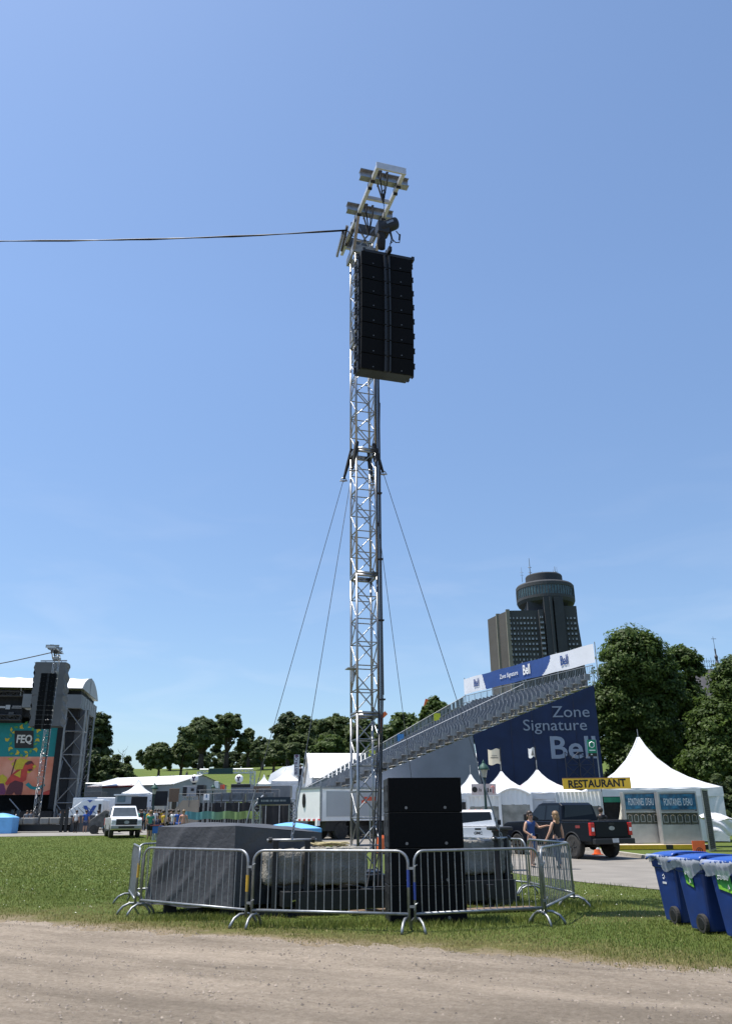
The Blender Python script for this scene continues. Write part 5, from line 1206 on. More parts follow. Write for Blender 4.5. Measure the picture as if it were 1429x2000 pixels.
# roof
mb=MB(); ns_=26
def roof(v): # v 0..1 across depth
    a=math.pi*v; y=-.8+(DEP+1.6)*v; return y, zt+(zpk-zt)*math.sin(a)**.75
for i in range(ns_):
    x0,x1=xr_-i*1.9,xr_-(i+1)*1.9
    mb.mi=0; mb.grid(lambda u,v:(lerp(x0,x1,u),roof(v)[0],roof(v)[1]-.10*math.sin(math.pi*u)*math.sin(math.pi*v)),4,14)
mb.build('roof',WHITEV,st,smooth=True)
mb=MB(); pg=[(roof(v/16)[0],roof(v/16)[1]) for v in range(17)]; mb.yz(pg,xr_-.05,xr_+.02)
gb=mb.build('gable_end',mat('grey_gable',(.30,.31,.32),.6,0,.08,.6),st); MB().tube((xr_+.05,DEP*.42,zt),(xr_+.05,DEP*.42,zpk),.05,4).build('seam',STEEL,gb)
mb=MB(); mb.box2((xr_-6,-.6,ze),(xr_,DEP+.6,zr)); 
mb.build('side_fascia',mat('grey_fascia',(.17,.18,.19),.6,0,.1,.8),st)
mb=MB()
for k in range(7): mb.tube((xr_+.03,.2+DEP*k/6,ze),(xr_+.03,.2+DEP*k/6,zr),.035,4)
mb.build('fascia_rib',STEEL,st)
mb=MB(); mb.box2((XL,.0,z_(1412)),(xr_-6.0,.4,z_(1380))); mb.box2((XL,.3,z_(1400)),(xr_-.3,DEP,zt-.1)); hdr=mb.build('header',BLACKM,st)
for px,py,k in ((16,1381,'e'),(57,1381,'o'),(5,1381,'b'),(70,1381,'b')):
    q=SL(px,py,-.06)
    if k=='o': MB().lathe([(.32,-.02),(.32,.02)],(q.x,q.y,q.z),18,'Y',sx=1.45).build('sponsor_mark',mat('dull_white',(.42,.42,.44),.7),st)
    elif k=='e': MB().box((q.x,q.y,q.z),(.45,.04,.45)).box((q.x+.9,q.y,q.z+.10),(.9,.04,.07)).box((q.x+.9,q.y,q.z-.08),(1.0,.04,.07)).build('sponsor_mark',MATS.get('dull_white') or mat('dull_white',(.42,.42,.44),.7),st)
    else: MB().box((q.x,q.y,q.z),(.6,.04,.2)).build('sponsor_mark',MATS.get('dull_white') or mat('dull_white',(.42,.42,.44),.7),st)
mb=MB()
for z0,r0 in ((z_(1357),.12),(z_(1403),.10)):
    mb.truss((XL,-.3,z0),(xr_-6,-.3,z0),(0,1,0),.5,.5,.05,.03,.7,4,3)
for k in range(16): mb.box((xr_-7-k*2.0,-.3,z_(1397)),(.5,.4,.45))
mb.build('lighting_truss',mat('dull_truss',(.07,.07,.075),.6,.3,.2,3),st)
mb=MB()
for k in range(9): mb.box((xr_-3-k*3.4,-.1,lerp(zr,zt,.5)),(.12,.12,zt-zr+.2))
mb.build('roof_post',STEEL,st)
# screen with printed artwork
dS=.9
A_=SL(4,1412,dS); C_=SL(108,1552,dS); x1_=SL(115,1412,dS).x; x0_=x1_-9.2; zt_,zb_=A_.z,C_.z; zm=SL(60,1478,dS).z
mb=MB(); mb.mi=0; mb.box2((x0_,dS,zm),(x1_,dS+.2,zt_)); mb.mi=1; mb.box2((x0_,dS+.004,zb_),(x1_,dS+.2,zm)); scr=mb.build('screen',[TEAL,SALMON],st)
def S2(px,py,k=.0): q=SL(px,py,dS-.02-k); return (q.x,q.z)
def art(poly,m,k=0,name='artwork'): 
    pts=[S2(a,b,k) for a,b in poly]; y=dS-.02-k; return MB().xz(pts,y-.005,y).build(name,m,scr)
lm1=mat('art_yellow',(.55,.42,.03),.6); lm2=mat('art_green',(.10,.28,.06),.6); lm3=mat('art_maroon',(.10,.02,.03),.6); lm4=mat('art_red',(.50,.05,.035),.6,0,.25,1.2); lm5=mat('art_purple',(.16,.03,.10),.6)
mb=MB(); cx,cz=S2(47,1445); 
for k in range(30):
    a=k*2*math.pi/30+.1*(k%3); r0=1.32+.14*(k%4); mb.mi=k%3%2; c_=Vector((cx+r0*1.0*math.cos(a),0,cz+r0*math.sin(a)))
    d=Vector((math.cos(a+.8*(-1)**k),0,math.sin(a+.8*(-1)**k)))*.27; n_=Vector((-d.z,0,d.x))*.5; y=dS-.03-.004*(k%4)
    mb.add([(c_.x-d.x,y,c_.z-d.z),(c_.x-n_.x,y,c_.z-n_.z),(c_.x+d.x,y,c_.z+d.z),(c_.x+n_.x,y,c_.z+n_.z)],[(0,1,2,3)])
mb.build('leaf_wreath',[lm1,lm2],scr)
sq=art([(29,1427),(66,1427),(66,1461),(29,1461)],BLACKL,.03,'logo_square'); q=SL(48,1444,dS-.08); text('FEQ',1.12,mat('logo_cream',(.60,.58,.54),.6),sq,(q.x,q.y,q.z),bold=.035,sx=.80)
art([(0,1515),(6,1512),(14,1518),(15,1530),(5,1536),(0,1535)],lm1,.004); art([(22,1492),(40,1480),(62,1486),(72,1497),(58,1510),(34,1508)],lm1,.004); art([(15,1481),(28,1480),(22,1486)],lm1,.004)
art([(0,1530),(8,1530),(12,1545),(10,1552),(0,1552)],lm5,.008); art([(88,1546),(104,1540),(103,1552),(78,1552)],lm4,.004)
art([(50,1533),(56,1528),(64,1536),(75,1537),(86,1530),(89,1534),(76,1544),(60,1541)],TEAL,.012)
art([(11,1552),(14,1540),(20,1530),(30,1523),(42,1524),(46,1530),(44,1545),(42,1552),(31,1552),(28,1547),(24,1552)],lm3,.016,'musician_art')
art([(10,1530),(15,1523),(22,1514),(34,1503),(45,1502),(47,1496),(50,1490),(57,1486),(64,1487),(68,1494),(64,1496),(66,1500),(60,1506),(54,1506),(53,1514),(51,1524),(44,1528),(30,1524),(20,1530),(14,1534)],lm4,.02,'musician_art')
art([(49,1493),(54,1487),(62,1486),(68,1494),(62,1491),(55,1494)],lm3,.026,'musician_art'); art([(54,1503),(62,1501),(65,1504),(58,1507)],lm3,.026,'musician_art')
art([(28,1513),(42,1503),(40,1519)],lm1,.026,'musician_art'); art([(21,1515),(30,1484),(33,1482),(32,1486),(24,1512)],lm3,.024,'musician_art')
MB().box2((XL,DEP-.2,0),(xr_-.4,DEP,zt)).build('backdrop',BLACKM,st)
MB().box2((x1_+.02,.7,zf0-1),(x1_+1.7,1.2,ze+.2)).build('masking_curtain',BLACKM,st)
MB().box2((XL,-1.2,0),(xr_-1.5,DEP-.3,zf0-1.2)).build('stage_deck',BLACKM,st)
# corner columns
mb=MB()
c0=SL(152,1480).x
mb.truss((c0-.6,.3,0),(c0-.6,.3,ze),(1,0,0),2.0,1.5,.11,.055,2.6,6,4,ends=False); mb.build('corner_column',mat('grey_truss',(.24,.245,.25),.5,.5,.15,3),st)
MB().box2((c0-1.5,1.2,.5),(c0+.5,1.26,ze)).build('column_drape',mat('grey_drape',(.12,.125,.135),.9,0,.15,1.2),st)
mb=MB(); mb.truss((xr_-.3,DEP-.5,0),(xr_-.3,DEP-.5,ze),(1,0,0),.6,.6,.07,.03,1.2,5,3); mb.build('rear_column',GALV,st)
# side screen of dark louvres
MB().box2((xr_-1.0,1.6,1.0),(xr_-.95,DEP-.8,ze-.1)).build('side_curtain',BLACKM,st)
mb=MB()
for k in range(12): z=lerp(1.4,ze-1,k/11); mb.box2((xr_-.93,1.6,z),(xr_-.85,DEP-.8,z+.12))
mb.build('side_slats',STEEL,st)
mb=MB()
for k in range(6): mb.tube((xr_-3-k*3,-1.0,0),(xr_-6-k*3,-.2,zf0),.06,4)
mb.build('brace',STEEL,st)
# covered array hanging at the stage corner
a=P(75,1296,80); b=P(132,1296,80); w_=b.x-a.x; h_=a.z-P(75,1420,80).z
t=thing('covered_speaker_array','tall hanging speaker array wrapped in grey cloth at the stage front','covered speaker array',((a.x+b.x)/2,80,a.z-h_),R(5))
for z0,z1,nm in ((h_*.48,h_,'upper_cover'),(0,h_*.475,'lower_cover')):
    mb=MB(); mb.grid(lambda u,v:((.5*w_+.10*math.sin(v*17+u*9))*(1 if abs(((u*4)%4)-.5)<0 else 1)*[ -1+2*min(1,max(0,((u*4)))) , 1, 1-2*min(1,max(0,u*4-2)), -1][min(3,int(u*4))] + .28*(1-(z0+(z1-z0)*v)/h_)*1.0, [-.5,-.5+min(1,u*4-1),.5,.5-min(1,max(0,u*4-3))][min(3,int(u*4))]*1.6, z0+(z1-z0)*v), 48, 12)
    mb.box((.28*(1-z1/h_),0,z1-.06),(w_*.97,1.5,.1)); mb.build(nm,mat('grey_cover_cloth',(.115,.12,.125),.85,0,.12,1,bump=.4,bscale=3),t)
tf=thing('array_hanger','steel hanger bar on lines above the cloth wrapped stage array','hanger',((a.x+b.x)/2,80.2,a.z),0)
MB().box((0,0,.3),(w_*.9,.12,.12)).build('bar',STEEL,tf)
for x in (-.8,.8): MB().tube((x,0,-.1),(x,0,.3),.03,4).build('line',WIRE,tf)
# ================================================================ second truss tower in front of the stage
LT=P(69,1612,77); LT.z=hz(LT.x,77)
src=[o for o in COL.objects if o.name=='truss_tower'][0]
lt=dup(src,LT,R(6),'distant truss tower with hanging black speakers in front of the stage',None)
for o in (src,lt): o['group']='truss speaker towers'
LM=Matrix.Translation(LT)@Matrix.Rotation(R(6),4,'Z')
ang2=[-1,-.6,-.2,.2,.8,1.4,2,2.6,3.2,3.8,4.4,5]; pos=Vector((0,-2.0,13.75)); N2=['topmost','second','third','fourth','fifth','sixth','seventh','eighth','ninth','tenth','eleventh','lowest']
for i in range(12):
    a_=R(ang2[i]); Rm=Matrix.Rotation(a_,3,'X'); c=pos+Rm@Vector((0,.255,-.21)); pos=pos+Rm@Vector((0,0,-.425))
    o=dup(cab0,LM@c,None,'black loudspeaker on the distant stage tower, %s of its twelve'%N2[i],'speakers on the distant stage tower'); o.rotation_euler=(a_,0,R(6)); o.scale=(1.08,1,1)
mb=MB(); a=LM@Vector((-.4,0,16.1)); b=P(-260,1312,84); pts=[]
for i in range(14): u=i/13; q=a.lerp(b,u); q.z-=.8*math.sin(math.pi*u); pts.append(q)
mb.path(pts,.05,4); tag(mb.build('overhead_cable',CABLE),'dark cable strung from the distant stage tower out of frame at left','cable')
o=tag(MB().path([(.30,-.35,9),(.28,-.32,6),(.3,-.3,3),(.1,-.5,.9)],.06,5).build('cable_bundle',CABLE),'dark cable bundle on the distant stage tower','cable bundle'); o.matrix_world=LM
GT=mat('grey_ballast',(.26,.25,.23),.9,0,.15,2,grime=.3)
for i,(x0,x1) in enumerate(((27,50),(50,72),(82,100),(101,121),(123,131),(132,141))):
    a=P(x0,1600,71); b=P(x1,1600,71); g0=hz(a.x,71); zt2=P(60,1597,71).z; zb2=P(60,1610,71).z
    tag(MB().box((0,0,0),((b-a).length*.96,1.0,zt2-zb2)).build('concrete_block',GT,None,((a.x+b.x)/2,71+.02*i,(zt2+zb2)/2),bev=.08),['pale concrete block at the left end of the far tower ballast row','pale concrete block, second from the left under the far tower','pale concrete block right of the far truss tower','pale square concrete block beside the black post of the far ballast row','narrow concrete block near the dark container of the far ballast','narrow concrete block touching the dark grey container of the far ballast'][i],'concrete block','concrete blocks under the far tower')
a=P(24,1612,71.3); b=P(140,1612,71.3); t=thing('ballast_base','black steel base frame under the far concrete blocks','steel base',((a.x+b.x)/2,71.3,hz(a.x,71)),0)
MB().box((0,.2,.35),((b-a).length,1.4,.5)).build('beam',BLACK,t)
for px in (24,35,122,131): 
    q=P(px,1600,70.6); MB().box((q.x-t.location.x,-.75,.85),(.22,.14,1.9)).build('post',BLACK,t)
a=P(140,1610,71.5); b=P(177,1610,71.5); zt2=P(160,1592,71.5).z
t=thing('dark_container','dark grey container behind two standing people near the far tower','container',((a.x+b.x)/2,72,hz(a.x,72)),0); hh=zt2-hz(a.x,72)
MB().box((0,0,hh/2),((b-a).length,2.0,hh)).build('box',mat('container_grey',(.06,.065,.075),.6,0,.15,1.5),t,bev=.03); MB().box((0,-1.01,hh/2),(.04,.02,hh*.9)).build('door_seam',BLACK,t)
# light blue canopies
def canopy(label,x0,x1,yt,ye,yb,Y,name='canopy_tent',walls=True):
    a=P(x0,ye,Y); b=P(x1,ye,Y); w_=b.x-a.x; g0=hz(a.x,Y); ztop=P((x0+x1)/2,yt,Y).z-g0; ze_=a.z-g0
    t=thing(name,label,'canopy',((a.x+b.x)/2,Y,g0),R(8),'light blue canopies'); 
    mb=MB(); mb.grid(lambda u,v:(w_*(u-.5),w_*(v-.5)*.9,ze_+(ztop-ze_)*max(0,(1-max(abs(2*u-1),abs(2*v-1))**1.6))),12,12); mb.build('roof',SKYBLUE,t,smooth=True)
    MB().grid(lambda u,v:(w_*(u-.5),-w_*.45-.01,ze_-.3+.3*v),8,1).build('valance',SKYBLUE,t)
    for sx in (-1,1):
        for sy in (-1,1): MB().tube((sx*w_*.48,sy*w_*.43,0),(sx*w_*.48,sy*w_*.43,ze_),.035,5).build('leg',GALV,t)
    if walls:
        MB().grid(lambda u,v:(w_*(u-.5)*1.02,-w_*.45+.02*math.sin(u*20),ze_*v),8,2).build('side_wall',SKYBLUE,t)
        MB().grid(lambda u,v:(w_*.5,-w_*.45+w_*.9*u,ze_*v),8,2).build('side_wall',SKYBLUE,t)
    return t
canopy('light blue canopy tent at the left picture edge',-22,31,1588,1597,1622,69)
canopy('small light blue canopy behind the blue and white truck',205,226,1564,1571,1580,84)
canopy('light blue canopy behind the grey tarpaulin, low before the white truck box',512,624,1606,1618,1640,24,walls=False)
# ================================================================ blue and white equipment truck
def boxtruck(label,px0,px1,Y,h,rz,name,mats,sink=0):
    pass
a=P(118,1598,77); b=P(204,1598,77); w_=(b-a).length; t=thing('broadcast_truck','white truck with blue chevrons and a sloping nose behind the far people','truck',(a.x,77,hz(a.x,77)),R(4))
hh=P(180,1562,77).z-hz(a.x,77); zb2=.5
mb=MB(); mb.xz([(w_*.0,zb2),(w_*.0,zb2+.45),(w_*.22,hh*.62),(w_*.50,hh*.93),(w_*.58,hh),(w_,hh),(w_,zb2)],-1.2,1.2); tb_=mb.build('body',WHITEP,t,bev=.08)
mb=MB(); f=lambda x,z:(w_*x,hh*z)
mb.xz([f(.56,.80),f(.64,.80),f(.71,.60),f(.78,.80),f(.86,.80),f(.72,.38)],-1.235,-1.215); mb.xz([f(.64,1.0-.02),f(.70,.90),f(.76,.98)],-1.235,-1.215); mb.build('blue_chevron',mat('chevron_blue',(.02,.07,.33),.4),tb_)
mb=MB(); mb.xz([f(.05,.40),f(.16,.58),f(.22,.58),f(.22,.40)],-1.235,-1.215); mb.build('cab_window',GLASSD,t)
mb=MB(); mb.xz([f(.90,.55),f(.96,.55),f(.96,.85),f(.90,.85)],-1.235,-1.215); mb.build('vent',BLACKL,t)
for x in (.15,.80): MB().lathe([(.25,-.15),(.48,-.14),(.5,0),(.48,.14),(.25,.15)],(w_*x,-1.0,.5),18,'Y').build('wheel',RUBBER,t)
mb=MB()
for k in range(5): mb.tube((w_*.25+.4*k,-1.2,hh*.75),(w_*.35+.5*k,-1.25,hh*.55),.03,4)
mb.build('rail',GALV,t)
# second white trailer behind it
q=P(196,1572,80); t=thing('white_trailer','white trailer with a blue stripe parked behind the chevron truck','trailer',(q.x,81,hz(q.x,80)),R(6)); hh=P(196,1558,81).z-hz(q.x,80)
MB().box((0,0,hh/2+.3),(5.2,2.4,hh-.6)).build('body',WHITEP,t,bev=.08); MB().box((-.6,-1.21,hh-.45),(2.0,.03,.5)).build('stripe',MATS['chevron_blue'],t); MB().box((2.2,-1.21,hh*.6),(.5,.03,.8)).build('vent',BLACKL,t)
for x in (-1,1): MB().lathe([(.25,-.12),(.45,-.12),(.45,.12),(.25,.12)],(x,-1.0,.45),16,'Y').build('wheel',RUBBER,t)
# ================================================================ big white truck box in the middle
cn=P(626,1604,50); gz=hz(cn.x,50); ztb=P(626,1536,50).z-gz; zbb=cn.z-gz
t=thing('box_truck','large white box truck parked beyond the truss tower','truck',(cn.x,50,gz),R(38))
mb=MB(); wL=2.55; MB().box((-wL/2*0-0,0,0),(.01,.01,.01))
mb.box((3.6,1.28,(ztb+zbb)/2),(7.2,2.56,ztb-zbb)); bx=mb.build('cargo_box',WHITEP,t,bev=.03)
mb=MB()
for x in (.03,7.17):
    for y in (.03,2.53): mb.box((x,y,(ztb+zbb)/2),(.10,.10,ztb-zbb+.01))
mb.box((3.6,-.02,ztb-.06),(7.2,.05,.12)); mb.box((-.02,1.28,ztb-.06),(.05,2.56,.12)); mb.build('edge_trim',GALV,bx)
MB().box((3.7,-.012,(ztb+zbb)/2),(6.6,.02,ztb-zbb-.5)).build('shaded_side',mat('side_shade_grey',(.40,.41,.42),.5,0,.06,.8),bx)  # grey sheet paints the shade on the right side of the white box
mb=MB(); 
for k in range(10): mb.mi=k%2; mb.box((-.02,.13+.256*k,zbb+.07),(.03,.25,.10))
mb.build('reflective_strip',[REDL,WHITEL],bx)
mb=MB(); mb.path([(-.03,1.75+.10*math.cos(a_),ztb-.75+.38*math.sin(a_)) for a_ in [i*math.pi/6 for i in range(12)]],.05,5,closed=True); mb.box((-.03,1.75,ztb-.75),(.03,.10,.3)); mb.build('vent',BLACKL,bx)
mb=MB(); mb.box((3.8,1.28,zbb-.15),(7,1.0,.3)); mb.box((1.2,.4,.75),(1.5,.5,.5)); mb.box((5,.4,.7),(1.2,.5,.5)); mb.build('chassis',BLACK,t)
for x in (1.6,2.7,6.2):
    for y in (.25,2.3): MB().lathe([(.25,-.15),(.48,-.14),(.50,0),(.48,.14),(.25,.15)],(x,y,.5),18,'Y').build('wheel',RUBBER,t)
MB().box((-.15,.1,zbb-.1),(.2,.2,.3)).build('marker_lamp',WHITEL,t)
# ================================================================ mid ground between stage and grandstand
def boxthing(name,label,cat,x0,x1,y0,y1,Y,m,depth=1.5,rz=0,group=None,ground=True,part='body'):
    a=P(x0,(y0+y1)/2,Y); b=P(x1,(y0+y1)/2,Y); zt=P((x0+x1)/2,y0,Y).z; zb=P((x0+x1)/2,y1,Y).z; g0=hz((a.x+b.x)/2,Y)
    t=thing(name,label,cat,((a.x+b.x)/2,Y,g0),rz,group); w_=(b-a).length
    MB().box((0,depth/2,(zt+zb)/2-g0),(w_,depth,zt-zb)).build(part,m,t,bev=.02)
    if ground and zb-g0>.05:
        for x in (-w_*.42,w_*.42): 
            for y in (.15,depth-.15): MB().box((x,y,(zb-g0)/2),(.12,.12,zb-g0)).build('leg',STEEL,t)
    return t,w_,zt-g0,zb-g0
CHR=mat('dark_fence_cloth',(.016,.017,.020),.9,0,.3,1.2,bump=.3,bscale=2)
# concrete ramp wall and retaining parts
a=P(318,1592,74); b=P(386,1592,74); zt0=P(318,1590,74).z; zt1=P(386,1562,74).z; g0=hz(a.x,74)
mb=MB(); mb.xz([(a.x,g0-.1),(b.x,g0-.1),(b.x,zt1),(P(356,1565,74).x,zt1-.05),(a.x,g0+.5)],74,74.5); rw=tag(mb.build('ramp_wall',mat('tan_concrete',(.33,.28,.22),.9,0,.1,.8,grime=.15)),'tan concrete ramp wall behind the walking people','wall')
mb=MB()
for k in range(5): 
    x=lerp(P(350,1560,74).x,b.x+2,k/4); mb.tube((x,73.9,zt1-.6),(x,73.9,zt1+.5),.03,4)
mb.tube((P(350,1560,74).x,73.9,zt1+.5),(b.x+2,73.9,zt1+.5),.02,4); tag(mb.build('handrail',MATS.get('dull_rail') or mat('dull_rail',(.13,.135,.14),.7)),'grey handrail along the top of the tan ramp wall','railing')
# black cloth fence and printed hoarding
a=P(386,1600,76); b=P(572,1600,76); zt0=P(450,1567,76).z; g0=hz(a.x,76)
t=thing('cloth_fence','black cloth covered fence below the row of coolers','fence',(a.x,76,g0)); w_=b.x-a.x
MB().grid(lambda u,v:(w_*u,.05*math.sin(u*60)+.03*math.sin(u*17),lerp(0,zt0-g0-.06*math.sin(u*31)**2,v)),120,3).build('cloth',CHR,t,smooth=True)
for k in range(8): MB().box((w_*k/7,-.08,(zt0-g0)/2),(.08,.06,zt0-g0)).build('post',STEEL,t)
a=P(356,1600,66); b=P(511,1600,66); zt0=P(430,1585,66).z; zb0=P(430,1600,66).z; g0=hz(a.x,66)
m=bpy.data.materials.new('gradient_hoarding'); m.use_nodes=True; n=m.node_tree; bs=n.nodes['Principled BSDF']; bs.inputs['Roughness'].default_value=.6
tc=n.nodes.new('ShaderNodeTexCoord'); sx_=n.nodes.new('ShaderNodeSeparateXYZ'); rp=n.nodes.new('ShaderNodeValToRGB'); mr=n.nodes.new('ShaderNodeMapRange'); mr.inputs[2].default_value=(b.x-a.x)
n.links.new(tc.outputs['Object'],sx_.inputs[0]); n.links.new(sx_.outputs[0],mr.inputs[0]); n.links.new(mr.outputs[0],rp.inputs[0]); n.links.new(rp.outputs[0],bs.inputs['Base Color'])
rp.color_ramp.elements[0].color=(.05,.20,.26,1); rp.color_ramp.elements[1].color=(.24,.30,.07,1); e=rp.color_ramp.elements.new(.55); e.color=(.17,.27,.10,1); e=rp.color_ramp.elements.new(.3); e.color=(.09,.25,.22,1)
t=thing('printed_hoarding','long printed hoarding fading from blue to yellow green','hoarding',(a.x,66,g0)); w_=b.x-a.x
MB().grid(lambda u,v:(w_*u,.06*math.sin(u*40)*v+.03*math.sin(u*90),lerp(zb0-g0,zt0-g0,v)+.04*math.sin(u*25)),90,3).build('banner',m,t,smooth=True)
mb=MB(); 
for k in range(34): mb.tube((w_*k/33,.1,0),(w_*k/33,.1,zb0-g0+.1),.02,4)
mb.tube((0,.1,.25),(w_,.1,.25),.025,4); mb.build('barrier_bars',GALV,t)
# coolers / equipment row
FR=mat('frosted_panel',(.16,.18,.20),.3,0,.6,1.5)
for i,(x0,x1) in enumerate(((418,432),(434,449),(452,476),(480,495),(498,515),(518,535))):
    t,w_,zt0,zb0=boxthing('display_cabinet','',None,x0,x1,1548,1566,78,mat('grey_cabinet',(.20,.21,.22),.5,.2,.1,3),1.2); tag(t,['glass fronted cabinet, leftmost in the row above the black cloth fence','glass fronted cabinet, second from left above the black cloth fence','widest glass fronted cabinet, third from left above the black fence','glass fronted cabinet, fourth from left above the black cloth fence','glass fronted cabinet, fifth from left, just before the truss gate','glass fronted cabinet, rightmost in the row behind the gate sign'][i],'cabinet','glass fronted cabinets above the black fence')
    MB().box((0,-.02,(zt0+zb0)/2),(w_*.82,.04,(zt0-zb0)*.8)).build('glass_front',FR,t); MB().box((0,-.03,zb0+.12),(w_*.9,.05,.08)).build('shelf',WHITEM,t)
t=thing('barrier_row','row of grey crowd barriers above the black cloth fence','barrier row',P(390,1560,77.2)); x1=P(545,1560,77.2).x-t.location.x
mb=MB()
for k in range(60): mb.tube((x1*k/59,0,-.5),(x1*k/59,0,.75),.018,4)
mb.tube((0,0,.75),(x1,0,.75),.02,4); mb.build('bars',mat('dull_rail',(.13,.135,.14),.7),t)
for k in range(6): MB().tube((x1*k/5,0,hz(0,77)-t.location.z),(x1*k/5,0,.75),.04,4).build('post',GALV,t)
t,w_,zt0,zb0=boxthing('notice_board','white notice board beside the cabinets above the fence','notice board',398,409,1551,1563,75,WHITEL,.06); MB().box((0,-.01,(zt0+zb0)/2+.1),(w_*.2,.02,.3)).build('print',mat('notice_blue',(.05,.15,.30),.5),t)
t,w_,zt0,zb0=boxthing('generator','grey generator cabinet with vent under the left white balloon','generator',357,384,1535,1556,82,mat('light_grey_metal',(.32,.32,.33),.5,.2,.1,2),2.0); MB().box((w_*.2,-.01,zt0-.35),(.3,.02,.25)).box((-w_*.35,-.01,(zt0+zb0)/2),(.4,.02,.8)).build('vent',BLACKL,t)
t,w_,zt0,zb0=boxthing('rack_case','dark equipment rack beside the grey generator','equipment rack',385,398,1533,1553,82,BLACK,1.5); MB().box((0,-.01,(zt0+zb0)/2),(w_*.8,.02,.06)).build('shelf',STEEL,t)
t,w_,zt0,zb0=boxthing('sales_booth','grey booth with a dark counter under the right white balloon','booth',451,489,1531,1550,84,mat('booth_grey',(.20,.22,.25),.6,0,.1,1.5),2.5); MB().box((0,-.02,zt0-.18),(w_,.05,.3)).build('dark_trim',BLACKL,t)
boxthing('timber_hut','low brown timber hut right of the booth','hut',490,527,1535,1553,88,WOOD,3.0)
boxthing('grey_container','low grey container behind the truss entrance gate','container',529,567,1534,1557,80,mat('mid_grey_box',(.17,.18,.19),.6,.1,.15,1.5),2)
boxthing('pallet_stack','stacked grey crates behind the gate sign beside the low container','crates',505,528,1540,1557,81,mat('crate_grey',(.11,.115,.12),.7,0,.3,3),1.5)
t,w_,zt0,zb0=boxthing('white_sign_board','blank white sign board standing on the lawn','sign',419,427,1526,1539,96,WHITEL,.08)
q=P(434,1537,94); t=thing('orange_flag','small orange red flag on the lawn below the hill','flag',(q.x,94,hz(q.x,94))); MB().tube((0,0,0),(0,0,q.z-hz(q.x,94)+.3),.03,4).build('flagpole',STEEL,t); MB().grid(lambda u,v:(.1+.5*u-.3,.05*math.sin(u*5),q.z-hz(q.x,94)-.25+.5*v),4,3).build('cloth',MATS['orange_red'],t)
for px,lab in ((380,'white balloon with dark face like marks above the grey generator'),(467,'white balloon with dark face like marks above the grey booth')):
    q=P(px,1521,86); s_=86/1556; t=thing('advertising_balloon',lab,'balloon',q,0,'white balloons'); MB().ball((0,0,0),7.6*s_,20).build('balloon',WHITEV,t,smooth=True)
    mb=MB()
    for dx,dz,r in ((-.10,.14,.10),(.10,.14,.10),(0,-.02,.10),(0,-.18,.09)): mb.ball((dx,-7.4*s_*math.sqrt(max(0,1-dx*dx-dz*dz)),dz),r,6,(1,.4,1))
    mb.build('print',mat('dark_print',(.06,.03,.08),.6),t); MB().box((0,0,-8.6*s_),(.35,.35,2.4*s_)).build('basket',BLACK,t); MB().tube((0,0,-9*s_),(0,0,hz(q.x,86)-q.z),.05,5).build('mast',STEEL,t)
# goal shaped truss on the hill side
a=P(391,1507,118); b=P(494,1506,118); g0=hz((a.x+b.x)/2,118); t=thing('truss_arch','wide white truss arch standing on the lawn below the hill','truss arch',(a.x,118,g0)); 
MB().truss((0,0,a.z-g0),(b.x-a.x,0,b.z-g0),(0,1,0),.55,.55,.09,.05,1.3,5,3).build('beam',WHITEM,t)
for x in (0,b.x-a.x): MB().truss((x,0,-.5),(x,0,a.z-g0),(1,0,0),.6,.6,.07,.05,.9,4,3).build('leg',WHITEM,t)
MB().box(((b.x-a.x)*.40,-.4,a.z-g0),(3.4,.2,.75)).build('dark_banner',mat('dark_green_banner',(.015,.05,.05),.6),t)
# entrance arch
a=P(503,1568,62); b=P(567,1568,62); g0=hz(a.x,62); t=thing('entrance_gate','truss entrance gate carrying a long dark sign','gate',(a.x,62,g0)); zt0=P(505,1562,62).z-g0
for x in (0,b.x-a.x+.2): MB().truss((x,0,0),(x,0,zt0),(1,0,0),.5,.5,.06,.035,.6,5,3).build('leg',ALU,t)
MB().truss((0,0,zt0-.15),(b.x-a.x,0,zt0-.15),(0,1,0),.4,.4,.05,.03,.6,5,3).build('beam',ALU,t); MB().tube((-.3,0,zt0-.5),(.4,0,zt0+.3),.06,5).build('brace',WHITEM,t)
sg=MB().box(((b.x-a.x)*.52,-.3,zt0-.08),((b.x-a.x)*.98,.08,.5)).build('sign',mat('gate_navy',(.012,.022,.040),.6),t)
mb=MB(); rg=random.Random(2); x=.35
while x<(b.x-a.x)*.98-.2: 
    l=rg.uniform(.03,.08); mb.box((x,-.35,zt0-.08),(l,.01,.12)); x+=l+rg.choice((.03,.03,.04,.10))
mb.build('lettering',mat('gate_print',(.35,.36,.36),.6),sg)
mb=MB(); mb.tube((0,.3,0),(0,.3,1),.01,4)
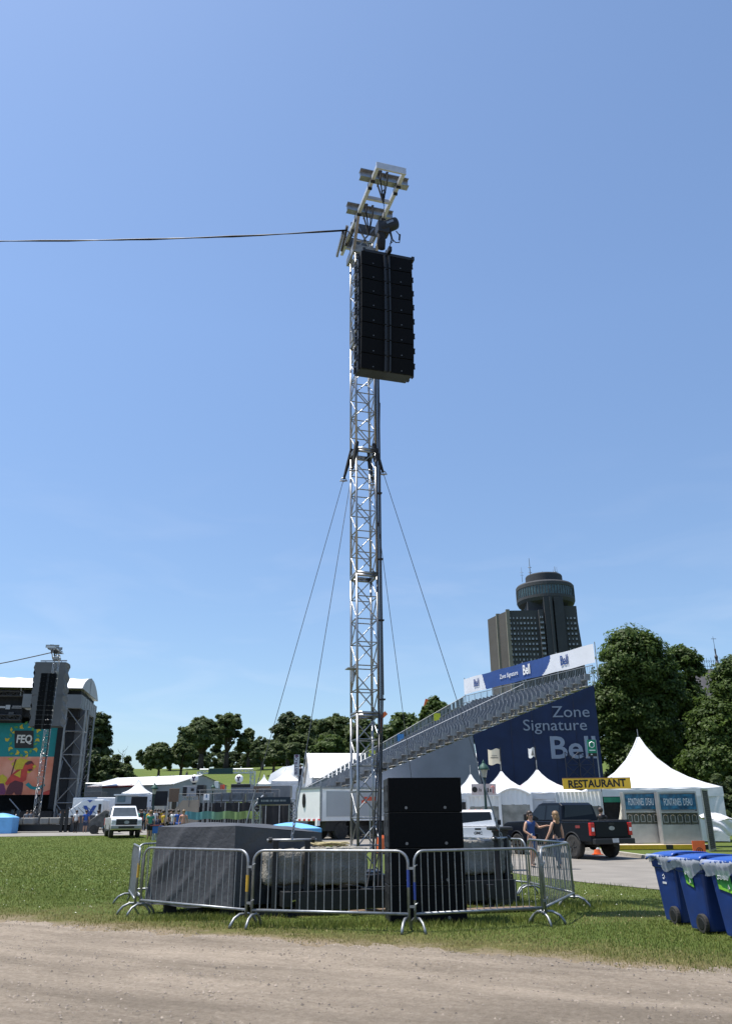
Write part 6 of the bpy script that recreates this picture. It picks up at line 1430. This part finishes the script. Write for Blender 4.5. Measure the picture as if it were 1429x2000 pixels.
# white marquees
def marquee(label,A_,B_,depth,eave,ridge,wallm=WHITES,rz=0,name='marquee_tent',stripe=None,group='white marquee tents',front_gable=True):
    w_=(B_-A_).length; t=thing(name,label,'tent',A_,math.atan2(B_.y-A_.y,B_.x-A_.x),group)
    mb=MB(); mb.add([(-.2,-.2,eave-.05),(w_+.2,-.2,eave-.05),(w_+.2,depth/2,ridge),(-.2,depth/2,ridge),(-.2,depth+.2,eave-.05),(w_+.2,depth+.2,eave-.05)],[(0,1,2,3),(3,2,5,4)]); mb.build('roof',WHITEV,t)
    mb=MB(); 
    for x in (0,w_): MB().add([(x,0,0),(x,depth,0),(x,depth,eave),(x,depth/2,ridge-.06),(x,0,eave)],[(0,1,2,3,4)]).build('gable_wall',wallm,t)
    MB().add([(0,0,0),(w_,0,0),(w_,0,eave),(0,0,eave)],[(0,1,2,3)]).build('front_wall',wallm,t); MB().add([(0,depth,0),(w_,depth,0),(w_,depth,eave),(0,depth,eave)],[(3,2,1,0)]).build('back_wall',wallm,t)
    if stripe: MB().box((w_*.5*.6,-.05,eave-.10),(w_*.6,.05,.25)).build('red_stripe',stripe,t)
    mb=MB(); k=max(2,int(w_/5))
    for i in range(k+1): MB().tube((w_*i/k,-.22,eave-.02),(w_*i/k,depth/2,ridge+.03),.04,4).build('seam',WHITES,t)
    return t,w_
A_=P(172,1536,98); g0=hz(A_.x,98)+.3; B_=P(338,1536,92); ev=A_.z-g0; rd=P(250,1519,102).z-g0
A_.z=B_.z=g0; t,w_=marquee('long low white marquee with a red stripe beside the stage',A_,B_,9.5,ev,rd,mat('grey_marquee_wall',(.30,.31,.33),.6,0,.1,.6),stripe=mat('dull_red_stripe',(.28,.03,.04),.5))
for x,w in ((3,4.5),(8.5,2.2),(12,1.2)): MB().box((x+1.2,-.08,1.2),(w*.5,.06,1.6)).build('opening',BLACKL,t)
Y0=70; A_=P(597,1512,Y0); g0=hz(A_.x,Y0); B_=P(705,1512,Y0+3); 
A_=Vector((P(590,1520,Y0).x+.85,Y0,g0)); B_=Vector((13.3,Y0+2.2,g0)); marquee('tall white marquee behind the low end of the grandstand',A_,B_,13,P(592,1518,Y0).z-g0,P(640,1471,Y0+6.5).z-g0)
def pg_at(label,px,pk_,ev_,Y,w_px,rz=.1,walls=True,group='white peaked tents in the middle distance'):
    p=P(px,pk_,Y); g0=hz(p.x,Y); w_=w_px*Y/1556; e=P(px,ev_,Y-w_/2).z-g0; t=pagoda(label,Vector((p.x,Y,g0)),w_,e,p.z-g0,rz,group=group,pole=.2)
    if walls:
        for s_ in 'frl': wall(t,w_,w_,e*.98,s_)
    return t
pg_at('pointed white tent in front of the long marquee near the stage',272,1522,1549,80,50)
pg_at('small white peaked tent left of the larger one on the hill side',516,1513,1531,100,28); pg_at('larger white peaked tent beside the vertical banner',560,1498,1525,88,54)
q=P(575,1495,110); t=thing('dome_tent','grey white rounded tent behind the larger peaked tent','tent',(q.x,110,hz(q.x,110))); r_=2.6; MB().lathe([(r_*1.6,0),(r_*1.55,2.2),(r_*1.2,q.z-hz(q.x,110)-1.1),(r_*.6,q.z-hz(q.x,110)-.2),(.1,q.z-hz(q.x,110))],(0,0,0),24).build('canopy',mat('pale_grey_vinyl',(.36,.38,.41),.5,0,.05,1),t,smooth=True); MB().box((0,-r_*1.55,1),(1.4,.1,2)).build('opening',BLACKL,t)
q=P(579,1494,64); zt0=P(579,1474,64).z; zb0=P(579,1515,64).z; t=thing('vertical_banner','tall narrow white banner with dark letters reading upward','banner',(q.x,64,hz(q.x,64))); hh=zt0-zb0; zc=(zt0+zb0)/2-hz(q.x,64)
pn=MB().box((0,0,zc),(.36,.04,hh)).build('panel',PALEB,t); text('BISTRO',.34,mat('banner_ink',(.10,.04,.10),.6),pn,(.0,-.03,zc-.05),(R(90),R(-90),0),.003,sx=1.15,bold=.006); MB().box((0,-.03,zc+hh*.44),(.26,.02,.16)).build('dark_mark',MATS['banner_ink'],pn)
MB().tube((.2,.05,0),(.2,.05,zc+hh/2),.03,5).build('pole',STEEL,t)
# caravan and dark fences near the path
t,w_,zt0,zb0=boxthing('catering_trailer','grey white catering trailer in front of the pointed tent','trailer',225,256,1553,1572,76,mat('pale_trailer',(.36,.39,.42),.4,0,.1,1.5),2.5); MB().box((-w_*.1,-.02,(zt0+zb0)/2+.1),(w_*.5,.03,.55)).build('window',mat('blue_grey_glass',(.10,.16,.20),.2),t); MB().box((0,1.2,zt0+.03),(w_+.2,2.7,.12)).build('roof',WHITEP,t); MB().lathe([(.2,-.1),(.4,-.1),(.4,.1),(.2,.1)],(0,0,.4),14,'Y').build('wheel',RUBBER,t)
for x0,x1,y0,y1,Y,lab in ((224,262,1570,1590,75,'low dark fence panel under the catering trailer'),(256,287,1556,1584,74,'dark fence panel right of the catering trailer'),(297,327,1545,1574,78,'tall dark cloth fence behind the green street lamp'),(330,350,1540,1566,84,'brown plank fence at the end of the long marquee')):
    t,w_,zt0,zb0=boxthing('fence_panel',lab,'fence',x0,x1,y0,y1,Y,CHR if 'dark' in lab else WOOD,.12,ground=True,part='cloth' if 'dark' in lab else 'planks')
t,w_,zt0,zb0=boxthing('white_door_panel','narrow white door panel between dark fences beside the path','door panel',286,296,1551,1577,77,WHITES,.1); MB().box((w_*.3,-.03,(zt0+zb0)/2),(.08,.04,.1)).build('handle',BLACK,t)
t,w_,zt0,zb0=boxthing('steel_stair','grey steel stair landing with railing beside the stage','stair',166,198,1546,1558,86,mat('stair_grey',(.10,.10,.10),.6),2)
mb=MB()
for k in range(16): mb.tube((w_*(k/15-.5),-.1,zt0-.4),(w_*(k/15-.5),-.1,zt0+.8),.03,4)
mb.tube((-w_/2,-.1,zt0+.8),(w_/2,-.1,zt0+.8),.04,4); mb.build('railing',GALV,t)
t,w_,zt0,zb0=boxthing('blue_table','blue cloth covered table beside the pale lady by the path','table',298,312,1613,1628,52,mat('blue_cloth',(.03,.12,.38),.7),1.0); MB().box((-.1,.5,zt0+.02),(w_+.1,1.1,.05)).build('table_top',mat('red_table_top',(.25,.05,.05),.6),t)
# parked clutter: bicycle like shapes & gear cart near the white pickup
t=thing('gear_trailer','dark gear trailer with a slanted cover beside the white pickup','trailer',B(203,66,1615)); t.location.z=hz(t.location.x,66)
MB().xz([(-.9,.5),(1.0,.5),(1.0,1.5),(.2,1.75),(-.9,1.0)],-.7,.7).build('cover',mat('grey_brown_cover',(.10,.095,.09),.8,0,.4,4),t,bev=.06)
for x in (-.5,.5): MB().lathe([(.12,-.06),(.33,-.06),(.33,.06),(.12,.06)],(x,-.75,.33),16,'Y').build('wheel',RUBBER,t)
# ================================================================ people
def chain_obj(name,verts,edges,radii,m,parent,sub=1,root=0):
    me=bpy.data.meshes.new(name); me.from_pydata(verts,edges,[]); me.materials.append(m); o=bpy.data.objects.new(name,me); COL.objects.link(o); o.parent=parent
    sk=o.modifiers.new('skin','SKIN'); sk.use_smooth_shade=True
    sv=me.skin_vertices[0] if me.skin_vertices else None
    for i,r in enumerate(radii):
        rr=r if isinstance(r,tuple) else (r,r); sv.data[i].radius=rr
    sv.data[root].use_root=True
    if sub: s=o.modifiers.new('sub','SUBSURF'); s.levels=sub; s.render_levels=sub
    return o
def ensure_skin(me):
    if not me.skin_vertices:
        import bmesh
        b=bmesh.new(); b.from_mesh(me); b.verts.layers.skin.verify(); b.to_mesh(me); b.free()
_old=chain_obj
def chain_obj(name,verts,edges,radii,m,parent,sub=1,root=0):
    me=bpy.data.meshes.new(name); me.from_pydata(verts,edges,[]); ensure_skin(me); me.materials.append(m); o=bpy.data.objects.new(name,me); COL.objects.link(o); o.parent=parent
    for i,r in enumerate(radii): me.skin_vertices[0].data[i].radius=r if isinstance(r,tuple) else (r,r)
    for d in me.skin_vertices[0].data: d.use_root=False
    me.skin_vertices[0].data[root].use_root=True
    sk=o.modifiers.new('skin','SKIN'); sk.use_smooth_shade=True
    if sub: s=o.modifiers.new('sub','SUBSURF'); s.levels=sub; s.render_levels=sub
    return o
CM={}
def cloth(n,c):
    return mat('cloth_'+n,c,.85,0,.15,6)
def person(label,loc,yaw,h=1.7,top=None,bottom=None,hair=HAIR,pose='stand',arms=None,group='people around the festival ground',fine=False,skirt=False,shorts=False,longhair=False,glasses=False,cat='person',sleeve=True,female=False):
    t=thing('person',label,cat,loc,yaw,group); k=h
    V=[];E=[];Rr=[]
    def v(p,r): V.append((p[0]*k,p[1]*k,p[2]*k)); Rr.append(r*k if not isinstance(r,tuple) else (r[0]*k,r[1]*k)); return len(V)-1
    def e(a,b): E.append((a,b))
    sw=.095 if female else .112
    ws=.060 if female else .068
    pe=v((0,0,.525),(.078,.062)); wa=v((0,0,.61),(ws,.050)); ch=v((0,.005,.72),(.078,.060)); nb=v((0,.012,.80),(.05,.045)); nk=v((0,.008,.845),.030); hd=v((0,-.004,.885),.044); h2=v((0,-.006,.925),.058); h3=v((0,.004,.965),.047)
    for a,b in ((pe,wa),(wa,ch),(ch,nb),(nb,nk),(nk,hd),(hd,h2),(h2,h3)): e(a,b)
    if pose=='walk': LEG={-1:((-.05,-.055,.285),(-.05,-.02,.045)),1:((.05,-.02,.285),(.05,.10,.075))}
    elif pose=='sit': LEG={-1:((-.07,-.22,.60),(-.06,-.30,.36)),1:((.07,-.22,.60),(.08,-.30,.36))}
    else: LEG={-1:((-.052,-.008,.285),(-.056,.01,.045)),1:((.052,-.008,.285),(.056,.01,.045))}
    LG={}
    for s in (-1,1):
        hp=v((s*.047,0,.485),.062); kn=v(LEG[s][0],.040); cf=v(tuple((a*.6+b*.4) for a,b in zip(*LEG[s])),.037); an=v(LEG[s][1],.022); to=v((LEG[s][1][0]*1.1,LEG[s][1][1]-.085,max(.018,LEG[s][1][2]-.03)),.020)
        for a,b in ((pe,hp),(hp,kn),(kn,cf),(cf,an),(an,to)): e(a,b)
        LG[s]=(hp,kn,cf,an)
    A=arms or {-1:((-.15,.015,.62),(-.155,-.03,.475)),1:((.15,.015,.62),(.155,-.03,.475))}
    AG={}
    for s in (-1,1):
        sh=v((s*sw,.01,.79),.036); el=v(A[s][0],.025); wr=v(A[s][1],.017); d=(Vector(A[s][1])-Vector(A[s][0])).normalized(); pm=Vector(A[s][1])+d*.045
        ph=v(tuple(pm),(.024,.013)); 
        for a,b in ((nb,sh),(sh,el),(el,wr),(wr,ph)): e(a,b)
        AG[s]=(sh,el,wr,ph,d,pm)
        if fine:
            sd=d.cross(Vector((0,1,0))).normalized() if abs(d.y)<.9 else d.cross(Z).normalized(); nrm=d.cross(sd)
            for f,(off,l) in enumerate(((-.016,.040),(-.005,.047),(.006,.044),(.017,.034))):
                p0=pm+sd*off+d*.012; p1=p0+d*l*.55+nrm*.004; p2=p1+d*l*.4+nrm*.014; a=v(tuple(p0),.0062); b=v(tuple(p1),.0056); c=v(tuple(p2),.0045); e(ph,a); e(a,b); e(b,c)
            p0=pm-sd*.024-d*.010; p1=p0-sd*.010+d*.020+nrm*.008; p2=p1+d*.018; a=v(tuple(p0),.007); b=v(tuple(p1),.006); c=v(tuple(p2),.005); e(ph,a); e(a,b); e(b,c)
    body=chain_obj('body',V,E,Rr,SKIN,t,2 if fine else 1,pe)
    g=1.13
    def sub(ids,edges,rs,name,m):
        vv=[V[i] for i in ids]; ix={i:j for j,i in enumerate(ids)}; return chain_obj(name,vv,[(ix[a],ix[b]) for a,b in edges],rs,m,t,1,0)
    if top:
        ids=[wa,ch,nb,pe]; ed=[(wa,ch),(ch,nb),(wa,pe)]; rs=[(ws*1.28*k,.066*k),(.094*k,.078*k),(.064*k,.058*k),(.088*k,.074*k)]
        extra=[]
        for s in (-1,1):
            if sleeve:
                V.append(tuple(V[AG[s][0]][j]*.45+V[AG[s][1]][j]*.55 for j in range(3))); mid=len(V)-1; ids+= [AG[s][0],mid]; ed+=[(nb,AG[s][0]),(AG[s][0],mid)]; rs+=[.043*k,.036*k]
            else: ids+=[AG[s][0]]; ed+=[(nb,AG[s][0])]; rs+=[.043*k]
        sub(ids,ed,rs,'shirt',top)
    if bottom:
        if skirt:
            zk=.30; mb=MB(); mb.lathe([(.072*k,.58*k),(.088*k,.50*k),(.092*k,.40*k),(.086*k,zk*k)],(0,0,0),14,sy=.82); mb.build('skirt',bottom,t,smooth=True)
        else:
            ids=[pe]; ed=[]; rs=[(.092*k,.076*k)]
            for s in (-1,1):
                hp,kn,cf,an=LG[s]; ids+=[hp,kn]; ed+=[(pe,hp),(hp,kn)]; rs+=[.078*k,.056*k]
                if not shorts: ids+=[cf,an]; ed+=[(kn,cf),(cf,an)]; rs+=[.043*k,.034*k]
            sub(ids,ed,rs,'trousers',bottom)
    # hair, shoes, face
    mb=MB(); mb.ball((0,.012*k,.948*k),.068*k,14,(.92,1.06,1.0))
    if longhair:
        mb.ball((0,.045*k,.895*k),.052*k,12,(1.15,.75,1.5)); mb.ball((0,.05*k,.83*k),.040*k,10,(1.2,.6,1.6)); 
    o=mb.build('hair',hair,t,smooth=True)
    if fine:
        # keep the face clear of the hair
        for vx in o.data.vertices:
            if vx.co.y<-.028*k and vx.co.z<.965*k: vx.co.y=max(vx.co.y,-.020*k)
    mb=MB()
    for s in (-1,1):
        a=Vector(V[LG[s][3]]); mb.ball((a.x*1.05,a.y-.045*k,max(.016*k,a.z-.022*k)),.03*k,8,(.9,2.0,.7))
    mb.build('shoes',cloth('shoe',(.05,.045,.04)),t,smooth=True)
    if fine:
        mb=MB(); mb.ball((0,-.060*k,.903*k),.011*k,8,(.8,1,1.3)); 
        for s in (-1,1): mb.ball((s*.058*k,.004*k,.915*k),.013*k,8,(.4,.9,1.3))
        mb.build('nose_and_ears',SKIN,t,smooth=True); MB().ball((0,-.053*k,.880*k),.014*k,8,(1.1,.4,.35)).build('mouth',mat('lips',(.30,.09,.08),.5),t,smooth=True)
        if glasses:
            mb=MB()
            for s in (-1,1): mb.ball((s*.021*k,-.055*k,.925*k),.018*k,8,(1,.4,.8)); mb.tube((s*.038*k,-.05*k,.928*k),(s*.058*k,.0,.925*k),.003*k,4)
            mb.build('sunglasses',BLACK,t,smooth=True)
        else:
            for s in (-1,1): MB().ball((s*.020*k,-.054*k,.925*k),.008*k,6).build('eye',WHITEL,t)
    return t
BL=cloth('blue_dress',(.025,.065,.20)); BK=cloth('black',(.012,.012,.014)); WH=cloth('white',(.62,.62,.62)); DK=cloth('denim',(.03,.045,.09)); GY=cloth('grey',(.16,.17,.19)); YE=cloth('yellow',(.55,.36,.02)); GRN=cloth('sea_green',(.05,.25,.19)); RD=cloth('red',(.35,.05,.04)); BU=cloth('blue',(.03,.09,.34)); HV=cloth('hi_vis',(.45,.60,.04)); TN=cloth('tan',(.30,.22,.15)); PK=cloth('peach',(.55,.28,.20))
w1_=G(1042,1697); p_=person('woman in a blue dress and sunglasses walking between barricade and black pickup',Vector((w1_.x,w1_.y,hz(w1_.x,w1_.y)+.012)),R(25),1.67,BL,BL,HAIR,'walk',{-1:((-.165,-.01,.64),(-.085,-.12,.56)),1:((.16,-.04,.70),(.20,-.20,.73))},'two women walking by the black pickup',True,skirt=True,longhair=True,glasses=True,sleeve=False,female=True)
MB().lathe([(.016,0),(.02,.07)],(-.14*1,-.225,.93),8).build('cup',WHITEL,p_); MB().box((.19,-.05,.90),(.10,.16,.20)).build('handbag',BLACK,p_,bev=.03)
w2_=G(1092,1700); person('woman in a black sleeveless top and jeans walking away beside the black pickup',Vector((w2_.x,w2_.y,hz(w2_.x,w2_.y)+.012)),R(212),1.66,BK,DK,HAIRB,'walk',{-1:((-.14,.02,.63),(-.16,.0,.48)),1:((.16,.0,.65),(.215,-.05,.52))},'two women walking by the black pickup',True,longhair=True,sleeve=False,female=True)
def pp(px,pyf,Y,lab,top,bottom,yaw=0,h=1.72,**kw):
    b=B(px,Y,pyf); return person(lab,b,yaw,h,top,bottom,**kw)
pp(1176,1620,37,'man in a dark shirt standing inside the clear curtained tent entrance',BK,DK,R(160))
pp(147,1620,69.4,'man in a white shirt and dark trousers at the dark grey container',WH,BK,R(170)); pp(166,1620,69.6,'man in a blue shirt and shorts at the dark grey container',BU,DK,R(190),shorts=True)
pp(190,1616,66,'man in a white shirt and dark trousers behind the white pickup',WH,BK,R(150))
pp(52,1600,76,'person in a pale grey shirt standing beside the far truss tower',GY,BK,R(20)); pp(34,1600,77,'person in a white shirt bending on the far tower ballast',WH,BK,R(80)); pp(60,1598,79,'person in dark clothes standing behind the far truss tower',GY,BK,R(20))
pp(118,1600,79,'person in grey standing by the nose of the chevron truck',GY,GY,0); pp(125,1600,79.5,'second person in grey beside the chevron truck nose',GY,BK,0)
pp(292,1627,54,'woman in a green top and black shorts standing by the green street lamp',GRN,BK,R(200),shorts=True,female=True,hair=HAIRB)
pp(274,1590,72,'person in a sea green shirt at the edge of the people on the path',GRN,BK,R(30)); pp(284,1588,74,'person in a dark teal shirt among the people on the path',cloth('teal',(.02,.12,.12)),BK,R(200)); pp(277,1600,68,'person in a red shirt and dark shorts behind the white pickup',RD,BK,R(90),shorts=True)
pp(291,1600,66,'person in a yellow shirt walking left of the green street lamp',YE,TN,R(60),pose='walk'); pp(302,1600,70,'person in a white shirt half behind the green street lamp',WH,DK,R(10)); pp(309,1582,76,'person in dark clothes walking up the path',BK,DK,R(180)); pp(314,1582,77,'person in a yellow top and black trousers on the path',YE,BK,R(180))
pp(319,1608,56,'woman in a bright yellow shirt nearest the grey tarpaulin pile',YE,BK,R(120),female=True); pp(330,1604,62,'person in black beside the yellow shirted woman',BK,BK,R(90)); pp(338,1604,60,'man in a white shirt in front of the tan ramp wall',WH,DK,R(150)); pp(348,1604,59,'person in a blue shirt at the end of the printed hoarding',BU,BU,R(10)); pp(358,1606,55,'blond person with a peach top showing over the tarpaulin pile',PK,BK,R(10),hair=HAIRB)
pp(335,1590,74,'person with dark hair leaning at the ramp wall',BK,DK,0)
pp(443,1548,92,'worker in a yellow green safety vest on the lawn below the hill',HV,DK,0)
pp(586,1536,66,'person in dark clothes on the low end of the grandstand',BK,DK,R(200)).location.z=P(586,1530,66).z-.3
pp(1127,1500,57,'',None,None) if False else None
for px,py,Y,lab in ((334,1502,172,'picnicker in dark clothes sitting left of another on the hill slope'),(340,1502,172,'picnicker in white sitting on the hill slope beneath the small tree'),(366,1500,180,'lone picnicker sitting right of the small tree on the hill')):
    b=B(px,Y,py); b.z-=.62; person(lab,b,0,1.7,WH if 'white' in lab else BK,DK,pose='sit',group='picnickers on the hill')
b=P(543,1606,45); 
# ================================================================ trees
def tr(px,pyt,wpx,Y,label,m,n,size,seed,group,shape='round',trunk=.35,zb=.22,hol=.45,clump=.22):
    b=B(px,Y); top=P(px,pyt,Y); b.x=top.x; h=top.z-b.z; w=wpx*Y/1556/2; rg=random.Random(seed); pr=[]
    if shape=='round':
        pr.append((0,0,h*.60,w*.88,w*.85,h*.34))
        for k in range(6): a=k*1.05+rg.random(); pr.append((w*.52*math.cos(a),w*.5*math.sin(a),h*rg.uniform(.42,.78),w*.5,w*.5,h*.18))
        pr.append((w*.1*rg.uniform(-1,1),0,h*.83,w*.5,w*.5,h*.165))
    elif shape=='spread':
        for k in range(7): a=k*.9+rg.random(); r=rg.uniform(.3,.62); pr.append((w*r*math.cos(a),w*r*math.sin(a),h*rg.uniform(.55,.82),w*.42,w*.42,h*.15))
        pr.append((0,0,h*.84,w*.5,w*.5,h*.14)); pr.append((-w*.35,0,h*.5,w*.35,w*.3,h*.13))
    elif shape=='bush':
        for k in range(8): x=lerp(-.75,.75,k/7); pr.append((w*x,rg.uniform(-.3,.3)*w,h*rg.uniform(.35,.5),w*.36,w*.4,h*rg.uniform(.42,.52)))
    else:
        pr.append((0,0,h*.52,w*.85,w*.8,h*.42))
        for k in range(9): a=k*.7+rg.random(); pr.append((w*.55*math.cos(a),w*.5*math.sin(a),h*rg.uniform(.25,.8),w*.48,w*.48,h*.17))
    n=int(n*1.5); size=size*.72
    return tree('deciduous_tree' if shape!='bush' else 'bush',label,b,pr,n,size,m,seed,group,trunk,None,'tree' if shape!='bush' else 'bush',clump,7,hol)
HG='trees on the hill'
tr(315,1447,56,168,'small rounded tree standing alone at the left of the hill',LEAFF,7000,.42,11,HG,trunk=.3)
tr(358,1442,44,170,'small dense tree below the tall pair on the hill',LEAFF,6000,.42,12,HG,trunk=.3)
tr(335,1462,40,200,'low tree between the two small hill trees',LEAFD,3500,.45,13,HG)
tr(398,1399,84,205,'tall broad elm, left one of the tall pair on the hill',LEAFF,13000,.50,14,HG,trunk=.7)
tr(447,1391,72,210,'tall vase shaped elm, right one of the tall pair on the hill',LEAFF,9000,.50,15,HG,'spread',.6,clump=.3)
tr(488,1420,44,212,'upright tree right of the tall elm pair',LEAFF,6000,.48,16,HG,trunk=.4)
tr(514,1438,46,190,'darker tree with low limbs before the tree mass',LEAFD,5500,.45,17,HG,trunk=.35)
tr(536,1448,48,172,'tree with visible trunk at the left of the dense tree mass',LEAFF,7000,.42,18,HG,trunk=.3)
tr(564,1388,66,215,'tallest dark tree at the left of the dense tree mass',LEAFD,13000,.5,19,HG,'tall',.5)
tr(607,1398,62,210,'broad tree behind the vertical banner',LEAFF,12000,.5,20,HG,'tall',.5)
tr(585,1432,60,180,'mid green tree above the larger peaked tent',LEAFF,9000,.45,21,HG,'tall',.4)
tr(655,1394,78,200,'broad tree directly left of the truss tower',LEAFF,14000,.5,22,HG,'tall',.5)
tr(640,1432,70,165,'pale green lower tree behind the tall marquee',LEAFN,10000,.42,23,HG,'tall',.4)
tr(705,1402,66,180,'tree seen through the truss tower',LEAFF,11000,.48,24,HG,'tall',.4)
tr(745,1424,62,150,'low tree right of the truss tower above the grandstand railing',LEAFF,10000,.42,25,HG,'tall',.4)
tr(790,1386,84,135,'tall leafy tree beyond the middle of the grandstand railing',LEAFN,14000,.42,26,HG,'tall',.4)
tr(852,1358,92,125,'tallest leafy tree beyond the grandstand, before the banner end',LEAFN,17000,.40,27,HG,'tall',.4)
tr(902,1370,56,120,'leafy tree behind the far end of the grandstand banner',LEAFN,8000,.40,28,HG,'tall',.35)
BKL=['backmost hill tree peeking out behind the left tall elm','backmost hill tree showing between the two tall elms','backmost hill tree right of the vase shaped elm','backmost hill tree behind the darker low limbed tree','backmost hill tree behind the left edge of the dense tree mass','backmost hill tree left of the small rounded tree','backmost hill tree behind the broad tree at the vertical banner']
for i,px in enumerate((385,430,470,505,545,300,620)):
    tr(px,1462-4*(i%3),64,262+8*(i%3),BKL[i],LEAFD,3500,.7,40+i,'backmost tree line on the hill','tall',.4)
tr(197,1384,52,150,'tall tree rising right beside the stage',LEAFD,10000,.42,30,HG,'tall',.4)
tr(186,1464,66,128,'dense bush mass at the foot of the tall stage tree',LEAFD,9000,.40,31,'bushes beside the stage','bush',.2)
tr(228,1474,76,132,'long rounded bush mass left of the open hill slope',LEAFD,9000,.40,32,'bushes beside the stage','bush',.2)
t=thing('dead_tree','small bare dead tree above the bushes near the stage','tree',B(238,136,1475)); t.location.x=P(240,1475,136).x; zz=P(240,1464,136).z-t.location.z
mb=MB(); mb.path([(0,0,0),(.1,0,zz*.6),(0,0,zz)],[.14,.09,.02],5)
for k in range(9): a=k*2.3; z0=zz*(.55+.05*k); mb.path([(0,0,z0),(.7*math.cos(a),.4*math.sin(a),z0+.5),(.9*math.cos(a),.5*math.sin(a),z0+1.0)],[.04,.025,.01],4)
mb.build('branches',BARK,t)
# large maples on the right
def big(px,Y,label,ell,n,size,seed,m=LEAFN,trunk=.45):
    b=B(px,Y); s_=Y/1556; pr=[]
    for ex,ey,rx,ry in ell:
        q=P(ex,ey,Y); pr.append((q.x-b.x,0,q.z-b.z,rx*s_*.86,min(rx*s_*.8,5),ry*s_*.86))
    rg=random.Random(seed); extra=[]
    for c in pr:
        for k in range(4):
            a=rg.uniform(0,6.28); b_=rg.uniform(-.6,.8); extra.append((c[0]+c[3]*.62*math.cos(a),c[1]-c[4]*.55*abs(math.sin(a)),c[2]+c[5]*.62*b_,c[3]*.42,c[4]*.42,c[5]*.38))
    return tree('maple_tree',label,b,pr+extra,n,size,m,seed,'large maples on the right',trunk,None,'tree',.26,8,.5)
big(1245,63,'largest maple, towering behind the biggest white tent',[(1238,1298,72,76),(1208,1372,62,66),(1258,1400,70,84),(1188,1440,50,64),(1250,1490,74,58),(1178,1392,38,46),(1288,1345,52,62)],95000,.135,51)
big(1335,67,'smaller maple crown between the two largest maples',[(1335,1300,42,42),(1325,1370,52,60),(1340,1450,60,70),(1300,1500,50,50)],56000,.14,52)
big(1425,58,'broad maple at the right picture edge',[(1452,1345,66,66),(1402,1418,60,62),(1450,1430,70,80),(1400,1490,76,56),(1465,1330,50,50)],82000,.13,53)
tr(1180,1500,70,66,'dark shrub behind the pole sign and the restaurant banner',LEAFD,9000,.16,54,'shrubs behind the large tent','bush',.15)
tr(1330,1505,120,64,'dark shrub mass behind the biggest white tent',LEAFD,14000,.16,55,'shrubs behind the large tent','bush',.15)
tr(1420,1510,90,52,'dark shrub behind the covered table',LEAFD,9000,.15,56,'shrubs behind the large tent','bush',.15)
